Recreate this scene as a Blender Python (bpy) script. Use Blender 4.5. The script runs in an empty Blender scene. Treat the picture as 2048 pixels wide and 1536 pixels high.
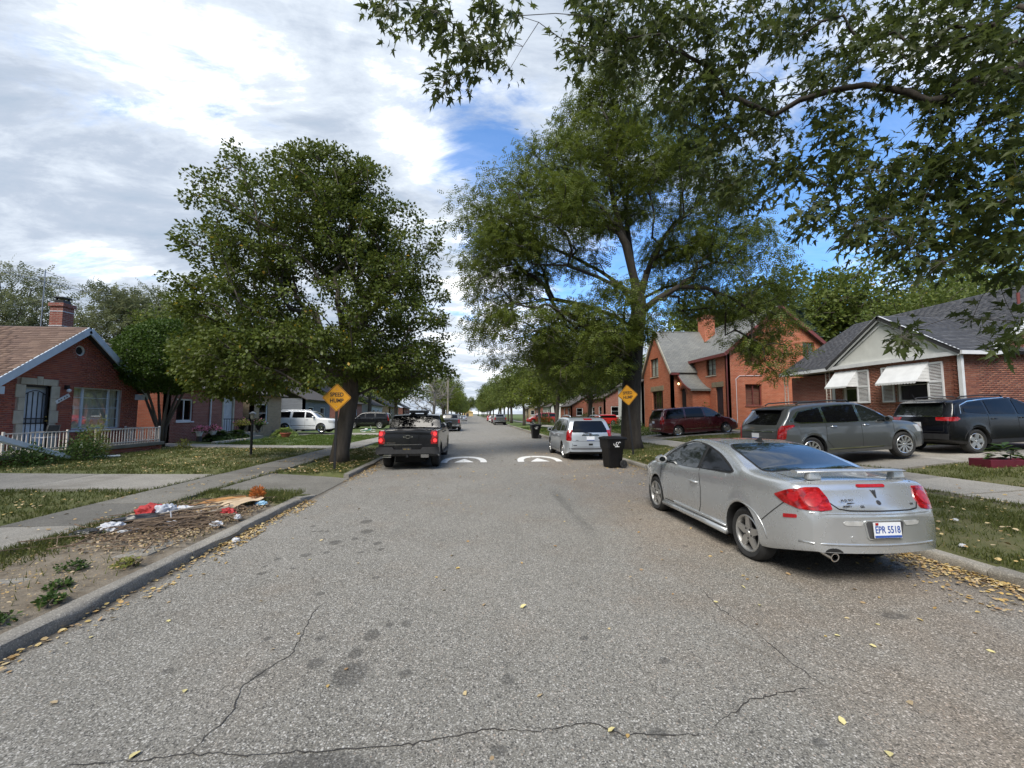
import bpy, bmesh, math, random
import numpy as np
from mathutils import Vector, Matrix, noise
from mathutils.bvhtree import BVHTree
random.seed(7)
RNG = np.random.default_rng(7)
SC = bpy.context.scene
COL = SC.collection
R = math.radians
# ------------------------------------------------------------------ camera
F_PX, CAM_H = 820.0, 1.8
PITCH = math.atan(60 / F_PX)
YAW = math.atan(79 / F_PX * math.cos(PITCH))
cam_d = bpy.data.cameras.new('camera')
cam = bpy.data.objects.new('camera', cam_d)
COL.objects.link(cam)
cam.location = (0, 0, CAM_H)
cam.rotation_euler = (math.pi / 2 + PITCH, 0, -YAW)
cam_d.sensor_width = 36.0
cam_d.lens = 36.0 * F_PX / 2048
cam_d.clip_start = 0.05
cam_d.clip_end = 6000
SC.camera = cam
SC.render.resolution_x, SC.render.resolution_y = 1024, 768
# ------------------------------------------------------------------ sky and sun
SUN_EL, SUN_AZ = R(50), R(210)          # azimuth clockwise from +Y (the street direction)
sun_vec = Vector((math.sin(SUN_AZ) * math.cos(SUN_EL), math.cos(SUN_AZ) * math.cos(SUN_EL), math.sin(SUN_EL)))
world = bpy.data.worlds.new('World')
SC.world = world
world.use_nodes = True
wn, wl = world.node_tree.nodes, world.node_tree.links
wn.clear()
def wnode(t, **kw):
 n = wn.new(t)
 for k, v in kw.items():
  setattr(n, k, v)
 return n
def wmath(op, a, b=None, clamp=False):
 n = wnode('ShaderNodeMath', operation=op, use_clamp=clamp)
 for i, v in enumerate((a, b)):
  if v is None:
   continue
  if isinstance(v, (int, float)):
   n.inputs[i].default_value = v
  else:
   wl.new(v, n.inputs[i])
 return n.outputs[0]
def build_world():
 out = wnode('ShaderNodeOutputWorld')
 bg = wnode('ShaderNodeBackground')
 bg.inputs['Strength'].default_value = 0.1
 wl.new(bg.outputs[0], out.inputs[0])
 sky = wnode('ShaderNodeTexSky', sky_type='NISHITA', sun_disc=False)
 sky.sun_elevation = SUN_EL
 sky.sun_rotation = SUN_AZ
 sky.air_density, sky.dust_density, sky.ozone_density = 1.0, 0.6, 3.0
 tc = wnode('ShaderNodeTexCoord')
 d = tc.outputs['Generated']
 sp = wnode('ShaderNodeSeparateXYZ')
 wl.new(d, sp.inputs[0])
 x, y, z = sp.outputs
 zc = wmath('ADD', wmath('MAXIMUM', z, 0.0), 0.24)
 cb = wnode('ShaderNodeCombineXYZ')
 wl.new(wmath('DIVIDE', x, zc), cb.inputs[0])
 wl.new(wmath('DIVIDE', y, zc), cb.inputs[1])
 cb.inputs[2].default_value = 3.7
 def fbm(scale, detail, rough, rot, sx, sy, dist=0.0, off=0.0):
  m = wnode('ShaderNodeMapping')
  m.inputs['Rotation'].default_value = (0, 0, rot)
  m.inputs['Scale'].default_value = (sx, sy, 1)
  m.inputs['Location'].default_value = (off, off * .7, off)
  wl.new(cb.outputs[0], m.inputs[0])
  n = wnode('ShaderNodeTexNoise')
  n.inputs['Scale'].default_value = scale
  n.inputs['Detail'].default_value = detail
  n.inputs['Roughness'].default_value = rough
  n.inputs['Distortion'].default_value = dist
  wl.new(m.outputs[0], n.inputs['Vector'])
  return n.outputs['Fac']
 def blob(v, power):
  n = wnode('ShaderNodeVectorMath', operation='DOT_PRODUCT')
  wl.new(d, n.inputs[0])
  n.inputs[1].default_value = Vector(v).normalized()
  return wmath('POWER', wmath('MAXIMUM', n.outputs['Value'], 0.0), power)
 def ramp(v, lo, hi):
  n = wnode('ShaderNodeMapRange', interpolation_type='SMOOTHSTEP')
  wl.new(v, n.inputs[0])
  n.inputs[1].default_value, n.inputs[2].default_value = lo, hi
  return n.outputs[0]
 # cover: near-solid broken cloud to the left, ragged in the middle, mostly blue to the right
 c1 = fbm(1.2, 4, 0.55, R(35), 1.0, 1.5, 0.3, 0.0)
 c2 = fbm(4.2, 9, 0.66, R(20), 0.8, 1.25, 0.4, 3.3)
 cover = wmath('ADD', wmath('MULTIPLY', c1, 0.56), wmath('MULTIPLY', c2, 0.44))
 bias = wmath('MULTIPLY', ramp(x, 0.42, -0.34), 0.185)
 bias = wmath('SUBTRACT', bias, wmath('MULTIPLY', blob((0.03, 0.82, 0.57), 110), 0.24))
 bias = wmath('SUBTRACT', bias, wmath('MULTIPLY', blob((0.62, 0.62, 0.46), 10), 0.0))
 bias = wmath('ADD', bias, wmath('MULTIPLY', blob((0.12, 0.72, 0.68), 60), 0.12))
 bias = wmath('ADD', bias, wmath('MULTIPLY', ramp(z, 0.26, 0.06), 0.16))
 c = wmath('ADD', wmath('MULTIPLY', ramp(wmath('ADD', cover, bias), 0.47, 0.63), 0.90), 0.10)
 # brightness inside the cloud: soft grey bands, sharper white breaks
 b1 = fbm(1.2, 5, 0.55, R(40), 0.7, 2.0, 0.4, 5.3)
 b2 = fbm(3.2, 9, 0.66, R(-42), 0.62, 1.3, 0.35, 9.1)
 br = wmath('ADD', wmath('MULTIPLY', b1, 0.40), wmath('MULTIPLY', b2, 0.60))
 br = wmath('ADD', br, wmath('MULTIPLY', blob((-0.44, 0.70, 0.565), 50), 0.12))
 br = wmath('ADD', br, wmath('MULTIPLY', blob((-0.13, 0.80, 0.59), 90), 0.13))
 br = wmath('ADD', br, wmath('MULTIPLY', blob((0.05, 0.99, 0.12), 30), 0.09))
 br = wmath('SUBTRACT', br, wmath('MULTIPLY', blob((-0.62, 0.68, 0.40), 8), 0.03))
 # thin edges of the clouds are the bright ones
 br = wmath('ADD', br, wmath('MULTIPLY', wmath('SUBTRACT', 1.0, ramp(wmath('ADD', cover, bias), 0.55, 0.72)), 0.10))
 cr = wnode('ShaderNodeValToRGB')
 e = cr.color_ramp.elements
 e[0].position, e[0].color = 0.40, (1.95, 2.4, 3.0, 1)
 e[1].position, e[1].color = 0.665, (6.4, 6.5, 6.6, 1)
 m1 = e.new(0.50)
 m1.color = (2.45, 2.8, 3.35, 1)
 m2 = e.new(0.60)
 m2.color = (3.6, 3.95, 4.4, 1)
 wl.new(br, cr.inputs[0])
 tint = wnode('ShaderNodeMix', data_type='RGBA', blend_type='MULTIPLY')
 tint.inputs['Factor'].default_value = 1.0
 wl.new(sky.outputs[0], tint.inputs['A'])
 tint.inputs['B'].default_value = (0.55, 0.92, 1.22, 1)
 mx = wnode('ShaderNodeMix', data_type='RGBA')
 wl.new(c, mx.inputs['Factor'])
 wl.new(tint.outputs['Result'], mx.inputs['A'])
 wl.new(cr.outputs[0], mx.inputs['B'])
 wl.new(mx.outputs['Result'], bg.inputs['Color'])
build_world()
sun_d = bpy.data.lights.new('sun', 'SUN')
sun_d.energy = 2.0
sun_d.angle = R(32)
sun_d.color = (1.0, 0.95, 0.87)
sun = bpy.data.objects.new('sun', sun_d)
COL.objects.link(sun)
sun.rotation_euler = sun_vec.to_track_quat('Z', 'Y').to_euler()
vs = SC.view_settings
vs.view_transform = 'Standard'
vs.look = 'None'
vs.gamma = 1.0
vs.use_curve_mapping = False
vs.exposure = 1.26
# ------------------------------------------------------------------ object helpers
def link(o, parent=None):
 COL.objects.link(o)
 if parent is not None:
  o.parent = parent
 return o
def tag(o, label=None, cat=None, group=None, kind=None):
 if label:
  o['label'] = label
 if cat:
  o['category'] = cat
 if group:
  o['group'] = group
 if kind:
  o['kind'] = kind
 return o
def thing(name, label, cat, loc=(0, 0, 0), rz=0.0, group=None, rot=None):
 o = bpy.data.objects.new(name, None)
 o.empty_display_size = 0.1
 COL.objects.link(o)
 o.location = loc
 o.rotation_euler = rot if rot else (0, 0, rz)
 return tag(o, label, cat, group)
def kids(o):
 return [c for c in bpy.data.objects if c.parent == o]
def copy_tree(o, loc, rz=0.0, label=None, group=None, _kids=None):
 """a thing, its parts and their sub-parts, sharing mesh data"""
 def cp(a, par):
  b = a.copy()
  COL.objects.link(b)
  b.parent = par
  for ch in list(a.children):
   cp(ch, b)
  return b
 c = cp(o, None)
 c.location = loc
 c.rotation_euler = (0, 0, rz)
 if label:
  c['label'] = label
 if group:
  c['group'] = group
 return c
def mesh_np(name, verts, faces, smooth=False):
 """faces: (n,3) or (n,4) int array"""
 verts = np.asarray(verts, np.float32)
 faces = np.asarray(faces, np.int32)
 me = bpy.data.meshes.new(name)
 me.vertices.add(len(verts))
 me.vertices.foreach_set('co', verts.ravel())
 k = faces.shape[1]
 me.loops.add(faces.size)
 me.loops.foreach_set('vertex_index', faces.ravel())
 me.polygons.add(len(faces))
 me.polygons.foreach_set('loop_start', np.arange(0, faces.size, k, dtype=np.int32))
 if smooth:
  me.polygons.foreach_set('use_smooth', np.ones(len(faces), bool))
 me.update(calc_edges=True)
 return me
def auto_uv(me):
 """u along the horizontal, v up the slope, in metres"""
 if not me.polygons:
  return
 nl = len(me.loops)
 vi = np.empty(nl, np.int32)
 me.loops.foreach_get('vertex_index', vi)
 co = np.empty(len(me.vertices) * 3, np.float32)
 me.vertices.foreach_get('co', co)
 co = co.reshape(-1, 3)[vi]
 n = np.empty(len(me.polygons) * 3, np.float32)
 me.polygons.foreach_get('normal', n)
 tot = np.empty(len(me.polygons), np.int32)
 me.polygons.foreach_get('loop_total', tot)
 n = np.repeat(n.reshape(-1, 3), tot, axis=0)
 t = np.stack([-n[:, 1], n[:, 0], np.zeros(nl)], 1)
 ln = np.linalg.norm(t, axis=1)
 flat = ln < 0.05
 t[flat] = (1, 0, 0)
 t[~flat] /= ln[~flat][:, None]
 b = np.cross(n, t)
 b[flat] = (0, 1, 0)
 uv = np.stack([(co * t).sum(1), (co * b).sum(1)], 1).astype(np.float32)
 lay = me.uv_layers.new(name='UVMap')
 lay.data.foreach_set('uv', uv.ravel())
class MB:
 """collects faces; build() links them as ONE mesh object"""
 def __init__(s):
  s.v, s.f, s.m = [], [], []
  s.mi = 0
 def add(s, vs, fs):
  o = len(s.v)
  s.v += [tuple(p) for p in vs]
  s.f += [tuple(i + o for i in f) for f in fs]
  s.m += [s.mi] * len(fs)
  return s
 def box(s, c, d, rot=None, taper=None):
  hx, hy, hz = d[0] / 2, d[1] / 2, d[2] / 2
  t = taper or (1, 1)
  p = [(-hx, -hy, -hz), (hx, -hy, -hz), (hx, hy, -hz), (-hx, hy, -hz),
  (-hx * t[0], -hy * t[1], hz), (hx * t[0], -hy * t[1], hz), (hx * t[0], hy * t[1], hz), (-hx * t[0], hy * t[1], hz)]
  if rot is not None:
   p = [rot @ Vector(q) for q in p]
  p = [(q[0] + c[0], q[1] + c[1], q[2] + c[2]) for q in p]
  return s.add(p, [(0, 3, 2, 1), (4, 5, 6, 7), (0, 1, 5, 4), (1, 2, 6, 5), (2, 3, 7, 6), (3, 0, 4, 7)])
 def b2(s, lo, hi):
  return s.box([(a + b) / 2 for a, b in zip(lo, hi)], [abs(b - a) for a, b in zip(lo, hi)])
 def bar(s, p, q, w, h=None, up=(0, 0, 1)):
  p, q = Vector(p), Vector(q)
  d = (q - p)
  L = d.length
  if L < 1e-6:
   return s
  d /= L
  u = Vector(up)
  if abs(d.dot(u)) > 0.98:
   u = Vector((1, 0, 0))
  r = d.cross(u).normalized()
  u = r.cross(d)
  rot = Matrix((r, d, u)).transposed()
  return s.box((p + q) / 2, (w, L, h or w), rot)
 def tube(s, pts, rad, n=8, cap=True):
  pts = [Vector(p) for p in pts]
  if not hasattr(rad, '__len__'):
   rad = [rad] * len(pts)
  o = len(s.v)
  ref = None
  for i, p in enumerate(pts):
   d = (pts[min(i + 1, len(pts) - 1)] - pts[max(i - 1, 0)])
   if d.length < 1e-9:
    d = Vector((0, 0, 1))
   d.normalize()
   if ref is None:
    ref = d.orthogonal().normalized()
   ref = (ref - d * ref.dot(d))
   ref = ref.normalized() if ref.length > 1e-6 else d.orthogonal().normalized()
   b = d.cross(ref)
   for k in range(n):
    a = 2 * math.pi * k / n
    s.v.append(tuple(p + (ref * math.cos(a) + b * math.sin(a)) * rad[i]))
  for i in range(len(pts) - 1):
   for k in range(n):
    a, b_ = o + i * n + k, o + i * n + (k + 1) % n
    s.f.append((a, b_, b_ + n, a + n))
    s.m.append(s.mi)
  if cap:
   s.f.append(tuple(o + k for k in range(n))[::-1])
   s.f.append(tuple(o + (len(pts) - 1) * n + k for k in range(n)))
   s.m += [s.mi] * 2
  return s
 def lathe(s, prof, c=(0, 0, 0), axis='z', n=24, cap=False):
  """prof: (r, h) pairs along the axis"""
  o = len(s.v)
  for r, h in prof:
   for k in range(n):
    a = 2 * math.pi * k / n
    x, y = r * math.cos(a), r * math.sin(a)
    p = (x, y, h) if axis == 'z' else (h, x, y) if axis == 'x' else (y, h, x)
    s.v.append((p[0] + c[0], p[1] + c[1], p[2] + c[2]))
  for i in range(len(prof) - 1):
   for k in range(n):
    a, b = o + i * n + k, o + i * n + (k + 1) % n
    s.f.append((a, b, b + n, a + n))
    s.m.append(s.mi)
  if cap:
   s.f.append(tuple(o + k for k in range(n))[::-1])
   s.f.append(tuple(o + (len(prof) - 1) * n + k for k in range(n)))
   s.m += [s.mi] * 2
  return s
 def prism(s, poly, axis, a, b):
  """poly in the plane across axis (x: (y,z), y: (x,z), z: (x,y)), from a to b along it"""
  def P(q, t):
   return (t, q[0], q[1]) if axis == 'x' else (q[0], t, q[1]) if axis == 'y' else (q[0], q[1], t)
  n = len(poly)
  s.add([P(q, a) for q in poly] + [P(q, b) for q in poly],
  [tuple(range(n))[::-1], tuple(range(n, 2 * n))] + [(i, (i + 1) % n, n + (i + 1) % n, n + i) for i in range(n)])
  return s
 def slab(s, quad, th):
  """a sheet through 4 (or more) corners, thickened downwards along its normal"""
  q = [Vector(p) for p in quad]
  nrm = (q[1] - q[0]).cross(q[2] - q[0]).normalized()
  if nrm.z < 0:
   q = q[::-1]
   nrm = -nrm
  n = len(q)
  s.add(q + [p - nrm * th for p in q],
  [tuple(range(n)), tuple(range(n, 2 * n))[::-1]] + [(i, n + i, n + (i + 1) % n, (i + 1) % n) for i in range(n)])
  return s
 def grid(s, P):
  """P: rows of points"""
  o = len(s.v)
  nr, nc = len(P), len(P[0])
  for r_ in P:
   s.v += [tuple(p) for p in r_]
  for i in range(nr - 1):
   for j in range(nc - 1):
    a = o + i * nc + j
    s.f.append((a, a + 1, a + nc + 1, a + nc))
    s.m.append(s.mi)
  return s
 def mesh(s, name, smooth=False, fix=True, uv=True):
  me = bpy.data.meshes.new(name)
  me.from_pydata(s.v, [], s.f)
  if any(s.m):
   me.polygons.foreach_set('material_index', s.m)
  if fix:
   bm = bmesh.new()
   bm.from_mesh(me)
   bmesh.ops.recalc_face_normals(bm, faces=bm.faces)
   bm.to_mesh(me)
   bm.free()
  if smooth:
   me.polygons.foreach_set('use_smooth', [True] * len(me.polygons))
   if smooth != 'all':
    me.set_sharp_from_angle(angle=R(38))
  me.update()
  if uv:
   auto_uv(me)
  return me
 def build(s, name, mat, parent=None, smooth=False, loc=None, bevel=0.0, fix=True):
  me = s.mesh(name, smooth, fix)
  for m in (mat if isinstance(mat, (list, tuple)) else [mat]):
   me.materials.append(m)
  o = link(bpy.data.objects.new(name, me), parent)
  if loc is not None:
   o.location = loc
  if bevel:
   bv = o.modifiers.new('bevel', 'BEVEL')
   bv.width = bevel
   bv.segments = 2
   bv.limit_method = 'ANGLE'
  return o
def obj(name, me, mat, parent=None, loc=(0, 0, 0)):
 if mat is not None:
  for m in (mat if isinstance(mat, (list, tuple)) else [mat]):
   me.materials.append(m)
 o = link(bpy.data.objects.new(name, me), parent)
 o.location = loc
 return o
# ------------------------------------------------------------------ materials
class NT:
 def __init__(s, name):
  s.mat = bpy.data.materials.new(name)
  s.mat.use_nodes = True
  s.n, s.l = s.mat.node_tree.nodes, s.mat.node_tree.links
  s.bsdf = s.n['Principled BSDF']
  s._tc = None
 def node(s, t, **kw):
  n = s.n.new(t)
  for k, v in kw.items():
   setattr(n, k, v)
  return n
 def set(s, sock, v):
  if isinstance(v, bpy.types.NodeSocket):
   s.l.new(v, sock)
  else:
   if isinstance(v, (tuple, list)) and len(v) == 3 and sock.type == 'RGBA':
    v = (*v, 1)
   sock.default_value = v
 def coord(s, which='Object'):
  if s._tc is None:
   s._tc = s.node('ShaderNodeTexCoord')
  return s._tc.outputs[which]
 def uv(s):
  n = s.node('ShaderNodeUVMap')
  n.uv_map = 'UVMap'
  return n.outputs[0]
 def attr(s, name):
  n = s.node('ShaderNodeAttribute')
  n.attribute_name = name
  return n.outputs['Fac']
 def math(s, op, a, b=0.0, clamp=False):
  n = s.node('ShaderNodeMath', operation=op, use_clamp=clamp)
  s.set(n.inputs[0], a)
  s.set(n.inputs[1], b)
  return n.outputs[0]
 def noise(s, scale, detail=4, rough=0.6, vec=None, stretch=None, dist=0.0, out='Fac'):
  n = s.node('ShaderNodeTexNoise')
  n.inputs['Scale'].default_value = scale
  n.inputs['Detail'].default_value = detail
  n.inputs['Roughness'].default_value = rough
  n.inputs['Distortion'].default_value = dist
  v = vec if vec is not None else s.coord()
  if stretch:
   m = s.node('ShaderNodeMapping')
   m.inputs['Scale'].default_value = stretch
   s.l.new(v, m.inputs[0])
   v = m.outputs[0]
  s.l.new(v, n.inputs['Vector'])
  return n.outputs[out]
 def voronoi(s, scale, vec=None, feature='F1', out='Distance', rnd=1.0):
  n = s.node('ShaderNodeTexVoronoi', feature=feature)
  n.inputs['Scale'].default_value = scale
  n.inputs['Randomness'].default_value = rnd
  s.l.new(vec if vec is not None else s.coord(), n.inputs['Vector'])
  return n.outputs[out]
 def step(s, v, lo, hi, a=0.0, b=1.0):
  n = s.node('ShaderNodeMapRange', interpolation_type='SMOOTHSTEP')
  s.l.new(v, n.inputs[0])
  n.inputs[1].default_value, n.inputs[2].default_value = lo, hi
  n.inputs[3].default_value, n.inputs[4].default_value = a, b
  return n.outputs[0]
 def ramp(s, v, stops):
  n = s.node('ShaderNodeValToRGB')
  e = n.color_ramp.elements
  while len(e) < len(stops):
   e.new(0.5)
  for el, (p, c) in zip(e, stops):
   el.position, el.color = p, (*c, 1)
  s.l.new(v, n.inputs[0])
  return n.outputs[0]
 def mix(s, fac, a, b, mode='MIX'):
  n = s.node('ShaderNodeMix', data_type='RGBA', blend_type=mode)
  s.set(n.inputs['Factor'], fac)
  s.set(n.inputs['A'], a)
  s.set(n.inputs['B'], b)
  return n.outputs['Result']
 def bump(s, h, strength=0.3, dist=0.01, normal=None):
  n = s.node('ShaderNodeBump')
  n.inputs['Strength'].default_value = strength
  n.inputs['Distance'].default_value = dist
  s.l.new(h, n.inputs['Height'])
  if normal is not None:
   s.l.new(normal, n.inputs['Normal'])
  return n.outputs[0]
 def out(s, color=None, rough=None, normal=None, **kw):
  b = s.bsdf
  if color is not None:
   s.set(b.inputs['Base Color'], color)
  if rough is not None:
   s.set(b.inputs['Roughness'], rough)
  if normal is not None:
   s.l.new(normal, b.inputs['Normal'])
  for k, v in kw.items():
   s.set(b.inputs[k.replace('_', ' ')], v)
  return s.mat
M = {}
def pm(name, col, rough=0.6, var=0.25, scale=6.0, bump=0.0, bscale=60.0, **kw):
 """plain procedural material: noise-varied colour, fine relief"""
 t = NT(name)
 n = t.noise(scale, 5, 0.6)
 c0 = tuple(max(0, c * (1 - var)) for c in col)
 c1 = tuple(min(1, c * (1 + var)) for c in col)
 c = t.ramp(n, [(0.3, c0), (0.7, c1)])
 nm = t.bump(t.noise(bscale, 4, 0.65), bump, 0.01) if bump else None
 M[name] = t.out(c, rough, nm, **kw)
 return M[name]
def paint(name, col, metal=0.0, rough=0.35, coat=1.0, flake=0.0):
 t = NT(name)
 n = t.noise(3.0, 6, 0.65)
 dirt = t.step(n, 0.55, 0.85, 0.0, 0.10)
 c = t.mix(dirt, col, (0.25, 0.22, 0.18))
 if flake:
  c = t.mix(t.math('MULTIPLY', t.voronoi(900, out='Color') if False else t.noise(700, 1, 0.5), flake), c, (0.9, 0.9, 0.92))
 M[name] = t.out(c, t.math('ADD', t.math('MULTIPLY', n, 0.12), rough - 0.06), None, Metallic=metal, Coat_Weight=coat, Coat_Roughness=0.05)
 return M[name]
def leafmat(name, c0, c1, c2=None, trans=0.25, rough=0.5, by='island'):
 t = NT(name)
 g = t.node('ShaderNodeNewGeometry') if by == 'island' else t.node('ShaderNodeObjectInfo')
 rnd = g.outputs['Random Per Island'] if by == 'island' else g.outputs['Random']
 st = [(0.0, c0), (0.80 if c2 else 1.0, c1)]
 if c2:
  st += [(0.990, c1), (0.997, c2)]
 c = t.ramp(rnd, st)
 big = t.noise(0.55, 3, 0.5)
 c = t.mix(t.step(big, 0.35, 0.65, 0.0, 0.35), c, tuple(a * 0.55 for a in c1))
 t.out(c, rough, None, Specular_IOR_Level=0.22)
 tr = t.node('ShaderNodeBsdfTranslucent')
 t.l.new(t.mix(0.5, c, tuple(min(1, a * 1.8) for a in c1)), tr.inputs['Color'])
 mx = t.node('ShaderNodeMixShader')
 mx.inputs[0].default_value = trans
 t.l.new(t.bsdf.outputs[0], mx.inputs[1])
 t.l.new(tr.outputs[0], mx.inputs[2])
 t.l.new(mx.outputs[0], t.n['Material Output'].inputs[0])
 M[name] = t.mat
 return t.mat
def pal(name, cols, by='island', rough=0.7, **kw):
 """a palette picked at random per piece"""
 t = NT(name)
 if by == 'island':
  rnd = t.node('ShaderNodeNewGeometry').outputs['Random Per Island']
 else:
  rnd = t.node('ShaderNodeObjectInfo').outputs['Random']
 n = len(cols)
 c = t.ramp(rnd, [((i + .5) / n, c) for i, c in enumerate(cols)])
 c = t.mix(t.step(t.noise(14, 5, 0.65), 0.3, 0.75, 0.0, 0.45), c, tuple(a * 0.55 for a in cols[0]))
 M[name] = t.out(c, rough, t.bump(t.noise(90, 4, 0.7), 0.35, 0.004), **kw)
 return M[name]
def wall_brick(name, c1, c2, mortar, bw=0.215, bh=0.075, ms=0.010):
 """brickwork too far away to tell the bricks apart"""
 t = NT(name)
 b = t.node('ShaderNodeTexBrick')
 t.l.new(t.uv(), b.inputs['Vector'])
 for k, v in (('Color1', c1), ('Color2', c2), ('Mortar', mortar)):
  b.inputs[k].default_value = (*v, 1)
 b.inputs['Scale'].default_value = 1.0
 b.inputs['Mortar Size'].default_value = ms
 b.inputs['Brick Width'].default_value = bw
 b.inputs['Row Height'].default_value = bh
 b.inputs['Bias'].default_value = -0.2
 c = t.mix(t.step(t.noise(1.1, 8, 0.75), 0.3, 0.75, 0.0, 0.50), b.outputs['Color'], tuple(a * 0.6 for a in c1))
 c = t.mix(t.step(t.noise(1.0, 5, 0.7, vec=t.uv(), stretch=(1.6, 11, 1)), 0.45, 0.66, 0.0, 0.55), c, tuple(a * 0.52 for a in c1))
 c = t.mix(t.step(t.noise(1.0, 5, 0.7, vec=t.uv(), stretch=(2.3, 13, 4)), 0.56, 0.72, 0.0, 0.40), c, mortar)
 nm = t.bump(b.outputs['Fac'], 0.6, -0.006)
 M[name] = t.out(c, 0.85, nm)
 return M[name]
def roof_mat(name, c1, c2, gap):
 t = NT(name)
 b = t.node('ShaderNodeTexBrick')
 t.l.new(t.uv(), b.inputs['Vector'])
 for k, v in (('Color1', c1), ('Color2', c2), ('Mortar', gap)):
  b.inputs[k].default_value = (*v, 1)
 b.inputs['Scale'].default_value = 1.0
 b.inputs['Mortar Size'].default_value = 0.012
 b.inputs['Brick Width'].default_value = 0.32
 b.inputs['Row Height'].default_value = 0.15
 c = t.mix(t.step(t.noise(0.9, 6, 0.7), 0.3, 0.7, 0.0, 0.35), b.outputs['Color'], gap)
 M[name] = t.out(c, 0.9, t.bump(b.outputs['Fac'], 0.5, -0.006))
 return M[name]
def text_obj(name, s, size, mat, parent, loc, rot, depth=0.002, align='CENTER', sx=1.0, bold=0.0):
 cu = bpy.data.curves.new(name, 'FONT')
 cu.body = s
 cu.size = size
 cu.extrude = depth
 cu.offset = bold
 cu.align_x = align
 cu.align_y = 'CENTER'
 o = bpy.data.objects.new(name, cu)
 dg = bpy.context.evaluated_depsgraph_get()
 COL.objects.link(o)
 dg.update()
 me = bpy.data.meshes.new_from_object(o.evaluated_get(dg))
 COL.objects.unlink(o)
 bpy.data.objects.remove(o)
 me.name = name
 me.materials.clear()
 me.materials.append(mat)
 t = link(bpy.data.objects.new(name, me), parent)
 t.location = loc
 t.rotation_euler = rot
 t.scale = (sx, 1, 1)
 return t
def ss(a, b, x):
 t = np.clip((np.asarray(x, float) - a) / (b - a), 0, 1)
 return t * t * (3 - 2 * t)
def vnoise(x, y, seed=0):
 """cheap smooth 2-D value noise on arrays, 0..1"""
 x = np.asarray(x, float)
 y = np.asarray(y, float)
 xi, yi = np.floor(x).astype(np.int64), np.floor(y).astype(np.int64)
 xf, yf = x - xi, y - yi
 def h(a, b):
  n = (a * 374761393 + b * 668265263 + seed * 974711) & 0x7fffffff
  n = ((n ^ (n >> 13)) * 1274126177) & 0x7fffffff
  return ((n ^ (n >> 16)) & 0xffff) / 65535.0
 u, v = xf * xf * (3 - 2 * xf), yf * yf * (3 - 2 * yf)
 return (h(xi, yi) * (1 - u) + h(xi + 1, yi) * u) * (1 - v) + (h(xi, yi + 1) * (1 - u) + h(xi + 1, yi + 1) * u) * v
def fbm(x, y, oct=4, seed=0):
 s, a, t = 0, 0.5, 0
 for i in range(oct):
  s = s + a * vnoise(x * 2 ** i, y * 2 ** i, seed + i)
  t += a
  a *= 0.5
 return s / t
# ------------------------------------------------------------------ ground, road, pavements
XL, XR = -3.42, 5.62           # kerb faces
def ground_z(x, y):
 x = np.asarray(x, float)
 y = np.asarray(y, float)
 l = np.interp(-x, [3.5, 5.2, 6.6, 10, 13, 16, 40], [0.135, 0.15, 0.15, 0.20, 0.27, 0.36, 0.45])
 l = l * (1 - 0.55 * ss(24, 34, y))
 r = np.interp(x, [5.7, 8.6, 10.4, 12.3, 15, 18, 40], [0.135, 0.25, 0.32, 0.50, 0.66, 0.80, 0.95])
 r = np.where(y > 30, 0.135 + (r - 0.135) * (1 - 0.6 * ss(30, 48, y)), r)
 return np.where(x < 1, l, r)
def gz(x, y):
 return float(ground_z(x, y))
PAVED = [  # x0, x1, y0, y1
(-6.87, -5.53, -12, 320), (-34, -3.40, 9.75, 12.05), (-15.2, -3.40, 20.5, 22.1), (-30, -3.40, 35.0, 38.2), (-30, -3.4, 48.5, 51.5),
(9.13, 10.77, -12, 320), (5.60, 34, 9.7, 12.9), (5.60, 17, 22.7, 25.7), (5.60, 30, 52, 55)]
def paved(x, y, pad=0.0):
 r = np.zeros(np.shape(x), bool)
 for a, b, c, d in PAVED:
  r |= (x > a - pad) & (x < b + pad) & (y > c - pad) & (y < d + pad)
 return r
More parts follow.
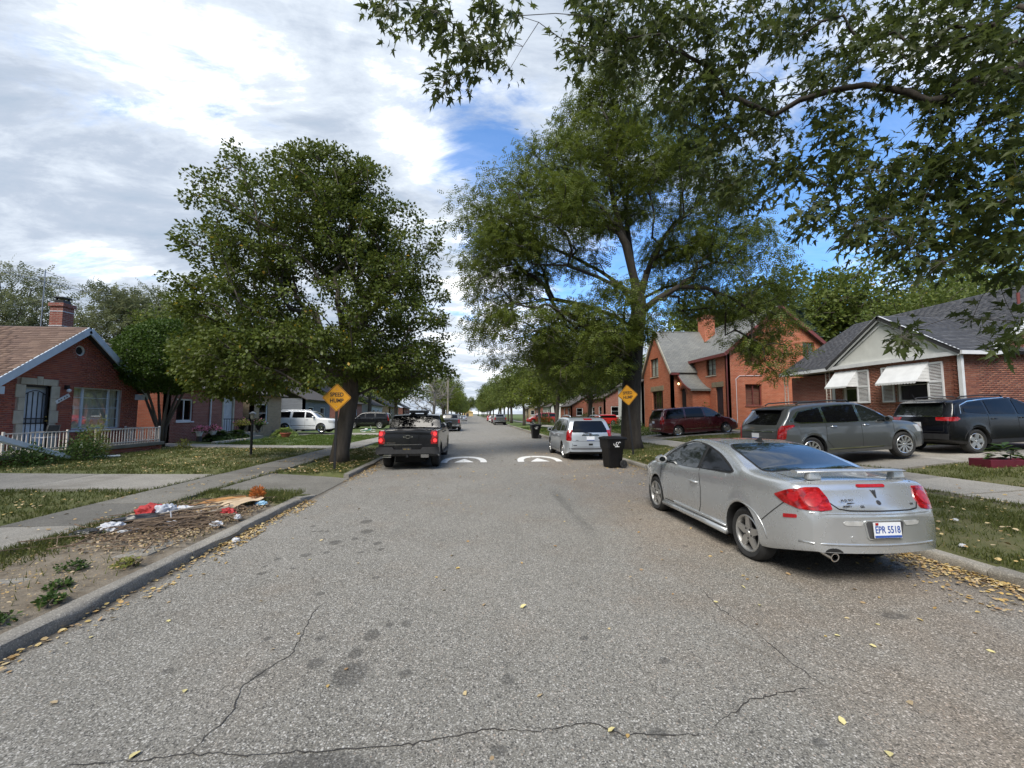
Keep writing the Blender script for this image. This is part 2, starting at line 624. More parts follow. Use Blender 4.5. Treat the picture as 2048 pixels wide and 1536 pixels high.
def mats_setting():
 # asphalt with pale aggregate, stains and cracks carried by the mesh
 t = NT('asphalt')
 o = t.coord()
 big = t.noise(0.35, 6, 0.62)
 mid = t.noise(2.6, 6, 0.7, stretch=(1, 0.45, 1))
 base = t.ramp(t.math('ADD', t.math('MULTIPLY', big, 0.6), t.math('MULTIPLY', mid, 0.4)),
 [(0.34, (0.158, 0.148, 0.126)), (0.52, (0.205, 0.193, 0.167)), (0.68, (0.252, 0.238, 0.208))])
 v1 = t.voronoi(66, out='Color')
 sx = t.node('ShaderNodeSeparateColor')
 t.l.new(v1, sx.inputs[0])
 d1 = t.voronoi(66)
 stone = t.math('MULTIPLY', t.step(sx.outputs[0], 0.76, 0.86), t.step(d1, 0.50, 0.34))
 dark = t.math('MULTIPLY', t.step(sx.outputs[1], 0.55, 0.68), t.step(d1, 0.6, 0.4))
 v2 = t.voronoi(150, out='Color')
 sy = t.node('ShaderNodeSeparateColor')
 t.l.new(v2, sy.inputs[0])
 c = t.mix(t.math('MULTIPLY', dark, 0.70), base, (0.045, 0.043, 0.041))
 c = t.mix(t.math('MULTIPLY', t.step(sy.outputs[1], 0.6, 0.8), 0.5), c, (0.055, 0.052, 0.048))
 c = t.mix(t.math('MULTIPLY', t.step(sy.outputs[0], 0.74, 0.86), 0.6), c, (0.46, 0.44, 0.40))
 pale = t.ramp(sx.outputs[2], [(0.2, (0.50, 0.48, 0.44)), (0.6, (0.62, 0.60, 0.56)), (0.95, (0.36, 0.29, 0.23))])
 c = t.mix(t.math('MULTIPLY', stone, 0.74), c, pale)
 warm = t.math('ADD', t.noise(0.8, 5, 0.65), t.attr('warm'))
 c = t.mix(t.step(warm, 0.45, 0.95, 0.0, 0.85), c, (0.98, 0.86, 0.77), 'MULTIPLY')
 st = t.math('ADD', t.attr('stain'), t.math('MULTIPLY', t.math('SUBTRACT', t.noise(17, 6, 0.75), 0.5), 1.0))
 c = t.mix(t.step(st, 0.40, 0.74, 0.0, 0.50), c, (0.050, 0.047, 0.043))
 dirt = t.math('ADD', t.attr('dirt'), t.math('MULTIPLY', t.math('SUBTRACT', t.noise(3.0, 6, 0.7), 0.5), 0.8))
 c = t.mix(t.step(dirt, 0.35, 0.85, 0.0, 0.80), c, (0.100, 0.082, 0.060))
 h = t.math('ADD', t.math('MULTIPLY', d1, -0.6), t.math('MULTIPLY', t.noise(190, 3, 0.6), 0.5))
 M['crack_dark'] = pm('crack_dark', (0.042, 0.038, 0.034), 0.95, 0.3, 20)
 M['asphalt'] = t.out(c, t.step(st, 0.4, 0.6, 0.86, 0.55), t.bump(h, 0.75, 0.007), Specular_IOR_Level=0.35)
 def concrete(name, c0, c1, joint=0.0):
  t = NT(name)
  n = t.noise(1.3, 7, 0.68)
  c = t.ramp(n, [(0.30, c0), (0.70, c1)])
  c = t.mix(t.step(t.noise(7, 6, 0.72), 0.50, 0.80, 0.0, 0.5), c, tuple(a * 0.45 for a in c0))
  sp = t.voronoi(120, out='Color')
  s = t.node('ShaderNodeSeparateColor')
  t.l.new(sp, s.inputs[0])
  c = t.mix(t.math('MULTIPLY', t.step(s.outputs[0], 0.72, 0.9), 0.5), c, tuple(min(1, a * 1.7) for a in c1))
  c = t.mix(t.math('MULTIPLY', t.step(s.outputs[1], 0.76, 0.92), 0.5), c, tuple(a * 0.4 for a in c0))
  c = t.mix(t.step(t.noise(0.7, 5, 0.75), 0.48, 0.72, 0.0, 0.55), c, (0.52, 0.49, 0.44), 'MULTIPLY')
  rnd = t.node('ShaderNodeObjectInfo').outputs['Random']
  c = t.mix(0.75, c, t.ramp(rnd, [(0, (0.62, 0.61, 0.59)), (0.5, (0.88, 0.87, 0.84)), (1, (1.10, 1.08, 1.03))]), 'MULTIPLY')
  M[name] = t.out(c, 0.88, t.bump(t.noise(70, 5, 0.7), 0.5, 0.006))
 concrete('concrete', (0.235, 0.220, 0.195), (0.33, 0.31, 0.275))
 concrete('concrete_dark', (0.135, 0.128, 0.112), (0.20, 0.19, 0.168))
 concrete('kerb_concrete', (0.215, 0.200, 0.175), (0.31, 0.29, 0.255))
 # lawn soil and thatch under the blades
 t = NT('turf')
 n1 = t.noise(0.9, 6, 0.65)
 n2 = t.noise(11, 6, 0.75)
 f = t.math('ADD', t.math('MULTIPLY', n1, 0.55), t.math('MULTIPLY', n2, 0.45))
 c = t.ramp(f, [(0.34, (0.066, 0.080, 0.020)), (0.50, (0.100, 0.100, 0.032)), (0.62, (0.155, 0.130, 0.060)), (0.72, (0.125, 0.095, 0.055))])
 g = t.ramp(t.noise(3.0, 6, 0.7), [(0.3, (0.050, 0.090, 0.016)), (0.7, (0.115, 0.150, 0.036))])
 c = t.mix(t.attr('lush'), c, g)
 soil = t.ramp(t.noise(5.0, 7, 0.72), [(0.28, (0.115, 0.090, 0.062)), (0.5, (0.20, 0.165, 0.12)), (0.75, (0.29, 0.25, 0.195))])
 dm = t.math('ADD', t.attr('soil'), t.math('MULTIPLY', t.math('SUBTRACT', t.noise(4.5, 5, 0.7), 0.5), 0.9))
 c = t.mix(t.step(dm, 0.38, 0.62), c, soil)
 M['turf'] = t.out(c, 0.95, t.bump(t.math('ADD', n2, t.noise(60, 4, 0.7)), 0.8, 0.02))
 pm('road_paint', (0.72, 0.71, 0.68), 0.6, 0.12, 9)
 pm('far_land', (0.07, 0.08, 0.03), 0.95, 0.3, 0.05)
mats_setting()
STAINS = [(-0.83, 3.06, .13, .15), (-1.11, 3.22, .07, .07), (-0.80, 3.56, .07, .10), (-0.86, 3.31, .06, .07), (-0.80, 2.28, .34, .12), (-1.5, 4.4, .05, .05),
(-1.45, 3.13, .05, .05), (-1.2, 3.55, .05, .05), (-0.55, 3.72, .05, .06), (1.4, 3.0, .04, .05), (0.9, 3.35, .04, .04), (0.25, 2.9, .05, .06), (1.05, 2.35, .06, .05),
(0.15, 2.32, .05, .04), (3.75, 3.45, .13, .07), (1.9, 2.2, .05, .04), (-1.9, 6.1, .09, .12), (-1.6, 6.6, .10, .12), (-2.1, 5.6, .07, .08), (-1.3, 6.0, .06, .08), (-1.75, 7.2, .10, .14)]
STAINS += [(random.uniform(-2.6, -1.0), random.uniform(4.6, 8.2), random.uniform(.02, .06), random.uniform(.03, .07)) for _ in range(22)]
STAINS += [(random.uniform(-3, 4), random.uniform(2.2, 9), random.uniform(.02, .045), random.uniform(.02, .05)) for _ in range(34)]
CRACKS = [[(-2.6, 2.42), (-1.78, 2.44), (-1.5, 2.46), (-1.1, 2.41), (-0.55, 2.40), (-0.16, 2.42), (0.1, 2.47), (0.35, 2.43), (0.69, 2.46), (0.85, 2.36), (1.4, 2.30)],
[(-1.48, 2.42), (-1.42, 2.75), (-1.50, 3.0), (-1.45, 3.13), (-1.33, 3.35), (-1.38, 3.7), (-1.42, 4.0), (-1.36, 4.3)],
[(1.35, 2.35), (1.75, 2.55), (2.15, 2.62), (2.33, 2.60)], [(2.33, 2.58), (2.30, 2.9), (2.33, 3.3)],
[(2.33, 3.3), (2.28, 3.7), (2.36, 4.2)]]
def seg_dist(px, py, pts):
 d = np.full(px.shape, 9.0)
 for (ax, ay), (bx, by) in zip(pts[:-1], pts[1:]):
  vx, vy = bx - ax, by - ay
  t = np.clip(((px - ax) * vx + (py - ay) * vy) / (vx * vx + vy * vy), 0, 1)
  d = np.minimum(d, np.hypot(px - ax - t * vx, py - ay - t * vy))
 return d
def hump_z(y):
 t = np.clip((np.asarray(y, float) - 16.9) / 1.9, -1, 1)
 return 0.085 * (1 - t * t)
def road_z(x, y):
 return 0.012 * (1 - ((np.asarray(x, float) - 1.1) / 4.5) ** 2) + hump_z(y)
def sheet(xs, ys):
 X, Y = np.meshgrid(xs, ys)
 n, m = X.shape
 i = np.arange((n - 1) * (m - 1))
 a = (i // (m - 1)) * m + i % (m - 1)
 return X.ravel(), Y.ravel(), np.stack([a, a + 1, a + m + 1, a + m], 1)
def add_attr(me, name, vals):
 at = me.attributes.new(name, 'FLOAT', 'POINT')
 at.data.foreach_set('value', np.asarray(vals, np.float32))
def build_road():
 P, Fc, off = [], [], 0
 for xs, ys in ((np.linspace(XL, XR, 290), np.arange(1.2, 9.01, 0.03)),
 (np.linspace(XL, XR, 76), np.arange(9.0, 42.01, 0.22)),
 (np.linspace(XL, XR, 12), np.concatenate([np.arange(42, 120, 3), np.arange(120, 601, 20)])),
 (np.linspace(XL, XR, 10), np.arange(-40, 1.3, 1.36))):
  x, y, f = sheet(xs, ys)
  P.append(np.stack([x, y], 1))
  Fc.append(f + off)
  off += len(x)
 P, Fc = np.concatenate(P), np.concatenate(Fc)
 x, y = P[:, 0], P[:, 1]
 z = road_z(x, y)
 st = np.zeros(len(x))
 for sx, sy, a, b in STAINS:
  near = (abs(x - sx) < 3 * a) & (abs(y - sy) < 3 * b)
  d = np.hypot((x[near] - sx) / a, (y[near] - sy) / b)
  st[near] = np.maximum(st[near], np.clip(1.5 - d, 0, 1))
 # darker wheel tracks and a darker strip under the parked coupe, patch seams
 track = 0.42 * np.exp(-((x - 2.45) / 0.5) ** 2) + 0.62 * np.exp(-((x - 1.45 - .05 * y) / 0.24) ** 2) * ss(14, 9, y) + 0.15 * np.exp(-((x + 0.6) / 0.4) ** 2)
 st = np.maximum(st, track * fbm(x * 3, y * .45, 4, 3) * 1.3)
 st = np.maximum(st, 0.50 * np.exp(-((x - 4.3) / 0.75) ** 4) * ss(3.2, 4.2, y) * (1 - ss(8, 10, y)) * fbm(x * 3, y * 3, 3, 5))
 for c in CRACKS:
  pass
 # the cut-off lane edge: seam between two passes of asphalt
 dirt = 0.9 * np.clip(1 - (x - XL) / 0.30, 0, 1) + 0.75 * np.clip(1 - (XR - x) / 1.0, 0, 1)
 dirt += 0.55 * np.clip(1 - seg_dist(x, y, [(2.0, 3.3), (2.25, 2.9), (2.35, 2.6), (2.75, 2.3)]) / 0.13, 0, 1)
 dirt += 0.22 * ss(2.3, 3.4, x) * ss(3.0, 4.4, y) * (1 - ss(11, 13, y))
 z = z + 0.004 * (fbm(x * 1.3, y * 1.3, 3, 20) - .5) * (y < 9)
 me = mesh_np('road', np.stack([x, y, z], 1), Fc, True)
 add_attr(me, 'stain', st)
 add_attr(me, 'dirt', dirt)
 add_attr(me, 'warm', .27 * ss(1.6, 2.9, x + .25 * (fbm(x, y, 3, 9) - .5)) * (1 - ss(18, 30, y)))
 o = obj('road', me, M['asphalt'])
 rg = random.Random(3)
 for c in CRACKS:
  P = []
  for a, b in zip(c[:-1], c[1:]):
   k = max(2, int(math.dist(a, b) / .035))
   P += [(a[0] + (b[0] - a[0]) * i / k + rg.gauss(0, .007), a[1] + (b[1] - a[1]) * i / k + rg.gauss(0, .007)) for i in range(k)]
  rows = []
  for i, p in enumerate(P):
   q = P[min(i + 1, len(P) - 1)]
   r_ = P[max(i - 1, 0)]
   d = Vector((q[0] - r_[0], q[1] - r_[1], 0)).normalized()
   w = .0029 * min(1, i / 6, (len(P) - 1 - i) / 6) * rg.uniform(.35, 1.5) + .0006
   zz = float(road_z(p[0], p[1])) + .0042
   rows.append([(p[0] - d.y * w, p[1] + d.x * w, zz), (p[0] + d.y * w, p[1] - d.x * w, zz)])
  MB().grid(rows).build('crack', M['crack_dark'], o)
 tag(o, 'worn grey asphalt street with pale aggregate, cracks and dark stains', kind='structure')
 return o
def soil_mask(x, y):
 s = ((x > -5.5) & (x < -3.4)) * (1 - ss(7.9, 8.8, y)) * 0.72
 s = s - 0.65 * np.clip(1 - np.hypot((x + 5.35) / 0.42, (y - 7.6) / 2.6), 0, 1) * 1.5
 s = s - 0.30 * np.exp(-((x + 5.4) / 0.22) ** 2) - 0.6 * ss(8.0, 8.6, y) * (x < 0)
 s = s + 0.35 * np.exp(-((x - 5.75) / 0.12) ** 2)
 return np.clip(s, 0, 1)
def lush_mask(x, y):
 l = ss(21, 24, y) * 0.85
 l = np.where(x < 0, np.maximum(l, 0.25), np.maximum(ss(30, 36, y) * 0.9, 0.30 * ss(8.4, 8.8, x) * 0))
 return l
def build_lawn():
 for name, xs, lab in (('lawn', np.concatenate([[-400, -120, -60, -35, -25], np.arange(-20, -7, 0.5), np.arange(-7, XL - .13, 0.1), [XL - .11]]), 'patchy grass and bare soil verge and front lawns along the western pavement'),
 ('lawn', np.concatenate([[XR + .11], np.arange(XR + .2, 11, 0.12), np.arange(11, 24, 0.6), [26, 35, 60, 120, 400]]), 'short dry grass verge and raised front lawns on the eastern side')):
  ys = np.concatenate([[-60, -30, -15, -8, -4, -2, 0], np.arange(0.6, 26, 0.2), np.arange(26, 70, 1.5), np.arange(70, 200, 10), np.arange(200, 620, 40)])
  x, y, f = sheet(xs, ys)
  z = ground_z(x, y) + 0.035 * (fbm(x * 1.1, y * 1.1, 4, 31) - .5) + 0.02 * (fbm(x * 6, y * 6, 2, 33) - .5) * (abs(x) < 12)
  z = np.where(paved(x, y, 0.08), ground_z(x, y) - 0.05, z)
  edge = np.minimum(abs(x - XL), abs(x - XR))
  z = np.where((edge < .3) & ~paved(x, y, .08), np.minimum(z, 0.102 + .2 * (edge - .11)), z)
  z = np.where(paved(x, y, .08) & (edge < 2.2), z - .16 * (1 - edge / 2.2), z)
  cut = (x < XL + .2) & (x > -4.9) & (y > 9.0) & (y < 9.75)
  z = np.where(cut, np.minimum(z, .012 + .15 * np.maximum(0, 9.65 - y) + .11 * np.maximum(0, edge - .1)), z)
  me = mesh_np(name, np.stack([x, y, z], 1), f, True)
  add_attr(me, 'soil', soil_mask(x, y))
  add_attr(me, 'lush', lush_mask(x, y))
  tag(obj(name, me, M['turf']), lab, kind='structure')
 x, y, f = sheet(np.linspace(-3500, 3500, 9), np.linspace(-1500, 5500, 9))
 tag(obj('terrain', mesh_np('terrain', np.stack([x, y, np.full(len(x), -0.35)], 1), f), M['far_land']), 'flat land reaching the horizon', kind='structure')
def slab_mesh(x0, x1, y0, y1, th=0.10, gap=0.012, lift=0.018, tilt=0.010):
 """one cast concrete slab following the ground, joints left open on all sides"""
 nx, ny = max(2, int((x1 - x0) / 0.5) + 1), max(2, int((y1 - y0) / 0.5) + 1)
 xs, ys = np.linspace(x0 + gap, x1 - gap, nx), np.linspace(y0 + gap, y1 - gap, ny)
 dx, dy, dz = (random.uniform(-tilt, tilt) for _ in range(3))
 cx, cy = (x0 + x1) / 2, (y0 + y1) / 2
 mb = MB()
 top = [[(x, y, gz(x, y) + lift + dz * .6 + dx * (x - cx) / max(.5, x1 - x0) + dy * (y - cy) / max(.5, y1 - y0)) for x in xs] for y in ys]
 mb.grid(top)
 ring = [top[0][j] for j in range(nx)] + [top[i][nx - 1] for i in range(1, ny)] + [top[ny - 1][j] for j in range(nx - 2, -1, -1)] + [top[i][0] for i in range(ny - 2, 0, -1)]
 low = [(p[0], p[1], p[2] - th) for p in ring]
 n = len(ring)
 mb.add(ring + low, [(i, (i + 1) % n, n + (i + 1) % n, n + i) for i in range(n)])
 return mb
def slabs(parent, x0, x1, ys, mat, cuts=None):
 for a, b in zip(ys[:-1], ys[1:]):
  for c, d in (cuts or [(x0, x1)]):
   slab_mesh(c, d, a, b).build('paving_slab', mat, parent)
def build_paving():
 sl = thing('sidewalk', 'grey concrete pavement with open joints beside the verge and debris', None)
 sl['kind'] = 'structure'
 ys = list(np.arange(-2.25, 9.8, 1.5)) + [9.75, 12.05] + list(np.arange(13.5, 20.2, 1.5)) + [20.5, 22.1] + list(np.arange(23.6, 60, 1.5))
 ys = sorted(set(round(float(v), 2) for v in ys))
 ys = [v for i, v in enumerate(ys) if i == 0 or v - ys[i - 1] > 0.3]
 for a, b in zip(ys[:-1], ys[1:]):
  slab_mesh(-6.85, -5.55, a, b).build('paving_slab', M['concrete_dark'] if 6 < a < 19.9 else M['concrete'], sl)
 slab_mesh(-6.85, -5.55, ys[-1], 300, tilt=0).build('far_pavement', M['concrete'], sl)
 sr = thing('sidewalk', 'pale concrete pavement crossing in front of the ranch house lawn', None)
 sr['kind'] = 'structure'
 ys = list(np.arange(-2, 60, 1.5))
 for a, b in zip(ys[:-1], ys[1:]):
  slab_mesh(9.15, 10.75, a, b).build('paving_slab', M['concrete'], sr)
 slab_mesh(9.15, 10.75, ys[-1], 300, tilt=0).build('far_pavement', M['concrete'], sr)
 def drive(name, label, segs, y0, y1, mat, cuts=1):
  d = thing(name, label, None)
  d['kind'] = 'structure'
  for a, b in zip(segs[:-1], segs[1:]):
   h = (y1 - y0) / cuts
   for k in range(cuts):
    slab_mesh(a, b, y0 + k * h, y0 + (k + 1) * h, tilt=0.006).build('paving_slab', mat, d)
  return d
 dr = drive('driveway', 'stained concrete driveway between the bare verge and the front lawn', [-34, -26, -20, -16.5, -13, -9.8, -6.88], 9.8, 12.0, M['concrete'])
 drive_ap = MB()
 for q in [[(-5.52, 9.72), (-3.405, 9.62), (-3.405, 11.95), (-5.52, 12.04)]]:
  P = []
  for s in np.linspace(0, 1, 5):
   a = Vector((*q[0], 0)).lerp(Vector((*q[1], 0)), s)
   b = Vector((*q[3], 0)).lerp(Vector((*q[2], 0)), s)
   P.append([((a.lerp(b, u)).x, (a.lerp(b, u)).y, 0.010 + (0.165 - 0.010) * (1 - s) ** 0.8) for u in np.linspace(0, 1, 5)])
  drive_ap.grid(P)
  e = P[-1]
  drive_ap.grid([e, [(p[0], p[1], -0.1) for p in e]])
  for k in (0, -1):
   drive_ap.grid([[r[k] for r in P], [(r[k][0], r[k][1], -0.1) for r in P]])
 drive_ap.build('driveway_apron', M['concrete_dark'], dr)
 drive('path', 'pale concrete path leading from the street to the second brick house', [-15.1, -12, -9, -6.88], 20.5, 22.1, M['concrete'])
 drive('driveway', 'concrete driveway under the white sport utility vehicle', [-30, -22, -16, -11, -6.88], 35.0, 38.2, M['concrete'])
 drive('driveway', 'concrete driveway of the ranch house rising from the street', [5.78, 9.13], 9.7, 12.9, M['concrete'])
 drive('driveway', 'concrete driveway with the grey and black vehicles', [10.78, 12.9, 15.5, 18.5, 24, 34], 9.7, 12.9, M['concrete'])
 drive('driveway', 'concrete driveway beside the tall brick house', [5.78, 9.13], 22.7, 25.7, M['concrete'])
 drive('driveway', 'concrete driveway under the maroon minivan', [10.78, 13.4, 17], 22.7, 25.7, M['concrete'])
 for y0, y1 in ((9.7, 12.9), (22.7, 25.7)):
  MB().slab([(XR + .003, y0, .02), (5.77, y0, gz(5.8, y0) + .012), (5.77, y1, gz(5.8, y1) + .012), (XR + .003, y1, .02)], .25).build('driveway_apron', M['concrete'], dr)
 # broken slabs lying in the bare verge
 vg = thing('path', 'broken pale concrete strips across the bare verge', None)
 vg['kind'] = 'structure'
 for quad in ([(-4.75, 5.15), (-3.80, 5.35), (-3.78, 5.95), (-4.15, 5.95)], [(-5.3, 4.55), (-4.45, 4.60), (-4.2, 4.95), (-5.3, 4.95)], [(-4.4, 3.2), (-3.75, 3.1), (-3.72, 3.65), (-4.3, 3.75)]):
  MB().slab([(x, y, 0.144 + random.uniform(-.004, .004)) for x, y in quad], 0.08).build('paving_slab', M['concrete'], vg)
def kerb_run(parent, xf, sgn, y0, y1, mat, step=3.05, up=0.125, drop=False):
 """kerb stones; xf is the road face, sgn the side the verge is on"""
 n = max(1, round((y1 - y0) / step))
 h = (y1 - y0) / n
 for i in range(n):
  a, b = y0 + i * h + 0.008, y0 + (i + 1) * h - 0.008
  dz = random.uniform(-.012, .008)
  P = []
  prof = [(0.02, -0.06), (0.0, 0.0), (0.008, up * .55), (0.016, up * .86), (0.034, up * .97), (0.06, up), (0.15, up + .004), (0.158, -0.06)]
  m = max(2, int((b - a) / (0.12 if b < 14 else 0.8)))
  for k in range(m + 1):
   y = a + (b - a) * k / m
   row = []
   for q, (px, pz) in enumerate(prof):
    e = (fbm(np.array([y * 5.0]), np.array([q * .7]), 3, 8)[0] - .5)
    er = (0.034 * e - .22 * max(0, vnoise(y * 1.7, q * .35 + y0, 5) - .78)) if 2 <= q <= 5 else 0.006 * e
    if drop:
     pz = pz * (1 - .9 * k / m) if pz > 0 else pz
    row.append((xf + sgn * (px + er * .7), y, pz + dz * (pz > 0) - abs(er) * .6 * (q in (3, 4, 5))))
   P.append(row)
  mb = MB().grid(P)
  for row in (P[0], P[-1]):
   mb.add(row, [tuple(range(len(row)))])
  mb.build('kerb_stone', mat, parent, smooth=True)
def build_kerbs():
 k = thing('kerb', 'chipped grey concrete kerb along the western gutter', None)
 k['kind'] = 'structure'
 kerb_run(k, XL, -1, -4.0, 8.75, M['kerb_concrete'], 3.2)
 kerb_run(k, XL, -1, 8.75, 9.62, M['kerb_concrete'], 3, drop=True)
 kerb_run(k, XL, -1, 12.0, 20.3, M['kerb_concrete'])
 kerb_run(k, XL, -1, 22.3, 34.5, M['kerb_concrete'])
 kerb_run(k, XL, -1, 38.6, 80, M['kerb_concrete'])
 kerb_run(k, XL, -1, 80, 320, M['kerb_concrete'], 40)
 k = thing('kerb', 'grey concrete kerb along the eastern gutter behind the silver coupe', None)
 k['kind'] = 'structure'
 kerb_run(k, XR, 1, -4.0, 9.5, M['kerb_concrete'], 2.7)
 kerb_run(k, XR, 1, 13.1, 22.5, M['kerb_concrete'])
 kerb_run(k, XR, 1, 25.9, 80, M['kerb_concrete'])
 kerb_run(k, XR, 1, 80, 320, M['kerb_concrete'], 40)
def build_hump_marks():
 for cx, lab in ((-0.30, 'white arched hump marking on the road by the black pickup'), (2.53, 'white arched hump marking on the road by the silver wagon')):
  root = thing('road_marking', lab, None)
  root['kind'] = 'structure'
  yb = 15.25
  N = 28
  P = []
  for i in range(N + 1):
   a = math.pi * i / N
   row = []
   for rr in (1.0, 0.72):
    x, y = cx + 0.84 * rr * math.cos(a), yb + (1.45 if rr == 1.0 else 1.05) * math.sin(a) ** 0.8
    row.append((x, y, float(road_z(x, y)) + 0.004))
   row.insert(1, tuple((np.array(row[0]) + np.array(row[1])) / 2))
   row[1] = (row[1][0], row[1][1], float(road_z(row[1][0], row[1][1])) + 0.004)
   P.append(row)
  MB().grid(P).build('painted_arc', M['road_paint'], root)
  T = []
  for i in range(9):
   s = i / 8
   w = 0.36 * (1 - s)
   y = yb + 0.02 + 0.75 * s
   T.append([(cx - w, y, float(road_z(cx - w, y)) + .004), (cx, y, float(road_z(cx, y)) + .004), (cx + w, y, float(road_z(cx + w, y)) + .004)])
  MB().grid(T).build('painted_triangle', M['road_paint'], root)
build_road()
build_lawn()
build_paving()
build_kerbs()
build_hump_marks()
# ------------------------------------------------------------------ houses
def mats_house():
 pal('brick_red', [(0.329, 0.084, 0.050), (0.280, 0.067, 0.045), (0.371, 0.112, 0.064), (0.245, 0.067, 0.050), (0.301, 0.101, 0.067), (0.217, 0.056, 0.045)], 'island', 0.85)
 pal('brick_red_single', [(0.329, 0.084, 0.050), (0.280, 0.067, 0.045), (0.371, 0.112, 0.064), (0.245, 0.067, 0.050), (0.301, 0.101, 0.067), (0.217, 0.056, 0.045)], 'object', 0.85)
 pal('brick_ranch', [(0.24, 0.085, 0.052), (0.30, 0.115, 0.070), (0.20, 0.066, 0.044), (0.265, 0.098, 0.062), (0.16, 0.058, 0.042), (0.32, 0.14, 0.09)], 'island', 0.85)
 pal('brick_ranch_single', [(0.24, 0.085, 0.052), (0.30, 0.115, 0.070), (0.20, 0.066, 0.044), (0.265, 0.098, 0.062), (0.16, 0.058, 0.042), (0.32, 0.14, 0.09)], 'object', 0.85)
 pm('mortar', (0.30, 0.22, 0.18), 0.95, 0.25, 4, 0.4)
 pm('mortar_pale', (0.33, 0.27, 0.22), 0.95, 0.25, 4, 0.4)
 pal('shingle_brown', [(0.135, 0.085, 0.062), (0.165, 0.105, 0.078), (0.115, 0.072, 0.055), (0.19, 0.125, 0.092)], 'island', 0.95)
 pal('shingle_brown_single', [(0.135, 0.085, 0.062), (0.165, 0.105, 0.078), (0.115, 0.072, 0.055), (0.19, 0.125, 0.092)], 'object', 0.95)
 pal('shingle_grey', [(0.060, 0.062, 0.070), (0.078, 0.080, 0.088), (0.050, 0.052, 0.060), (0.095, 0.096, 0.102)], 'island', 0.92)
 pal('shingle_grey_single', [(0.060, 0.062, 0.070), (0.078, 0.080, 0.088), (0.050, 0.052, 0.060), (0.095, 0.096, 0.102)], 'object', 0.92)
 pm('underlay', (0.035, 0.035, 0.037), 0.95, 0.2)
 wall_brick('brick_orange', (0.56, 0.130, 0.050), (0.42, 0.088, 0.038), (0.46, 0.27, 0.18), 0.225, 0.085, 0.016)
 wall_brick('brick_far_red', (0.30, 0.080, 0.052), (0.20, 0.052, 0.038), (0.34, 0.24, 0.19), 0.22, 0.078, 0.013)
 wall_brick('brick_side', (0.33, 0.085, 0.042), (0.25, 0.062, 0.034), (0.25, 0.15, 0.11))  # brighter copy of the red brick, light on the side wall put into its colour
 wall_brick('brick_tan', (0.36, 0.27, 0.16), (0.27, 0.20, 0.125), (0.33, 0.28, 0.21), 0.30, 0.10)
 wall_brick('siding_white', (0.66, 0.66, 0.63), (0.66, 0.66, 0.63), (0.32, 0.32, 0.31), 6.0, 0.13)
 wall_brick('siding_grey', (0.22, 0.23, 0.24), (0.22, 0.23, 0.24), (0.10, 0.10, 0.11), 6.0, 0.13)
 roof_mat('slate_grey', (0.225, 0.225, 0.205), (0.175, 0.178, 0.168), (0.095, 0.095, 0.090))
 roof_mat('roof_dark', (0.10, 0.085, 0.075), (0.075, 0.065, 0.06), (0.04, 0.035, 0.03))
 pm('white_trim', (0.66, 0.67, 0.68), 0.5, 0.10, 2.5, 0.08)
 pm('blue_trim', (0.50, 0.56, 0.62), 0.5, 0.12, 2.5, 0.08)
 pm('stucco', (0.62, 0.63, 0.60), 0.85, 0.10, 1.5, 0.3)
 pm('limestone', (0.42, 0.38, 0.30), 0.85, 0.18, 3, 0.3)
 pm('stone_lintel', (0.25, 0.20, 0.13), 0.9, 0.25, 3, 0.3)
 pm('maroon_trim', (0.16, 0.040, 0.034), 0.55, 0.2, 4)
 pm('dark_wood', (0.075, 0.040, 0.026), 0.6, 0.3, 5, 0.2)
 pm('dark_door', (0.030, 0.026, 0.034), 0.5, 0.3, 4)
 pm('black_iron', (0.014, 0.014, 0.016), 0.45, 0.3, 10)
 pm('white_iron', (0.62, 0.56, 0.50), 0.5, 0.12, 8, 0.05)
 pm('blind', (0.36, 0.37, 0.34), 0.8, 0.15, 3)
 pm('curtain', (0.60, 0.60, 0.54), 0.9, 0.15, 4)
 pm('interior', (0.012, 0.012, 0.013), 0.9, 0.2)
 pm('brass', (0.55, 0.38, 0.12), 0.3, 0.1, Metallic=1.0)
 pm('galv', (0.30, 0.31, 0.32), 0.45, 0.2, 8, Metallic=0.7)
 pm('porch_floor', (0.17, 0.155, 0.125), 0.9, 0.3, 2, 0.3)
 t = NT('window_glass')
 fr = t.node('ShaderNodeFresnel')
 fr.inputs[0].default_value = 1.45
 tr = t.node('ShaderNodeBsdfTransparent')
 tr.inputs[0].default_value = (0.86, 0.89, 0.88, 1)
 gl = t.node('ShaderNodeBsdfGlossy')
 gl.inputs['Roughness'].default_value = 0.02
 mx = t.node('ShaderNodeMixShader')
 t.l.new(t.math('MULTIPLY', fr.outputs[0], 0.40), mx.inputs[0])
 t.l.new(tr.outputs[0], mx.inputs[1])
 t.l.new(gl.outputs[0], mx.inputs[2])
 t.l.new(mx.outputs[0], t.n['Material Output'].inputs[0])
 M['window_glass'] = t.mat
 t = NT('lamp_glow')
 t.out((0.8, 0.6, 0.3), 0.4, None, Emission_Color=(1.0, 0.78, 0.40, 1), Emission_Strength=2.2)
 M['lamp_glow'] = t.mat
mats_house()
CAMV = np.array([0, 0, CAM_H])
def poly_intervals(outline, v):
 xs = []
 n = len(outline)
 for i in range(n):
  (u0, v0), (u1, v1) = outline[i], outline[(i + 1) % n]
  if (v0 <= v) != (v1 <= v):
   xs.append(u0 + (u1 - u0) * (v - v0) / (v1 - v0))
 xs.sort()
 return list(zip(xs[0::2], xs[1::2]))
def subtract(iv, a, b):
 out = []
 for s, e in iv:
  if b <= s or a >= e:
   out.append((s, e))
   continue
  if a > s:
   out.append((s, a))
  if b < e:
   out.append((b, e))
 return out
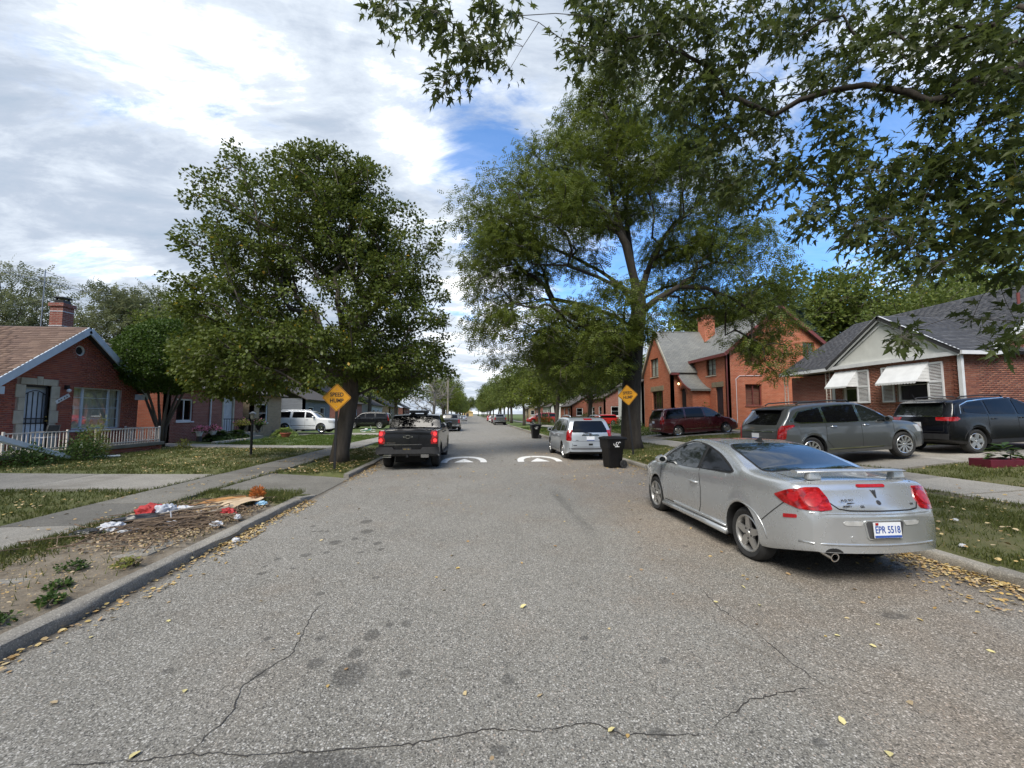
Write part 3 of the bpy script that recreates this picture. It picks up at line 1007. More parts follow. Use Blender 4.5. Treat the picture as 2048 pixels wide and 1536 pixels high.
def lay_pieces(parent, single, rest, O, u, v, n, outline, holes, bw, bh, joint, proud, mat_single, mat_rest, keep=300, wedge=0.0, v0=None, jit=0.0):
 """courses of bricks or shingles: the largest-looking whole ones as parts, the others joined as one part"""
 O, u, v, n = (np.array(a, float) for a in (O, u, v, n))
 vmin, vmax = min(p[1] for p in outline), max(p[1] for p in outline)
 pcs = []
 row = 0
 vv = vmin if v0 is None else v0
 while vv < vmax:
  mid = vv + bh * .5
  iv = poly_intervals(outline, mid)
  for h in holes:
   if len(h) == 4:
    if h[2] - .01 < mid < h[3] + .01:
     iv = subtract(iv, h[0], h[1])
   else:
    dd = h[2] ** 2 - (mid - h[1]) ** 2
    if dd > 0:
     iv = subtract(iv, h[0] - dd ** .5, h[0] + dd ** .5)
  off = (row % 2) * bw * .5 + (random.uniform(-.08, .08) if wedge else 0)
  for s, e in iv:
   k = math.floor((s - off) / bw)
   x = off + k * bw
   while x < e:
    w = bw * (1 + random.uniform(-jit, jit))
    a, b = max(x, s), min(x + w, e)
    if b - a > 0.035:
     pcs.append((a + joint / 2, b - joint / 2, vv + joint / 2, vv + bh - (joint / 2 if not wedge else -0.02), abs(b - a - w) < 1e-6))
    x += w
  vv += bh
  row += 1
 if not pcs:
  return
 A = np.array([p[:4] for p in pcs])
 C = O + np.outer((A[:, 0] + A[:, 1]) / 2, u) + np.outer((A[:, 2] + A[:, 3]) / 2, v)
 dist = np.linalg.norm(C - CAMV, axis=1)
 # not those outside the frame
 fwd = np.array([math.sin(YAW), math.cos(YAW)])
 rgt = np.array([math.cos(YAW), -math.sin(YAW)])
 inside = abs((C[:, :2] @ rgt) / np.maximum(C[:, :2] @ fwd, .1)) < 1.23
 order = [i for i in np.argsort(dist) if pcs[i][4] and inside[i]][:keep]
 chosen = set(order)
 MT = Matrix((Vector(u), Vector(v), Vector(n))).transposed()
 eul = MT.to_euler()
 shared = {}
 for i in order:
  a, b, c, d, _ = pcs[i]
  key = (round(b - a, 3), round(d - c, 3), i % 4)
  if key not in shared:
   shared[key] = piece_mesh(single, b - a, d - c, proud * random.uniform(.7, 1.25), wedge, mat_single)
  o = link(bpy.data.objects.new(single, shared[key]), parent)
  o.location = Vector(C[i])
  o.rotation_euler = eul
 V, Fc = [], []
 for i in range(len(pcs)):
  if i in chosen:
   continue
  a, b, c, d, _ = pcs[i]
  pr = proud * random.uniform(.6, 1.3)
  base = O + u * 0
  lo = pr + (wedge if wedge else 0)
  hi = pr if not wedge else pr * .35
  pts = [(a, c, 0), (b, c, 0), (b, d, 0), (a, d, 0), (a, c, lo), (b, c, lo), (b, d, hi), (a, d, hi)]
  k = len(V)
  V += [tuple(O + u * p[0] + v * p[1] + n * p[2]) for p in pts]
  Fc += [(k + 4, k + 5, k + 6, k + 7), (k, k + 1, k + 5, k + 4), (k + 1, k + 2, k + 6, k + 5), (k + 2, k + 3, k + 7, k + 6), (k + 3, k, k + 4, k + 7)]
 if V:
  o = obj(rest, mesh_np(rest, V, Fc), mat_rest, parent)
  o['kind'] = 'stuff'
def piece_mesh(name, w, h, pr, wedge, mat):
 lo, hi = pr + wedge, (pr if not wedge else pr * .35)
 p = [(-w / 2, -h / 2, 0), (w / 2, -h / 2, 0), (w / 2, h / 2, 0), (-w / 2, h / 2, 0), (-w / 2, -h / 2, lo), (w / 2, -h / 2, lo), (w / 2, h / 2, hi), (-w / 2, h / 2, hi)]
 me = bpy.data.meshes.new(name)
 me.from_pydata(p, [], [(4, 5, 6, 7), (0, 1, 5, 4), (1, 2, 6, 5), (2, 3, 7, 6), (3, 0, 4, 7)])
 me.materials.append(mat)
 return me
def wall_panel(name, parent, mat, O, u, n, outline, holes, depth=0.22, back=False):
 """a wall sheet with real openings and reveals. outline and holes in (u, z)"""
 O, u, n = Vector(O), Vector(u), Vector(n)
 bm = bmesh.new()
 def P(q, d=0.0):
  return O + u * q[0] + Vector((0, 0, q[1])) - n * d
 loops = [list(outline)]
 for h in holes:
  if len(h) == 4:
   loops.append([(h[0], h[2]), (h[1], h[2]), (h[1], h[3]), (h[0], h[3])])
  elif len(h) == 3:
   loops.append([(h[0] + h[2] * math.cos(2 * math.pi * k / 20), h[1] + h[2] * math.sin(2 * math.pi * k / 20)) for k in range(20)])
  else:
   loops.append(list(h))
 edges = []
 for lp in loops:
  vs_ = [bm.verts.new(P(q)) for q in lp]
  edges += [bm.edges.new((vs_[i], vs_[(i + 1) % len(vs_)])) for i in range(len(vs_))]
 bmesh.ops.triangle_fill(bm, use_beauty=True, use_dissolve=True, edges=edges, normal=n)
 for f in list(bm.faces):
  if f.normal.dot(n) < 0:
   f.normal_flip()
 for lp in loops:
  a = [bm.verts.new(P(q)) for q in lp]
  b = [bm.verts.new(P(q, depth)) for q in lp]
  for i in range(len(lp)):
   j = (i + 1) % len(lp)
   bm.faces.new((a[i], a[j], b[j], b[i]))
 me = bpy.data.meshes.new(name)
 bm.to_mesh(me)
 bm.free()
 auto_uv(me)
 return obj(name, me, mat, parent)
def frame_of(O, u, n):
 """local frame: x along the wall, y up, z out of the wall"""
 return Matrix.Translation(Vector(O)) @ Matrix((Vector(u), Vector((0, 0, 1)), Vector(n))).transposed().to_4x4()
def window(parent, O, u, n, rect, recess=0.09, fw=0.06, bars_v=(), bars_h=(), mat='white_trim', behind='interior', sill=True, name='window', sill_mat=None, thin=0.022):
 u0, u1, z0, z1 = rect
 w, h = u1 - u0, z1 - z0
 mb = MB()
 t = 0.05
 for lo, hi in (((0, 0), (fw, h)), ((w - fw, 0), (w, h)), ((fw, 0), (w - fw, fw)), ((fw, h - fw), (w - fw, h))):
  mb.b2((lo[0], lo[1], -t), (hi[0], hi[1], 0))
 for b, bw in bars_v:
  mb.b2((b * w - bw / 2, fw, -t + .004), (b * w + bw / 2, h - fw, -.003))
 fr = mb.build(name, M[mat], parent)
 fr.matrix_local = frame_of(Vector(O) + Vector(u) * u0 + Vector((0, 0, z0)) - Vector(n) * recess, u, n)
 # panes between the posts, thin glazing bars
 xs = [fw] + [b * w for b, _ in bars_v] + [w - fw]
 for i in range(len(xs) - 1):
  p = MB()
  p.add([(xs[i], fw, -.03), (xs[i + 1], fw, -.03), (xs[i + 1], h - fw, -.03), (xs[i], h - fw, -.03)], [(0, 1, 2, 3)])
  p.build('pane', M['window_glass'], fr)
  for bh in (bars_h[i] if i < len(bars_h) else ()):
   q = MB().b2((xs[i] + .012, bh * h - thin / 2, -.036), (xs[i + 1] - .012, bh * h + thin / 2, -.012))
   q.build('glazing_bar', M[mat], fr)
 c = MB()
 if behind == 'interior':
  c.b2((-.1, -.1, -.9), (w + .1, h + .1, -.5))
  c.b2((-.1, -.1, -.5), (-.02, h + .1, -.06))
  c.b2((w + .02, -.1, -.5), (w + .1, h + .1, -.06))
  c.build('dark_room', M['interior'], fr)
 else:
  P = []
  for k in range(60):
   x = w * k / 59
   P.append([(x, y, -.13 + .018 * math.sin(k * 1.9) + .01 * math.sin(k * .7)) for y in (0, h)])
  c.grid(P)
  c.build('curtain', M[behind], fr, smooth='all')
 if sill:
  s = MB().b2((-.06, -.075, -.05), (w + .06, -.002, recess + .05))
  s.build('sill', M[sill_mat or mat], fr)
 return fr
def roof_plane(parent, name, mat, quad, th=0.10):
 return MB().slab(quad, th).build(name, mat, parent)
def trim_bar(parent, name, p, q, w, h, mat, up=(0, 0, 1)):
 return MB().bar(p, q, w, h, up).build(name, mat, parent)
def shingles(parent, e0, e1, r0, keep, ms, mr, outline=None, single='shingle', bw=0.31, bh=0.145):
 """eave from e0 to e1, r0 above e0 on the ridge"""
 e0, e1, r0 = Vector(e0), Vector(e1), Vector(r0)
 u = (e1 - e0).normalized()
 s = r0 - e0
 v = (s - u * s.dot(u)).normalized()
 n = u.cross(v)
 if n.z < 0:
  n = -n
 L, S = (e1 - e0).length, s.dot(v)
 lay_pieces(parent, single, 'shingle_field', e0 + n * 0.002, u, v, n, outline or [(0, 0), (L, 0), (L, S), (0, S)], [], bw, bh, 0.006, 0.006, M[ms], M[mr], keep, wedge=0.010, jit=0.12)
def build_gable_house():
 """red brick house with the porch, on the western side"""
 h = thing('brick_house', 'red brick gabled house with brown shingle roof, limestone door surround and white porch railing', 'house', (-15, 17.1, 0.3))
 T = Matrix.Translation((15, -17.1, -0.3))
 class Sub:
  pass
 X = -15.0
 ap, zr, zl = 17.1, 5.10, 2.95
 y0, y1 = 14.38, 20.0
 door = (15.28, 16.13, 0.60, 2.80)
 win = (16.98, 19.10, 1.20, 2.84)
 rnd = (17.12, 4.22, 0.20)
 out = [(y0, .25), (y1, .25), (y1, zl + .02), (ap, zr - .14), (y0, zl + .02)]
 O, u, n = (X, 0, 0), (0, 1, 0), (1, 0, 0)
 bits = []
 def own(o):
  bits.append(o)
  return o
 before = set(bpy.data.objects)
 wall_panel('front_wall', h, M['mortar'], O, u, n, out, [door, win, rnd])
 lay_pieces(h, 'brick', 'brickwork', O, u, (0, 0, 1), n, out, [(15.02, 16.40, 0.2, 3.02), win, (rnd[0], rnd[1], .30)], 0.213, 0.0695, 0.011, 0.007, M['brick_red_single'], M['brick_red'], 290)
 # ring of bricks round the small window
 for k in range(18):
  a = 2 * math.pi * (k + .5) / 18
  mb = MB().box((0, 0, 0), (0.010, 0.066, 0.10), Matrix.Rotation(a - math.pi / 2, 3, 'X'))
  o = mb.build('brick', M['brick_red_single'], h)
  o.location = (X + .003, rnd[0] + .25 * math.cos(a), rnd[1] + .25 * math.sin(a))
 rw = MB().lathe([(.20, -.03), (.155, -.03), (.155, -.09), (.20, -.09)], axis='x', n=24)
 rw.lathe([(0.0, -.08), (.155, -.08)], axis='x', n=24)
 o = MB().lathe([(.20, -.03), (.155, -.03), (.155, -.09)], axis='x', n=24).build('round_window', M['white_trim'], h)
 o.location = (X, rnd[0], rnd[1])
 MB().lathe([(0.001, -.08), (.16, -.08)], axis='x', n=24).build('pane', M['interior'], o)
 # limestone blocks round the door
 q = []
 for k, zz in enumerate(np.arange(.60, 2.56, .44)):
  w = .30 if k % 2 == 0 else .20
  q += [((15.28 - w, 15.28), zz, min(zz + .43, 2.80)), ((16.13, 16.13 + w), zz, min(zz + .43, 2.80))]
 for (a, b), z0, z1 in q:
  MB().b2((X - .10, a, z0), (X + .035, b, z1)).build('limestone_block', M['limestone'], h, bevel=.006)
 for a, b, z1 in ((15.12, 15.62, 3.02), (15.63, 15.82, 3.10), (15.83, 16.32, 3.02)):
  MB().b2((X - .10, a, 2.806), (X + .035, b, z1)).build('limestone_block', M['limestone'], h, bevel=.006)
 # door behind a black security gate
 d = MB().b2((X - .20, door[0], .60), (X - .16, door[1], 2.80)).build('door', M['blue_trim'], h)
 g = MB()
 a, b = door[0] + .01, door[1] - .01
 for lo, hi in (((a, .62), (a + .06, 2.79)), ((b - .06, .62), (b, 2.79)), ((a, .62), (b, .68)), ((a, 2.72), (b, 2.79)), ((a, 1.62), (b, 1.66)), ((a, 1.46), (b, 1.50))):
  g.b2((X - .09, lo[0], lo[1]), (X - .05, hi[0], hi[1]))
 for k in range(1, 5):
  yy = a + (b - a) * k / 5
  g.b2((X - .08, yy - .010, .66), (X - .06, yy + .010, 2.45 + .12 * math.sin(math.pi * k / 5)))
 P = [(X - .07, a + .05 + (b - a - .1) * t, 2.45 + .16 * math.sin(math.pi * t)) for t in np.linspace(0, 1, 9)]
 g.tube(P, .016, 6)
 gate = g.build('security_gate', M['black_iron'], h)
 kb = MB().lathe([(0.0, -.03), (.03, -.02), (.035, .01), (.02, .04), (0.0, .045)], (X - .03, b - .05, 1.56), 'x', 12)
 kb.lathe([(0.0, -.03), (.022, -.02), (.025, .01), (0.0, .03)], (X - .03, b - .05, 1.70), 'x', 12)
 kb.build('handle', M['brass'], gate, smooth=True)
 MB().b2((X - .075, a + .06, .7), (X - .072, b - .06, 1.45)).build('screen', M['blue_trim'], gate)
 # picture window
 window(h, O, u, n, win, .07, .06, ((.215, .075), (.755, .075)), ((.25, .5, .53, .75), (.25, .5, .75), (.25, .5, .53, .75)), 'blue_trim', 'curtain', True)
 # roof: two planes, barge boards
 xr = -27.0
 for sg in (-1, 1):
  ye = ap + sg * 3.05
  ze = zr - (zr - zl) * 3.05 / 2.72 + .08
  f = (X + .32, ye, ze + .04)
  roof_plane(h, 'roof_slope', M['underlay'], [f, (X + .32, ap, zr + .04), (xr, ap, zr + .04), (xr, ye, ze + .04)], .14)
  MB().bar((X + .325, ye, ze - .09), (X + .325, ap, zr - .09), .045, .24).build('barge_board', M['blue_trim'], h)
  MB().b2((X - .0, ye - .02 if sg < 0 else ye - .34, ze - .34), (X + .30, ye + .34 if sg < 0 else ye + .02, ze - .10)).build('eave_return', M['blue_trim'], h)
 e = ap - 3.05
 ze = zr - (zr - zl) * 3.05 / 2.72 + .08
 shingles(h, (xr, e, ze + .045), (X + .34, e, ze + .045), (xr, ap, zr + .045), 290, 'shingle_brown_single', 'shingle_brown')
 # side walls, rear mass and its taller roof
 MB().b2((xr + .3, y0 + .05, .2), (X - .24, y1 - .05, zl)).build('rear_wall', M['brick_far_red'], h)
 rr = MB().prism([(12.0, 3.6), (20.5, 3.6), (16.4, 6.75)], 'x', -32, -23.5)
 rr.build('rear_roof', M['roof_dark'], h)
 # chimney
 c = MB().b2((-18.0, 19.05, 3.2), (-17.5, 19.55, 6.55))
 ch = c.build('chimney', M['brick_far_red'], h)
 MB().b2((-18.05, 19.0, 6.40), (-17.45, 19.6, 6.552)).build('chimney_band', M['brick_far_red'], ch)
 for z in (6.18, 5.55):
  MB().b2((-18.012, 19.038, z), (-17.488, 19.562, z + .025)).build('mortar_band', M['white_trim'], ch)
 MB().b2((-17.92, 19.12, 6.552), (-17.58, 19.47, 6.70)).b2((-17.98, 19.06, 6.79), (-17.52, 19.53, 6.83)).b2((-17.9, 19.14, 6.70), (-17.85, 19.2, 6.79)).b2((-17.65, 19.4, 6.70), (-17.6, 19.45, 6.79)).build('flue_cap', M['black_iron'], ch)
 # porch lamp and slanted number board
 o = MB().b2((X, 16.60, 2.72), (X + .12, 16.68, 2.86)).build('wall_lamp', M['black_iron'], h)
 MB().lathe([(0.0, -.07), (.05, -.05), (.07, 0), (.05, .05), (0, .07)], (X + .14, 16.64, 2.66), 'z', 12).build('globe', M['white_trim'], o, smooth=True)
 nb = MB().b2((-.28, -.065, 0), (.28, .065, .025)).build('number_board', M['white_trim'], h)
 nb.matrix_local = frame_of((X + .012, 16.55, 2.36), (0, math.cos(.55), math.sin(.55)), n)
 nb.rotation_euler = (Matrix((Vector((0, math.cos(.55), math.sin(.55))), Vector((0, -math.sin(.55), math.cos(.55))), Vector((1, 0, 0)))).transposed()).to_euler()
 for xx in (-.17, -.08, .06, .16):
  MB().tube([(xx - .02, -.03, .027), (xx + .015, .03, .027), (xx + .03, -.03, .027)], .009, 5).build('numeral', M['black_iron'], nb)
 # porch
 pf = MB().b2((-15 + .002, 12.6, .48), (-13.38, 19.42, .62)).build('porch_floor', M['porch_floor'], h, bevel=.015)
 pb = [(12.65, .05), (19.36, .05), (19.36, .478), (12.65, .478)]
 wall_panel('porch_base', h, M['mortar'], (-13.46, 0, 0), u, n, pb, [(15.25, 16.2, .05, .47)], .3)
 lay_pieces(h, 'porch_brick', 'porch_brickwork', (-13.46, 0, 0), u, (0, 0, 1), n, pb, [(15.25, 16.2, 0, .5)], .213, .0695, .011, .007, M['brick_red_single'], M['brick_red'], 120)
 for k, (xx, zz) in enumerate(((-13.36, .42), (-13.06, .28))):
  MB().b2((xx, 15.2, .05), (xx + .32, 16.25, zz)).build('porch_step', M['porch_floor'], h, bevel=.01)
 def railing(p, q, scroll=False):
  p, q = Vector(p), Vector(q)
  L = (q - p).length
  d = (q - p) / L
  rl = MB().bar(p + Vector((0, 0, .60)), q + Vector((0, 0, .60)), .045, .03).bar(p + Vector((0, 0, .09)), q + Vector((0, 0, .09)), .035, .025)
  rl = rl.build('railing', M['white_iron'], h)
  k = int(L / .125)
  for i in range(k + 1):
   b = p + d * (L * i / k)
   w = .05 if i in (0, k) else .018
   MB().bar(b, b + Vector((0, 0, .66 if i in (0, k) else .595)), w, w).build('baluster', M['white_iron'], rl)
  if scroll:
   for j in range(3):
    c_ = p + d * (L * (j + .5) / 3)
    for sg in (-1, 1):
     pts = [c_ + d * (sg * (.03 + .012 * t) * math.cos(t * 1.6)) + Vector((0, 0, .34 + sg * .02 * t + .05 * math.sin(t * 1.6))) for t in np.linspace(0, 7, 18)]
     MB().tube(pts, .008, 5).build('scroll', M['white_iron'], rl)
 railing((-13.5, 16.22, .62), (-13.5, 19.25, .62))
 railing((-13.5, 13.28, .62), (-13.5, 15.18, .62))
 railing((-14.9, 19.3, .62), (-13.55, 19.3, .62), True)
 # children were modelled in world coordinates
 for o in list(h.children):
  o.matrix_parent_inverse = T
 return h
def fix_parent(root):
 T = Matrix.Translation(root.location).inverted()
 for o in list(root.children):
  o.matrix_parent_inverse = T
def build_left_neighbours():
 # second red brick house, mostly behind the big tree
 h = thing('brick_house', 'red brick house with white window and white barred front door behind the dense tree', 'house', (-15.2, 25, .4))
 X = -15.2
 O, u, n = (X, 0, 0), (0, 1, 0), (1, 0, 0)
 win, door = (22.75, 24.0, 1.42, 2.60), (26.75, 27.75, .72, 2.85)
 wall_panel('front_wall', h, M['brick_far_red'], O, u, n, [(22.1, .2), (28.9, .2), (28.9, 3.3), (22.1, 3.3)], [win, door])
 wall_panel('side_wall', h, M['brick_side'], (0, 22.1, 0), (1, 0, 0), (0, -1, 0), [(-26, .2), (X, .2), (X, 3.3), (-26, 3.3)], [])
 window(h, O, u, n, win, .06, .07, ((.5, .06),), (), 'white_trim', 'interior', True)
 roof_plane(h, 'roof', M['roof_dark'], [(X + .4, 21.8, 3.2), (X + .4, 29.2, 3.2), (-20.5, 29.2, 5.8), (-20.5, 21.8, 5.8)])
 roof_plane(h, 'roof', M['roof_dark'], [(-26, 21.8, 3.2), (-26, 29.2, 3.2), (-20.5, 29.2, 5.8), (-20.5, 21.8, 5.8)])
 d = MB().b2((X - .14, 26.76, .72), (X - .08, 27.74, 2.84)).build('door', M['white_trim'], h)
 fr = MB()
 for a, b in (((26.62, .72), (26.76, 2.95)), ((27.74, .72), (27.88, 2.95)), ((26.76, 2.84), (27.74, 2.95))):
  fr.b2((X - .1, a[0], a[1]), (X + .03, b[0], b[1]))
 fr.build('door_frame', M['limestone'], d)
 g = MB()
 for k in range(9):
  yy = 26.82 + .107 * k
  g.b2((X - .07, yy - .012, .75), (X - .05, yy + .012, 2.8))
 for z in (.76, 1.4, 1.75, 2.4, 2.78):
  g.b2((X - .068, 26.78, z - .02), (X - .052, 27.72, z + .02))
 g.build('door_grille', M['white_trim'], d)
 MB().tube([(X + .06, 25.42, .5), (X + .06, 25.42, 3.2)], .045, 8).build('downspout', M['white_trim'], h)
 MB().b2((X + .01, 26.2, .15), (X + 1.3, 28.6, .66)).b2((X + 1.3, 26.5, .15), (X + 1.65, 28.3, .42)).build('front_step', M['concrete'], h)
 rl = MB()
 for k in range(9):
  rl.bar((X + .35 + .14 * k, 26.3, .66), (X + .35 + .14 * k, 26.3, 1.5), .018)
  rl.bar((X + .35 + .14 * k, 28.5, .66), (X + .35 + .14 * k, 28.5, 1.5), .018)
 rl.bar((X + .3, 26.3, 1.5), (X + 1.5, 26.3, 1.5), .04).bar((X + .3, 28.5, 1.5), (X + 1.5, 28.5, 1.5), .04)
 rl.build('iron_railing', M['black_iron'], h)
 fix_parent(h)
 # tan house
 h = thing('brick_house', 'tan block house with white framed sash window beside the white sport utility vehicle', 'house', (-15.2, 32, .3))
 win = (31.0, 32.25, 1.18, 2.55)
 wall_panel('front_wall', h, M['brick_tan'], O, u, n, [(30.1, .1), (34.4, .1), (34.4, 3.3), (30.1, 3.3)], [win])
 wall_panel('side_wall', h, M['brick_tan'], (0, 30.1, 0), (1, 0, 0), (0, -1, 0), [(-26, .1), (X, .1), (X, 3.3), (-26, 3.3)], [])
 window(h, O, u, n, win, .06, .09, (), ((.5,),), 'white_trim', 'interior', True)
 for q in ([(X + .4, 29.8, 3.2), (X + .4, 34.7, 3.2), (-20.5, 34.7, 5.8), (-20.5, 29.8, 5.8)], [(-26, 29.8, 3.2), (-26, 34.7, 3.2), (-20.5, 34.7, 5.8), (-20.5, 29.8, 5.8)]):
  roof_plane(h, 'roof', M['roof_dark'], q)
 MB().b2((X + .01, 33.0, .1), (X + 1.2, 34.3, .55)).build('front_step', M['concrete'], h)
 fix_parent(h)
 for nm, lab, yy, dy, mat in (('house', 'pale clapboard house glimpsed beyond the dark brick one on the western side', 67, 8, 'siding_white'), ('house', 'tan brick house glimpsed farther down the western side', 82, 9, 'brick_tan'), ('house', 'last red brick house glimpsed on the western side', 98, 9, 'brick_far_red'), ('house', 'grey clapboard house in the shade behind the black sport utility vehicle', 41, 7, 'siding_grey'), ('house', 'dark brick house far down the western side past the grey one', 53.5, 8, 'brick_far_red')):
  h = thing(nm, lab, 'house', (-16, yy + dy / 2, .2))
  X2 = -16.0
  wn_ = [(yy + 1.0, yy + 2.4, 1.2, 2.5), (yy + 4.2, yy + 5.6, 1.2, 2.5)]
  wall_panel('front_wall', h, M[mat], (X2, 0, 0), u, n, [(yy, .05), (yy + dy, .05), (yy + dy, 3.3), (yy, 3.3)], wn_)
  wall_panel('side_wall', h, M[mat], (0, yy, 0), (1, 0, 0), (0, -1, 0), [(-26, .05), (X2, .05), (X2, 3.3), (-26, 3.3)], [])
  for w in wn_:
   window(h, (X2, 0, 0), u, n, w, .05, .08, (), ((.5,),), 'white_trim', 'interior', False)
  for q in ([(X2 + .4, yy - .3, 3.2), (X2 + .4, yy + dy + .3, 3.2), (-21, yy + dy + .3, 6), (-21, yy - .3, 6)], [(-26, yy - .3, 3.2), (-26, yy + dy + .3, 3.2), (-21, yy + dy + .3, 6), (-21, yy - .3, 6)]):
   roof_plane(h, 'roof', M['roof_dark'], q)
  fix_parent(h)
def build_tudor():
 h = thing('brick_house', 'tall orange brick house with steep grey slate roof and sweeping entry gable', 'house', (17.4, 26.5, .6))
 XM, YG = 17.4, 26.5
 zE, zR, XR_ = 6.2, 9.35, 21.35
 # gable wall facing the driveway
 wA, wB, wC, wD = (18.75, 19.95, 5.28, 6.62), (18.68, 19.88, 2.38, 3.85), (23.1, 24.0, 5.55, 6.85), (22.8, 23.75, 1.0, 3.75)
 wall_panel('gable_wall', h, M['brick_orange'], (0, YG, 0), (1, 0, 0), (0, -1, 0), [(XM, .4), (25.3, .4), (25.3, zE), (XR_, zR - .15), (XM, zE)], [wA, wB, wC, wD])
 for w in (wA, wB, wC):
  window(h, (0, YG, 0), (1, 0, 0), (0, -1, 0), w, .09, .07, ((.5, .05),), ((.33, .66), (.33, .66)), 'maroon_trim', 'interior', True, sill_mat='brick_far_red')
 MB().b2((22.82, YG + .1, 1.0), (23.73, YG + .16, 3.74)).build('door', M['dark_door'], h)
 # street front of the main block
 wF, dF = (27.8, 29.0, 4.62, 5.82), (27.05, 27.9, .95, 3.72)
 wall_panel('front_wall', h, M['brick_orange'], (XM, 0, 0), (0, -1, 0), (-1, 0, 0), [(-31.0, .4), (-YG, .4), (-YG, zE), (-31.0, zE)], [(-29.0, -27.8, 4.62, 5.82), (-27.9, -27.05, .95, 3.72)])
 window(h, (XM, 0, 0), (0, -1, 0), (-1, 0, 0), (-29.0, -27.8, 4.62, 5.82), .09, .06, ((.5, .05),), ((.33, .66), (.33, .66)), 'dark_wood', 'curtain', True, sill_mat='limestone')
 dd = MB().b2((XM + .10, 27.06, .95), (XM + .16, 27.89, 3.70)).build('door', M['dark_door'], h)
 for k in range(5):
  MB().b2((XM + .085, 27.10 + .16 * k, 1.0), (XM + .099, 27.23 + .16 * k, 3.64)).build('plank', M['dark_door'], dd)
 MB().b2((XM - .03, 26.95, 3.72), (XM + .02, 28.35, 4.08)).build('stone_lintel', M['stone_lintel'], h)
 # wing
 XW, Y0, Y1, YR, ze, zr = 15.4, 30.5, 35.6, 33.05, 5.35, 8.75
 w1, w2 = (32.7, 34.2, 4.95, 6.5), (32.0, 34.0, 1.75, 3.72)
 wall_panel('wing_front', h, M['brick_orange'], (XW, 0, 0), (0, -1, 0), (-1, 0, 0), [(-Y1, .3), (-Y0, .3), (-Y0, ze), (-YR, zr - .12), (-Y1, ze)], [(-34.2, -32.7, 4.95, 6.5), (-34.0, -32.0, 1.75, 3.72)])
 window(h, (XW, 0, 0), (0, -1, 0), (-1, 0, 0), (-34.2, -32.7, 4.95, 6.5), .09, .07, ((.5, .05),), ((.5,), (.5,)), 'dark_wood', 'curtain', True, sill_mat='limestone')
 window(h, (XW, 0, 0), (0, -1, 0), (-1, 0, 0), (-34.0, -32.0, 1.75, 3.72), .12, .08, ((.25, .05), (.5, .05), (.75, .05)), ((.25, .5, .75),) * 4, 'dark_wood', 'interior', True)
 MB().b2((XW - .03, 31.8, 3.72), (XW + .02, 34.2, 4.12)).build('stone_lintel', M['stone_lintel'], h)
 wall_panel('wing_side', h, M['brick_orange'], (0, Y0, 0), (1, 0, 0), (0, -1, 0), [(XW, .3), (XM + .1, .3), (XM + .1, ze), (XW, ze)], [])
 # entry under the sweeping roof
 XE, YE = 16.1, 28.72
 curve = [(30.95, 5.62), (30.5, 5.05), (30.0, 4.55), (29.5, 4.14), (29.0, 3.84), (28.5, 3.64)]
 arch = [(-(30.13 + .50 * math.cos(a)), 3.30 + .50 * math.sin(a)) for a in np.linspace(0, math.pi, 13)]
 arch = [(-30.63, .7)] + [(-29.63, .7)] + arch[::-1] if False else [(-29.63, .7)] + [(-(30.13 - .5 * math.cos(a)), 3.30 + .5 * math.sin(a)) for a in np.linspace(0, math.pi, 13)] + [(-30.63, .7)]
 outl = [(-30.9, .4), (-YE, .4)] + [(-y, z - .10) for y, z in reversed(curve) if YE <= y <= 30.9]
 wall_panel('entry_front', h, M['brick_orange'], (XE, 0, 0), (0, -1, 0), (-1, 0, 0), outl, [arch])
 wall_panel('entry_side', h, M['brick_orange'], (0, YE, 0), (1, 0, 0), (0, -1, 0), [(XE, .4), (XM, .4), (XM, 3.6), (XE, 3.6)], [])
 MB().b2((XE + .14, 29.6, .7), (XE + .2, 30.66, 3.82)).build('arched_door', M['interior'], h)
 for k in range(15):
  a = math.pi * (k + .5) / 15
  o = MB().box((0, 0, 0), (.03, .085, .20), Matrix.Rotation(math.pi / 2 - a, 3, 'X')).build('arch_brick', M['brick_far_red'], h)
  o.location = (XE - .006, 30.13 + .60 * math.cos(a), 3.30 + .60 * math.sin(a))
 P = [[(x, y, z) for x in (XE - .25, 16.6, 17.0, XM - .002)] for y, z in curve]
 P2 = [[(x, y, z - .14) for x, y, z in r_] for r_ in P]
 mb = MB().grid(P).grid(P2)
 mb.grid([[r_[0] for r_ in P], [r_[0] for r_ in P2]]).grid([P[-1], P2[-1]])
 mb.build('entry_roof', M['slate_grey'], h)
 MB().tube([(XE - .26, y, z - .07) for y, z in curve], .05, 6).build('entry_roof_edge', M['maroon_trim'], h)
 # roofs
 k = (zR - zE) / (XR_ - XM)
 roof_plane(h, 'main_roof', M['slate_grey'], [(XM - .35, YG - .3, zE - .35 * k + .06), (XM - .35, 38, zE - .35 * k + .06), (XR_, 38, zR + .06), (XR_, YG - .3, zR + .06)], .12)
 roof_plane(h, 'main_roof', M['slate_grey'], [(25.65, YG - .3, zE - .35 * k + .06), (25.65, 38, zE - .35 * k + .06), (XR_, 38, zR + .06), (XR_, YG - .3, zR + .06)], .12)
 MB().bar((XM - .37, YG - .31, zE - .35 * k - .06), (XM - .37, 31.2, zE - .35 * k - .06), .06, .20).build('eave_board', M['maroon_trim'], h)
 for x in (XM - .35, 25.65):
  MB().bar((x, YG - .31, zE - .35 * k - .07), (XR_, YG - .31, zR - .07), .05, .22).build('barge_board', M['maroon_trim'], h)
 kk = (zr - ze) / (YR - Y0)
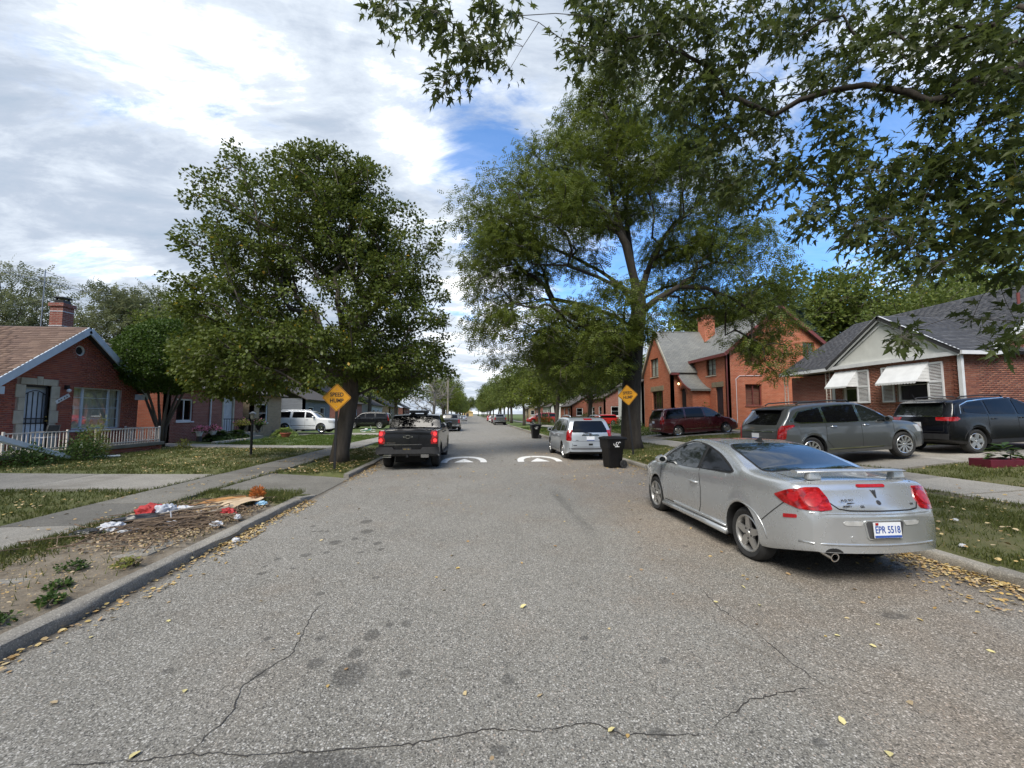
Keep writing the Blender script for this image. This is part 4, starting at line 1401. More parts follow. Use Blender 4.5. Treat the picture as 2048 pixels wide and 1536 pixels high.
 for ye, sg in ((Y0, -1), (Y1, 1)):
  yq = ye + sg * .30
  roof_plane(h, 'wing_roof', M['slate_grey'], [(XW - .2, yq, ze - .3 * kk + .06), (21.0, yq, ze - .3 * kk + .06), (21.0, YR, zr + .06), (XW - .2, YR, zr + .06)], .12)
  MB().bar((XW - .21, yq, ze - .3 * kk - .05), (XW - .21, YR, zr - .05), .05, .18).build('barge_board', M['limestone'], h)
 MB().bar((XW - .2, Y0 - .3, ze - .3 * kk - .05), (XE - .2, Y0 - .3, ze - .3 * kk - .05), .06, .16).build('eave_board', M['maroon_trim'], h)
 ch = MB().b2((19.3, 32.2, 6), (20.2, 33.2, 10.1)).build('chimney', M['brick_orange'], h)
 MB().b2((19.24, 32.14, 9.8), (20.26, 33.26, 9.95)).build('chimney_band', M['brick_far_red'], ch)
 MB().b2((XM + .3, YG + .3, .4), (25.0, 38, zE - .3)).build('inner_mass', M['brick_far_red'], h)
 MB().tube([(XM - .06, YG - .06, zE - .3), (XM - .06, YG - .06, .6)], .05, 8).build('downspout', M['maroon_trim'], h)
 MB().tube([(18.0, YG - .03, 1.2), (18.0, YG - .03, 4.2), (18.25, YG - .03, 4.42), (19.9, YG - .03, 4.45)], .02, 6).build('conduit', M['white_trim'], h)
 for p in ((XE - .12, 30.55, 4.16), (22.35, YG - .12, 3.95)):
  o = MB().lathe([(.0, -.10), (.07, -.09), (.09, 0.02), (.05, .08), (0, .09)], p, 'z', 12).build('wall_lamp', M['lamp_glow'], h, smooth=True)
  MB().box((p[0] + (.07 if p[1] > 28 else 0), p[1] + (0 if p[1] > 28 else .07), p[2] + .07), (.07, .07, .07)).build('bracket', M['black_iron'], o)
 fix_parent(h)
def build_ranch():
 h = thing('brick_house', 'low brick ranch house with white front gable, awnings, shutters and dark shingle roof', 'house', (17.2, 15.5, .8))
 XF, Y0, Y1, YA = 17.2, 12.95, 17.95, 15.55
 zE, zA = 4.02, 5.86
 O, u, n = (XF, 0, 0), (0, -1, 0), (-1, 0, 0)
 wins = [(-15.10, -13.95, 2.28, 3.62), (-17.55, -16.85, 2.28, 3.62)]
 out = [(-Y1, .5), (-Y0, .5), (-Y0, zE), (-Y1, zE)]
 wall_panel('front_wall', h, M['mortar_pale'], O, u, n, out, wins)
 lay_pieces(h, 'brick', 'brickwork', O, u, (0, 0, 1), n, out, wins, .213, .0695, .011, .007, M['brick_ranch_single'], M['brick_ranch'], 130)
 OS, us, ns = (0, Y0, 0), (1, 0, 0), (0, -1, 0)
 k = (7.3 - 4.15) / (23.3 - 18.2)
 outs = [(XF, .5), (25.0, .5), (25.0, 6.2), (23.3, 7.2), (18.75, 4.42), (18.6, zE), (XF, zE)]
 wall_panel('end_wall', h, M['mortar_pale'], OS, us, ns, outs, [])
 lay_pieces(h, 'end_brick', 'end_brickwork', OS, us, (0, 0, 1), ns, outs, [], .213, .0695, .011, .007, M['brick_ranch_single'], M['brick_ranch'], 170)
 # white gable
 g = MB().prism([(Y0 + .05, zE + .02), (Y1 - .05, zE + .02), (YA, zA - .12)], 'x', XF - .04, XF + .1)
 g.build('gable_panel', M['stucco'], h)
 for a, b in (((Y0 - .25), YA), ((Y1 + .25), YA)):
  s = (zA - zE) / abs(YA - Y0 + .0)
  za = zE - .10
  MB().bar((XF - .16, a, za + .02), (XF - .16, b, zA - .02), .06, .20).build('barge_board', M['white_trim'], h)
  MB().bar((XF - .07, a + (.55 if a < b else -.55), za + .24), (XF - .07, b, zA - .30), .03, .05).build('gable_moulding', M['white_trim'], h)
 MB().b2((XF - .17, Y0 - .2, zE - .13), (XF + .02, Y1 + .2, zE + .02)).build('gable_band', M['white_trim'], h)
 # windows, awnings, shutters
 for (a, b, c, d) in wins:
  window(h, O, u, n, (a, b, c, d), .07, .08, (), ((.5,),), 'white_trim', 'interior', True, sill_mat='brick_ranch')
  ya, yb = -b, -a
  e0, e1 = (ya - .10, yb + .32)
  aw = MB()
  N = 11
  zt, zb, pr = 3.76, 3.02, .62
  awn = MB().b2((XF - pr, e0, zb - .0), (XF - pr + .02, e1, zb + .03)).build('awning', M['white_trim'], h)
  for i in range(N):
   f0, f1 = i / N, (i + 1) / N
   q = [(XF - .02 - (pr - .02) * f1, e0, zt + (zb - zt) * f1 + .012), (XF - .02 - (pr - .02) * f0, e0, zt + (zb - zt) * f0 + .022), (XF - .02 - (pr - .02) * f0, e1, zt + (zb - zt) * f0 + .022), (XF - .02 - (pr - .02) * f1, e1, zt + (zb - zt) * f1 + .012)]
   MB().slab(q, .012).build('slat', M['white_trim'], awn)
  for yy in (e0, e1):
   for i in range(6):
    f0, f1 = i / 6, (i + 1) / 6
    za, zb_ = zb + (zt - zb) * (1 - f1), zb + (zt - zb) * (1 - f0)
    MB().prism([(XF - .02, zb + (zt - zb) * (i / 6) + .004), (XF - .02, zb + (zt - zb) * ((i + 1) / 6) - .004), (XF - .02 - (pr - .02) * (1 - (i + 1) / 6), zb + (zt - zb) * ((i + 1) / 6) - .004), (XF - .02 - (pr - .02) * (1 - i / 6), zb + (zt - zb) * (i / 6) + .004)],
    'y', yy - .008, yy + .008).build('side_slat', M['white_trim'], awn)
  sc = MB()
  m = 14
  for i in range(m):
   y_ = e0 + (e1 - e0) * (i + .5) / m
   r_ = (e1 - e0) / m / 2
   sc.prism([(y_ + r_ * math.cos(t), zb - .02 - r_ * .9 * math.sin(t)) for t in np.linspace(0, math.pi, 6)] + [(y_ - r_, zb + .01), (y_ + r_, zb + .01)], 'x', XF - pr - .004, XF - pr + .006)
  sc.build('scalloped_edge', M['white_trim'], awn)
 def shutter(ya, yb, za, zb):
  s = MB()
  for q in ((ya, ya + .05), (yb - .05, yb)):
   s.b2((XF - .06, q[0], za), (XF - .012, q[1], zb))
  for q in (za, (za + zb) / 2 - .03, zb - .06):
   s.b2((XF - .058, ya + .05, q), (XF - .014, yb - .05, q + .06))
  s = s.build('shutter', M['white_trim'], h)
  m = int((zb - za) / .055)
  for i in range(1, m):
   z = za + .02 + (zb - za - .04) * i / m
   MB().box((XF - .034, (ya + yb) / 2, z), (.035, yb - ya - .10, .012), Matrix.Rotation(R(-38), 3, 'Y')).build('louvre', M['white_trim'], s)
 for ya, yb in ((13.38, 13.92), (15.16, 15.66), (16.22, 16.78)):
  shutter(ya, yb, 2.28, 3.74)
 # roofs
 e = (16.9, Y0 - .28, zE - .02)
 s1 = (zA - zE + .08) / (YA - Y0 + .28)
 xv = 21.2
 roof_plane(h, 'wing_roof', M['underlay'], [(16.98, Y0 - .28, zE + .0), (xv, Y0 - .28, zE + .0), (xv, YA, zA + .06), (16.98, YA, zA + .06)], .12)
 roof_plane(h, 'wing_roof', M['underlay'], [(16.98, Y1 + .28, zE + .0), (xv, Y1 + .28, zE + .0), (xv, YA, zA + .06), (16.98, YA, zA + .06)], .12)
 shingles(h, (16.96, Y0 - .29, zE + .003), (18.55 + 2.6, Y0 - .29, zE + .003), (16.96, YA, zA + .065), 150, 'shingle_grey_single', 'shingle_grey')
 zm = 4.15
 roof_plane(h, 'main_roof', M['underlay'], [(18.2, Y0 - .25, zm), (18.2, 22.7, zm), (23.3, 22.7, 7.3), (23.3, Y0 - .25, 7.3)], .12)
 roof_plane(h, 'main_roof', M['shingle_grey'], [(28.4, Y0 - .25, zm), (28.4, 22.7, zm), (23.3, 22.7, 7.3), (23.3, Y0 - .25, 7.3)], .12)
 shingles(h, (18.18, 22.7, zm + .003), (18.18, Y0 - .26, zm + .003), (23.3, 22.7, 7.305), 150, 'shingle_grey_single', 'shingle_grey')
 MB().bar((18.35, Y0 - .27, zm + .02), (23.3, Y0 - .27, 7.22), .05, .22).build('barge_board', M['white_trim'], h)
 MB().bar((16.98, Y0 - .31, zE - .06), (18.7, Y0 - .31, zE - .06), .06, .13).build('gutter', M['white_trim'], h)
 MB().bar((18.15, 18.2, zm - .08), (18.15, 22.7, zm - .08), .07, .15).build('gutter', M['white_trim'], h)
 MB().b2((XF - .10, Y0 - .20, .6), (XF + .0, Y0 - .08, zE - .1)).build('downspout', M['white_trim'], h)
 # porch: recessed wall, posts of iron scrollwork
 MB().b2((19.9, 17.9, .5), (20.1, 22.6, 4.2)).build('porch_wall', M['brick_far_red'], h)
 MB().b2((18.3, 17.96, .3), (19.9, 22.7, 1.0)).build('porch_floor', M['porch_floor'], h)
 MB().b2((18.3, 17.97, 4.0), (19.9, 22.6, 4.08)).build('porch_ceiling', M['white_trim'], h)
 for yy in (22.45, 19.6, 19.0):
  p = MB()
  for dy in (-.12, .12):
   p.bar((18.4, yy + dy, 1.0), (18.4, yy + dy, 4.0), .035)
  p = p.build('porch_post', M['white_iron'], h)
  for i in range(9):
   z = 1.15 + .31 * i
   sg = 1 if i % 2 else -1
   MB().tube([(18.4, yy + .11 * sg * math.cos(t), z + .14 * math.sin(t) * .9 + .02 * t) for t in np.linspace(0, 5.2, 12)], .011, 5).build('scroll', M['white_iron'], p)
 MB().b2((XF - .02, 17.95, 1.0), (XF + .2, 18.1, 3.4)).build('corner_board', M['white_trim'], h)
 # roof vents and pipes
 def onroof(x, y):
  return (x, y, zm + (x - 18.2) * k)
 p = onroof(20.9, 16.9)
 MB().box((p[0], p[1], p[2] + .10), (.38, .42, .16), Matrix.Rotation(-math.atan(k), 3, 'Y')).build('roof_vent', M['white_trim'], h, bevel=.02)
 for x, y, c, hh in ((20.3, 15.0, 'black_iron', .22), (20.6, 14.3, 'black_iron', .2), (21.4, 13.9, 'maroon_trim', .45), (19.8, 17.4, 'black_iron', .5)):
  p = onroof(x, y)
  MB().tube([(p[0], p[1], p[2] - .05), (p[0], p[1], p[2] + hh)], .05, 10).build('vent_pipe', M[c], h)
 MB().b2((18.8, 13.2, .5), (24.8, 22.5, 3.9)).build('inner_mass', M['brick_far_red'], h)
 fix_parent(h)
def build_right_neighbours():
 for cat, lab, x, yy, dy, mat, roof, hh in (('house', 'white clapboard house just past the tall orange brick house', 17.5, 41, 7, 'siding_white', 'roof_dark', 5.2),
 ('house', 'brown brick house behind the red hatchback with white roof', 18.5, 56.5, 9, 'brick_far_red', 'roof_dark', 4.2),
 ('house', 'low brick house far down the eastern side past the red van', 18.0, 74, 9, 'brick_side', 'roof_dark', 3.4), ('house', 'white clapboard house glimpsed between the distant eastern trees', 17.5, 92, 9, 'siding_white', 'roof_dark', 3.6), ('house', 'dark brick house glimpsed farther along the eastern side', 18.0, 110, 9, 'brick_far_red', 'roof_dark', 3.6), ('house', 'tan house last in the glimpsed eastern row', 17.5, 130, 10, 'brick_tan', 'roof_dark', 3.6)):
  h = thing('house', lab, cat, (x, yy + dy / 2, .3))
  ws = [(-(yy + 2.6), -(yy + 1.2), 1.5, 2.9), (-(yy + 6), -(yy + 4.6), 1.5, 2.9)]
  wall_panel('front_wall', h, M[mat], (x, 0, 0), (0, -1, 0), (-1, 0, 0), [(-(yy + dy), .1), (-yy, .1), (-yy, hh), (-(yy + dy), hh)], ws)
  for w in ws:
   window(h, (x, 0, 0), (0, -1, 0), (-1, 0, 0), w, .05, .10, (), ((.5,),), 'white_trim', 'interior', True)
  w = (x + 1, x + 2.2, 1.5, 2.9)
  wall_panel('side_wall', h, M[mat], (0, yy, 0), (1, 0, 0), (0, -1, 0), [(x, .1), (x + 9, .1), (x + 9, hh), (x + 4.5, hh + 2.6), (x, hh)], [w])
  window(h, (0, yy, 0), (1, 0, 0), (0, -1, 0), w, .05, .10, (), ((.5,),), 'white_trim', 'interior', True)
  for q in ([(x - .4, yy - .3, hh - .15), (x - .4, yy + dy, hh - .15), (x + 4.5, yy + dy, hh + 2.7), (x + 4.5, yy - .3, hh + 2.7)], [(x + 9.4, yy - .3, hh - .15), (x + 9.4, yy + dy, hh - .15), (x + 4.5, yy + dy, hh + 2.7), (x + 4.5, yy - .3, hh + 2.7)]):
   roof_plane(h, 'roof', M[roof], q)
  fix_parent(h)
 # pale yellow building closing the far end of the street
 h = thing('building', 'pale yellow building closing the far end of the street', 'building', (1, 330, 0))
 pm('yellow_wall', (0.50, 0.36, 0.16), 0.9, 0.15, .3)
 MB().b2((-8, 330, -.3), (0.5, 345, 3.4)).build('wall', M['yellow_wall'], h)
 MB().prism([(-8.4, 3.4), (.9, 3.4), (-3.7, 5.0)], 'y', 329.5, 345.5).build('roof', M['yellow_wall'], h)
 MB().b2((-5, 329.9, 0), (-3, 330.1, 2.4)).build('door', M['dark_door'], h)
 fix_parent(h)
build_gable_house()
build_left_neighbours()
build_tudor()
build_ranch()
build_right_neighbours()
# ------------------------------------------------------------------ trees and plants
def mats_trees():
 def bark(name, c0, c1, sc=6):
  t = NT(name)
  n = t.noise(sc, 7, 0.7, stretch=(1, 1, 0.18))
  m = t.noise(2.0, 4, 0.6)
  c = t.ramp(n, [(0.32, c0), (0.68, c1)])
  c = t.mix(t.step(m, 0.5, 0.8, 0, .4), c, tuple(a * .5 for a in c0))
  M[name] = t.out(c, 0.95, t.bump(n, 0.9, 0.03))
 bark('bark_brown', (0.050, 0.040, 0.030), (0.115, 0.095, 0.075))
 bark('bark_dark', (0.026, 0.021, 0.017), (0.062, 0.052, 0.042))
 bark('bark_grey', (0.075, 0.068, 0.058), (0.165, 0.152, 0.132))
 bark('bark_pale', (0.16, 0.145, 0.125), (0.28, 0.26, 0.23))
 leafmat('leaf_linden', (0.053, 0.075, 0.012), (0.111, 0.140, 0.025), (0.634, 0.362, 0.028), 0.28, 0.42)
 leafmat('leaf_locust', (0.060, 0.088, 0.014), (0.130, 0.160, 0.028), (0.224, 0.188, 0.028), 0.30, 0.45)
 leafmat('leaf_maple', (0.028, 0.044, 0.012), (0.075, 0.096, 0.024), (0.172, 0.150, 0.028), 0.38, 0.45)
 leafmat('leaf_maple_single', (0.028, 0.044, 0.012), (0.075, 0.096, 0.024), None, 0.38, 0.45, by='object')
 leafmat('leaf_far', (0.059, 0.088, 0.017), (0.132, 0.163, 0.033), (0.396, 0.275, 0.028), 0.28, 0.5)
 leafmat('leaf_bright', (0.079, 0.115, 0.017), (0.165, 0.200, 0.032), (0.475, 0.350, 0.038), 0.32, 0.5)
 leafmat('leaf_pale', (0.10, 0.115, 0.055), (0.165, 0.180, 0.085), None, 0.32, 0.5)
 leafmat('leaf_topiary', (0.030, 0.060, 0.009), (0.068, 0.112, 0.016), None, 0.25, 0.5)
 leafmat('needle_blue', (0.045, 0.075, 0.062), (0.085, 0.125, 0.105), None, 0.15, 0.6)
 leafmat('needle_olive', (0.060, 0.075, 0.026), (0.115, 0.125, 0.045), None, 0.2, 0.6)
 leafmat('leaf_shrub', (0.030, 0.062, 0.014), (0.072, 0.120, 0.028), None, 0.25, 0.5)
 leafmat('leaf_hosta', (0.12, 0.19, 0.035), (0.30, 0.36, 0.10), None, 0.3, 0.45)
 leafmat('leaf_yellowish', (0.13, 0.15, 0.03), (0.24, 0.24, 0.06), None, 0.3, 0.5)
 leafmat('petal_pink', (0.55, 0.10, 0.22), (0.75, 0.30, 0.42), None, 0.3, 0.5)
 leafmat('grass_blade', (0.062, 0.082, 0.018), (0.118, 0.130, 0.038), (0.30, 0.24, 0.11), 0.3, 0.6)
 leafmat('grass_lush', (0.050, 0.088, 0.014), (0.105, 0.150, 0.030), (0.22, 0.20, 0.08), 0.3, 0.6)
 pal('fallen_leaf_mix', [(0.50, 0.36, 0.12), (0.42, 0.25, 0.09), (0.58, 0.46, 0.22), (0.30, 0.17, 0.08), (0.52, 0.42, 0.27), (0.22, 0.13, 0.07), (0.48, 0.31, 0.09), (0.55, 0.44, 0.25)], 'island', 0.7)
 pm('leaf_yellow', (0.60, 0.52, 0.24), 0.6, 0.2, 14)
mats_trees()
T_DIAMOND = (np.array([(0, 0, 0), (-.34, .42, .07), (0, 1, -.06), (.34, .42, .07)]), np.array([(0, 2, 1), (0, 3, 2)]))
T_NARROW = (np.array([(0, 0, 0), (-.14, .45, .03), (0, 1, -.05), (.14, .45, .03)]), np.array([(0, 2, 1), (0, 3, 2)]))
_mp = [(0, 0), (-.14, .12), (-.42, .0), (-.20, .24), (-.60, .58), (-.19, .44), (-.17, .66), (0, 1.12), (.17, .66), (.19, .44), (.60, .58), (.20, .24), (.42, .0), (.14, .12)]
_mv = [(0, .34, -.02)] + [(x, y, .28 * abs(x) - .32 * (x * x + (y - .3) ** 2)) for x, y in _mp]
T_MAPLE = (np.array(_mv), np.array([(0, i + 1, (i + 1) % 14 + 1) for i in range(14)]))
def pinnate(n=4, ll=.32, lw=.10):
 v, f = [], []
 for i in range(n):
  y = .12 + .80 * i / (n - 1)
  L = ll * (1 - .45 * abs(2 * i / (n - 1) - 1) ** 2)
  for sg in (-1, 1):
   k = len(v)
   z = -.25 * y * y
   tip = (sg * L, y + L * .35, z - .12 * L)
   v += [(0, y, z), (sg * L * .5, y + L * .17 - lw, z), tip, (sg * L * .5, y + L * .17 + lw, z)]
   f += [(k, k + 1, k + 2), (k, k + 2, k + 3)]
 return np.array(v), np.array(f)
T_PINNATE = pinnate()
T_PINNATE_LO = pinnate(4, .34, .09)
def unit(a):
 return a / np.maximum(np.linalg.norm(a, axis=1, keepdims=True), 1e-9)
def leaf_cloud(name, tpl, pos, d, nrm, scale, mat, parent=None, kind='stuff'):
 """many leaves in one mesh: tpl lies in its xy plane with y along the leaf"""
 tv, tf = tpl
 d = unit(d)
 x = unit(np.cross(d, nrm))
 z = np.cross(x, d)
 N, k = len(pos), len(tv)
 V = pos[:, None, :] + scale[:, None, None] * (tv[None, :, 0:1] * x[:, None, :] + tv[None, :, 1:2] * d[:, None, :] + tv[None, :, 2:3] * z[:, None, :])
 Fc = tf[None] + (np.arange(N) * k)[:, None, None]
 me = mesh_np(name, V.reshape(-1, 3), Fc.reshape(-1, tf.shape[1]))
 o = obj(name, me, mat, parent)
 if kind:
  o['kind'] = kind
 return o
def in_ellipsoids(ells, n, rng, shell=0.55):
 """points spread through a union of ellipsoids (cx,cy,cz,rx,ry,rz,weight), denser towards the shell"""
 w = np.array([e[6] for e in ells], float)
 ids = rng.choice(len(ells), n, p=w / w.sum())
 E = np.array([e[:6] for e in ells])[ids]
 v = unit(rng.normal(size=(n, 3)))
 r = rng.random(n) ** (1 / 3)
 r = shell + (1 - shell) * r if False else np.maximum(r, rng.random(n) * (1 - shell) + shell * (rng.random(n) < .6))
 r = np.clip(r, 0, 1)
 return E[:, :3] + v * E[:, 3:6] * r[:, None]
def grow(trunk, targets, rng, alpha=0.35, wander=0.10, sag=0.0, limbs=(), first=None):
 """joins every target to the skeleton; returns node positions, parents and weights"""
 pos = [np.array(p, float) for p in trunk]
 par = [i - 1 for i in range(len(trunk))]
 plen = [0.0]
 for i in range(1, len(trunk)):
  plen.append(plen[-1] + np.linalg.norm(pos[i] - pos[i - 1]))
 for j0, pts in limbs:
  j = j0
  for p in pts:
   plen.append(plen[j] + np.linalg.norm(np.array(p) - pos[j]))
   pos.append(np.array(p, float))
   par.append(j)
   j = len(pos) - 1
 nt = len(pos)
 cap = nt + 4 * len(targets)
 A = np.zeros((cap, 3))
 L = np.zeros(cap)
 A[:nt] = pos
 L[:nt] = plen
 n = nt
 first = first or max(1, int(len(trunk) * .45))
 top = np.array(trunk[-1])
 order = np.argsort(np.linalg.norm(targets - top, axis=1))
 ends = []
 for ti in order:
  t = targets[ti]
  dv = t - A[first:n]
  ds = np.linalg.norm(dv, axis=1)
  cost = ds + alpha * L[first:n] + 0.6 * np.maximum(0, -(dv[:, 2])) * (1 - sag)
  j = first + int(np.argmin(cost))
  dist = ds[j - first]
  k = 1 if dist < .35 else 2 if dist < 1.2 else 3
  prev = j
  base = A[j].copy()
  for q in range(1, k + 1):
   s = q / k
   p = base + (t - base) * s
   if q < k:
    p = p + rng.normal(size=3) * wander * dist * .6 + np.array([0, 0, wander * dist * .8])
   A[n] = p
   L[n] = L[prev] + np.linalg.norm(p - A[prev])
   par.append(prev)
   prev = n
   n += 1
  ends.append(prev)
 A = A[:n]
 par = np.array(par)
 w = np.zeros(n)
 w[ends] = 1
 for i in range(n - 1, 0, -1):
  w[par[i]] += w[i]
 return A, par, w, np.array(ends)
def chains(par, w):
 n = len(par)
 best = np.full(n, -1)
 bw = np.zeros(n)
 for i in range(1, n):
  p = par[i]
  if w[i] > bw[p]:
   bw[p], best[p] = w[i], i
 out = []
 for i in range(n):
  if i == 0 or best[par[i]] != i:
   ch = [par[i], i] if i else [0]
   j = best[i]
   while j >= 0:
    ch.append(j)
    j = best[j]
   if len(ch) > 1:
    out.append(ch)
 return out
def wood(root, A, par, w, r0, rmin, bark, trunk_r=None, nlimb=10, power=0.45, twig=True, flare=1.5, ntrunk=4):
 rad = np.maximum(rmin, r0 * (w / w[0]) ** power)
 cs = chains(par, w)
 cs.sort(key=lambda c: -rad[c[1]])
 tw = MB()
 for k, c in enumerate(cs):
  P = A[c]
  rr = rad[c].copy()
  if k == 0:
   h = P[:, 2] - P[0, 2]
   rr = rr * (1 + (flare - 1) * np.exp(-h / .35))
   MB().tube(P, rr, 16).build('trunk', M[bark], root, smooth='all')
  else:
   rr[0] = min(rr[0], rr[1] * 1.25)
   big = rr[1]
   if k <= nlimb:
    MB().tube(P, rr, 8).build('limb', M[bark], root, smooth='all')
   elif twig:
    tw.tube(P, rr, 5 if big > .02 else 4, cap=False)
 if tw.v:
  o = tw.build('twigs', M[bark], root, fix=False)
  o['kind'] = 'stuff'
 return rad
def leaves_at(A, ends, per, spread, rng, size, outward_from, droop=0.3, jitter=.35, flat=0.5):
 """positions, directions, normals, scales for leaves gathered round twig ends"""
 E = A[ends]
 n = len(E) * per
 base = np.repeat(E, per, axis=0)
 off = rng.normal(size=(n, 3))
 off = unit(off) * (rng.random(n) ** .5)[:, None] * spread
 off[:, 2] *= .75
 pos = base + off
 out = unit(pos - np.array(outward_from))
 d = unit(out * .6 + unit(off) * .5 + rng.normal(size=(n, 3)) * .5 + np.array([0, 0, -droop]))
 nrm = unit(np.array([0, 0, 1.0]) * flat + out * .35 + rng.normal(size=(n, 3)) * jitter)
 sc = size * rng.uniform(.7, 1.25, n)
 return pos, d, nrm, sc
def tree(name, label, loc, trunk, ells, n, per, spread, size, leaf, bark, r0, seed, tpl=T_DIAMOND, cat='tree', droop=.3, rmin=.006, nlimb=8, power=.45, flat=.5, group=None, shell=.55, cut=None, twig=True, wander=.10, alpha=.35, jitter=.35, flare=1.5):
 rng = np.random.default_rng(seed)
 root = thing(name, label, cat, loc, 0, group)
 tg = in_ellipsoids(ells, n, rng, shell)
 if cut is not None:
  tg = tg[cut(tg)]
 A, par, w, ends = grow(trunk, tg, rng, alpha, wander)
 wood(root, A, par, w, r0, rmin, bark, nlimb=nlimb, power=power, twig=twig, flare=flare)
 c = np.average(np.array([e[:3] for e in ells]), axis=0, weights=[e[6] for e in ells])
 pos, d, nrm, sc = leaves_at(A, ends, per, spread, rng, size, c - np.array([0, 0, 1.5]), droop, jitter, flat)
 leaf_cloud('crown', tpl, pos, d, nrm, sc, M[leaf], root)
 return root
def build_linden():
 # local origin at the trunk foot
 ells = [(-1.3, .4, 6.2, 4.3, 3.6, 3.3, 2.6), (-1.9, .2, 8.6, 3.0, 2.8, 2.3, 1.5), (-.2, .2, 8.9, 2.2, 2.2, 2.2, 1.0), (-.9, .2, 10.3, 1.2, 1.2, 1.2, .35), (.2, .3, 10.1, .8, .8, 1.1, .2),
 (-3.6, .5, 5.2, 2.2, 1.9, 2.3, 1.0), (-3.7, .5, 3.5, 2.1, 1.7, 1.4, .8), (-1.6, -1.2, 3.5, 2.8, 1.9, 1.1, .8), (1.8, .5, 5.2, 2.2, 2.6, 2.4, 1.0), (1.8, .6, 3.4, 2.0, 2.0, .9, .45), (.25, -2.15, 2.75, .35, .25, .22, .03), (1.6, .4, 7.6, 1.9, 2, 1.9, .5)]
 trunk = [(0, 0, -.1), (.03, 0, .4), (.12, 0, 1.0), (.22, .02, 1.6), (.30, .05, 2.2), (.25, .1, 3.0), (.1, .1, 4.0), (0, .1, 5.2)]
 tree('broadleaf_tree', 'big dense rounded tree with a few yellow leaves behind the western speed hump sign', (-4.55, 14.75, .15), trunk, ells, 1300, 78, .37, .118, 'leaf_linden', 'bark_brown', .27, 11, droop=.35, nlimb=12, jitter=.45, flat=.45, flare=1.35)
def build_locust():
 rng = np.random.default_rng(23)
 root = thing('locust_tree', 'tall airy locust tree with spreading dark limbs and feathery leaves beside the leaning sign', 'tree', (7.35, 18.6, .16))
 trunk = [(0, 0, -.1), (0, 0, .5), (.02, 0, 1.5), (.08, 0, 3.0), (.2, 0, 4.4), (.35, 0, 5.6), (.5, 0, 6.4), (.55, 0, 7.1)]
 limbs = [(7, [(.2, -.3, 8.0), (-.25, -.5, 9.6), (-.75, -.4, 11.6), (-.95, -.1, 13.6)]), (7, [(.5, .4, 8.2), (.4, .7, 10.2), (.3, .8, 11.6), (.5, .9, 13.4)]), (7, [(1.0, .2, 8.3), (1.5, .5, 9.4), (2.2, .8, 10.5), (3.0, 1.0, 11.6)]),
 (6, [(1.2, -.5, 7.0), (2.1, -.9, 7.5), (3.3, -1.1, 7.4), (4.4, -1.3, 6.9), (5.4, -1.5, 6.1)]), (7, [(1.3, .6, 7.5), (2.4, 1.0, 8.1), (3.6, 1.2, 8.3), (4.9, 1.3, 7.7)]), (6, [(-.5, -.6, 7.4), (-1.8, -1.0, 7.8), (-3.2, -1.2, 8.2), (-4.8, -1.2, 8.2)]),
 (5, [(-.5, .5, 6.4), (-1.9, .9, 7.0), (-3.4, 1.0, 7.3), (-5.0, .9, 7.0), (-6.2, .7, 6.3)]), (4, [(-.6, -.7, 4.9), (-1.7, -1.4, 5.4), (-2.9, -1.8, 5.4)]), (7, [(.1, .9, 8.0), (-.8, 1.6, 9.0), (-2.2, 2.0, 9.9), (-3.8, 2.2, 10.6)])]
 ells = [(-.4, 0, 17.3, 2.0, 2.2, 1.3, .35), (1.8, .2, 15.2, 2.6, 2.8, 1.9, .6), (-5.6, 0, 10.9, 2.7, 3.0, 1.9, .65), (-3.2, 0, 13.0, 2.5, 2.8, 1.9, .65), (-4.2, 0, 10.2, 3.3, 3.8, 2.2, 1.0), (-6.0, -.3, 8.2, 2.2, 3.0, 1.9, .75), (-5.4, -.5, 5.3, 2.4, 2.6, 1.5, .62), (-2.6, -.8, 4.7, 2.3, 2.4, 1.9, .95), (-.8, .4, 13.6, 3.4, 3.4, 2.6, 1.2), (-1.2, .3, 16.2, 1.9, 2.2, 1.6, .45),
 (2.6, 0, 12.2, 3.4, 3.6, 2.8, 1.2), (4.8, 0, 8.6, 3.0, 3.6, 2.2, .95), (6.0, -.6, 6.2, 1.8, 2.4, 1.6, .42), (3.3, -.5, 9.8, 3.0, 3, 1.6, .6), (6.1, -1.4, 4.6, 1.0, 1.3, 1.3, .20), (-.9, -1.2, 6.2, 2.0, 1.8, 1.3, .5)]
 tg = in_ellipsoids(ells, 1180, rng, .6)
 A, par, w, ends = grow(trunk, tg, rng, .30, .12, .6, limbs, 5)
 wood(root, A, par, w, .43, .008, 'bark_dark', nlimb=16, power=.52, flare=1.45)
 # hanging sprays of compound leaves from each twig end
 per = 44
 E = np.repeat(A[ends], per, axis=0)
 n = len(E)
 lateral = rng.normal(size=(n, 3)) * np.array([.36, .36, .13])
 drop = rng.random(n) ** 1.2
 pos = E + lateral * (1 - .35 * drop)[:, None] + np.array([0, 0, -1]) * (drop * .42 - .10)[:, None]
 d = unit(unit(lateral) * .85 + np.array([0, 0, -.42]) + rng.normal(size=(n, 3)) * .35)
 nrm = unit(np.array([0, 0, .8]) + unit(lateral) * .7 + rng.normal(size=(n, 3)) * .4)
 leaf_cloud('crown', T_PINNATE, pos, d, nrm, rng.uniform(.23, .38, n), M['leaf_locust'], root)
 # thin bare hanging twigs under the canopy, mostly towards the road
 tw = MB()
 low = A[ends][(A[ends][:, 2] < 7.5)]
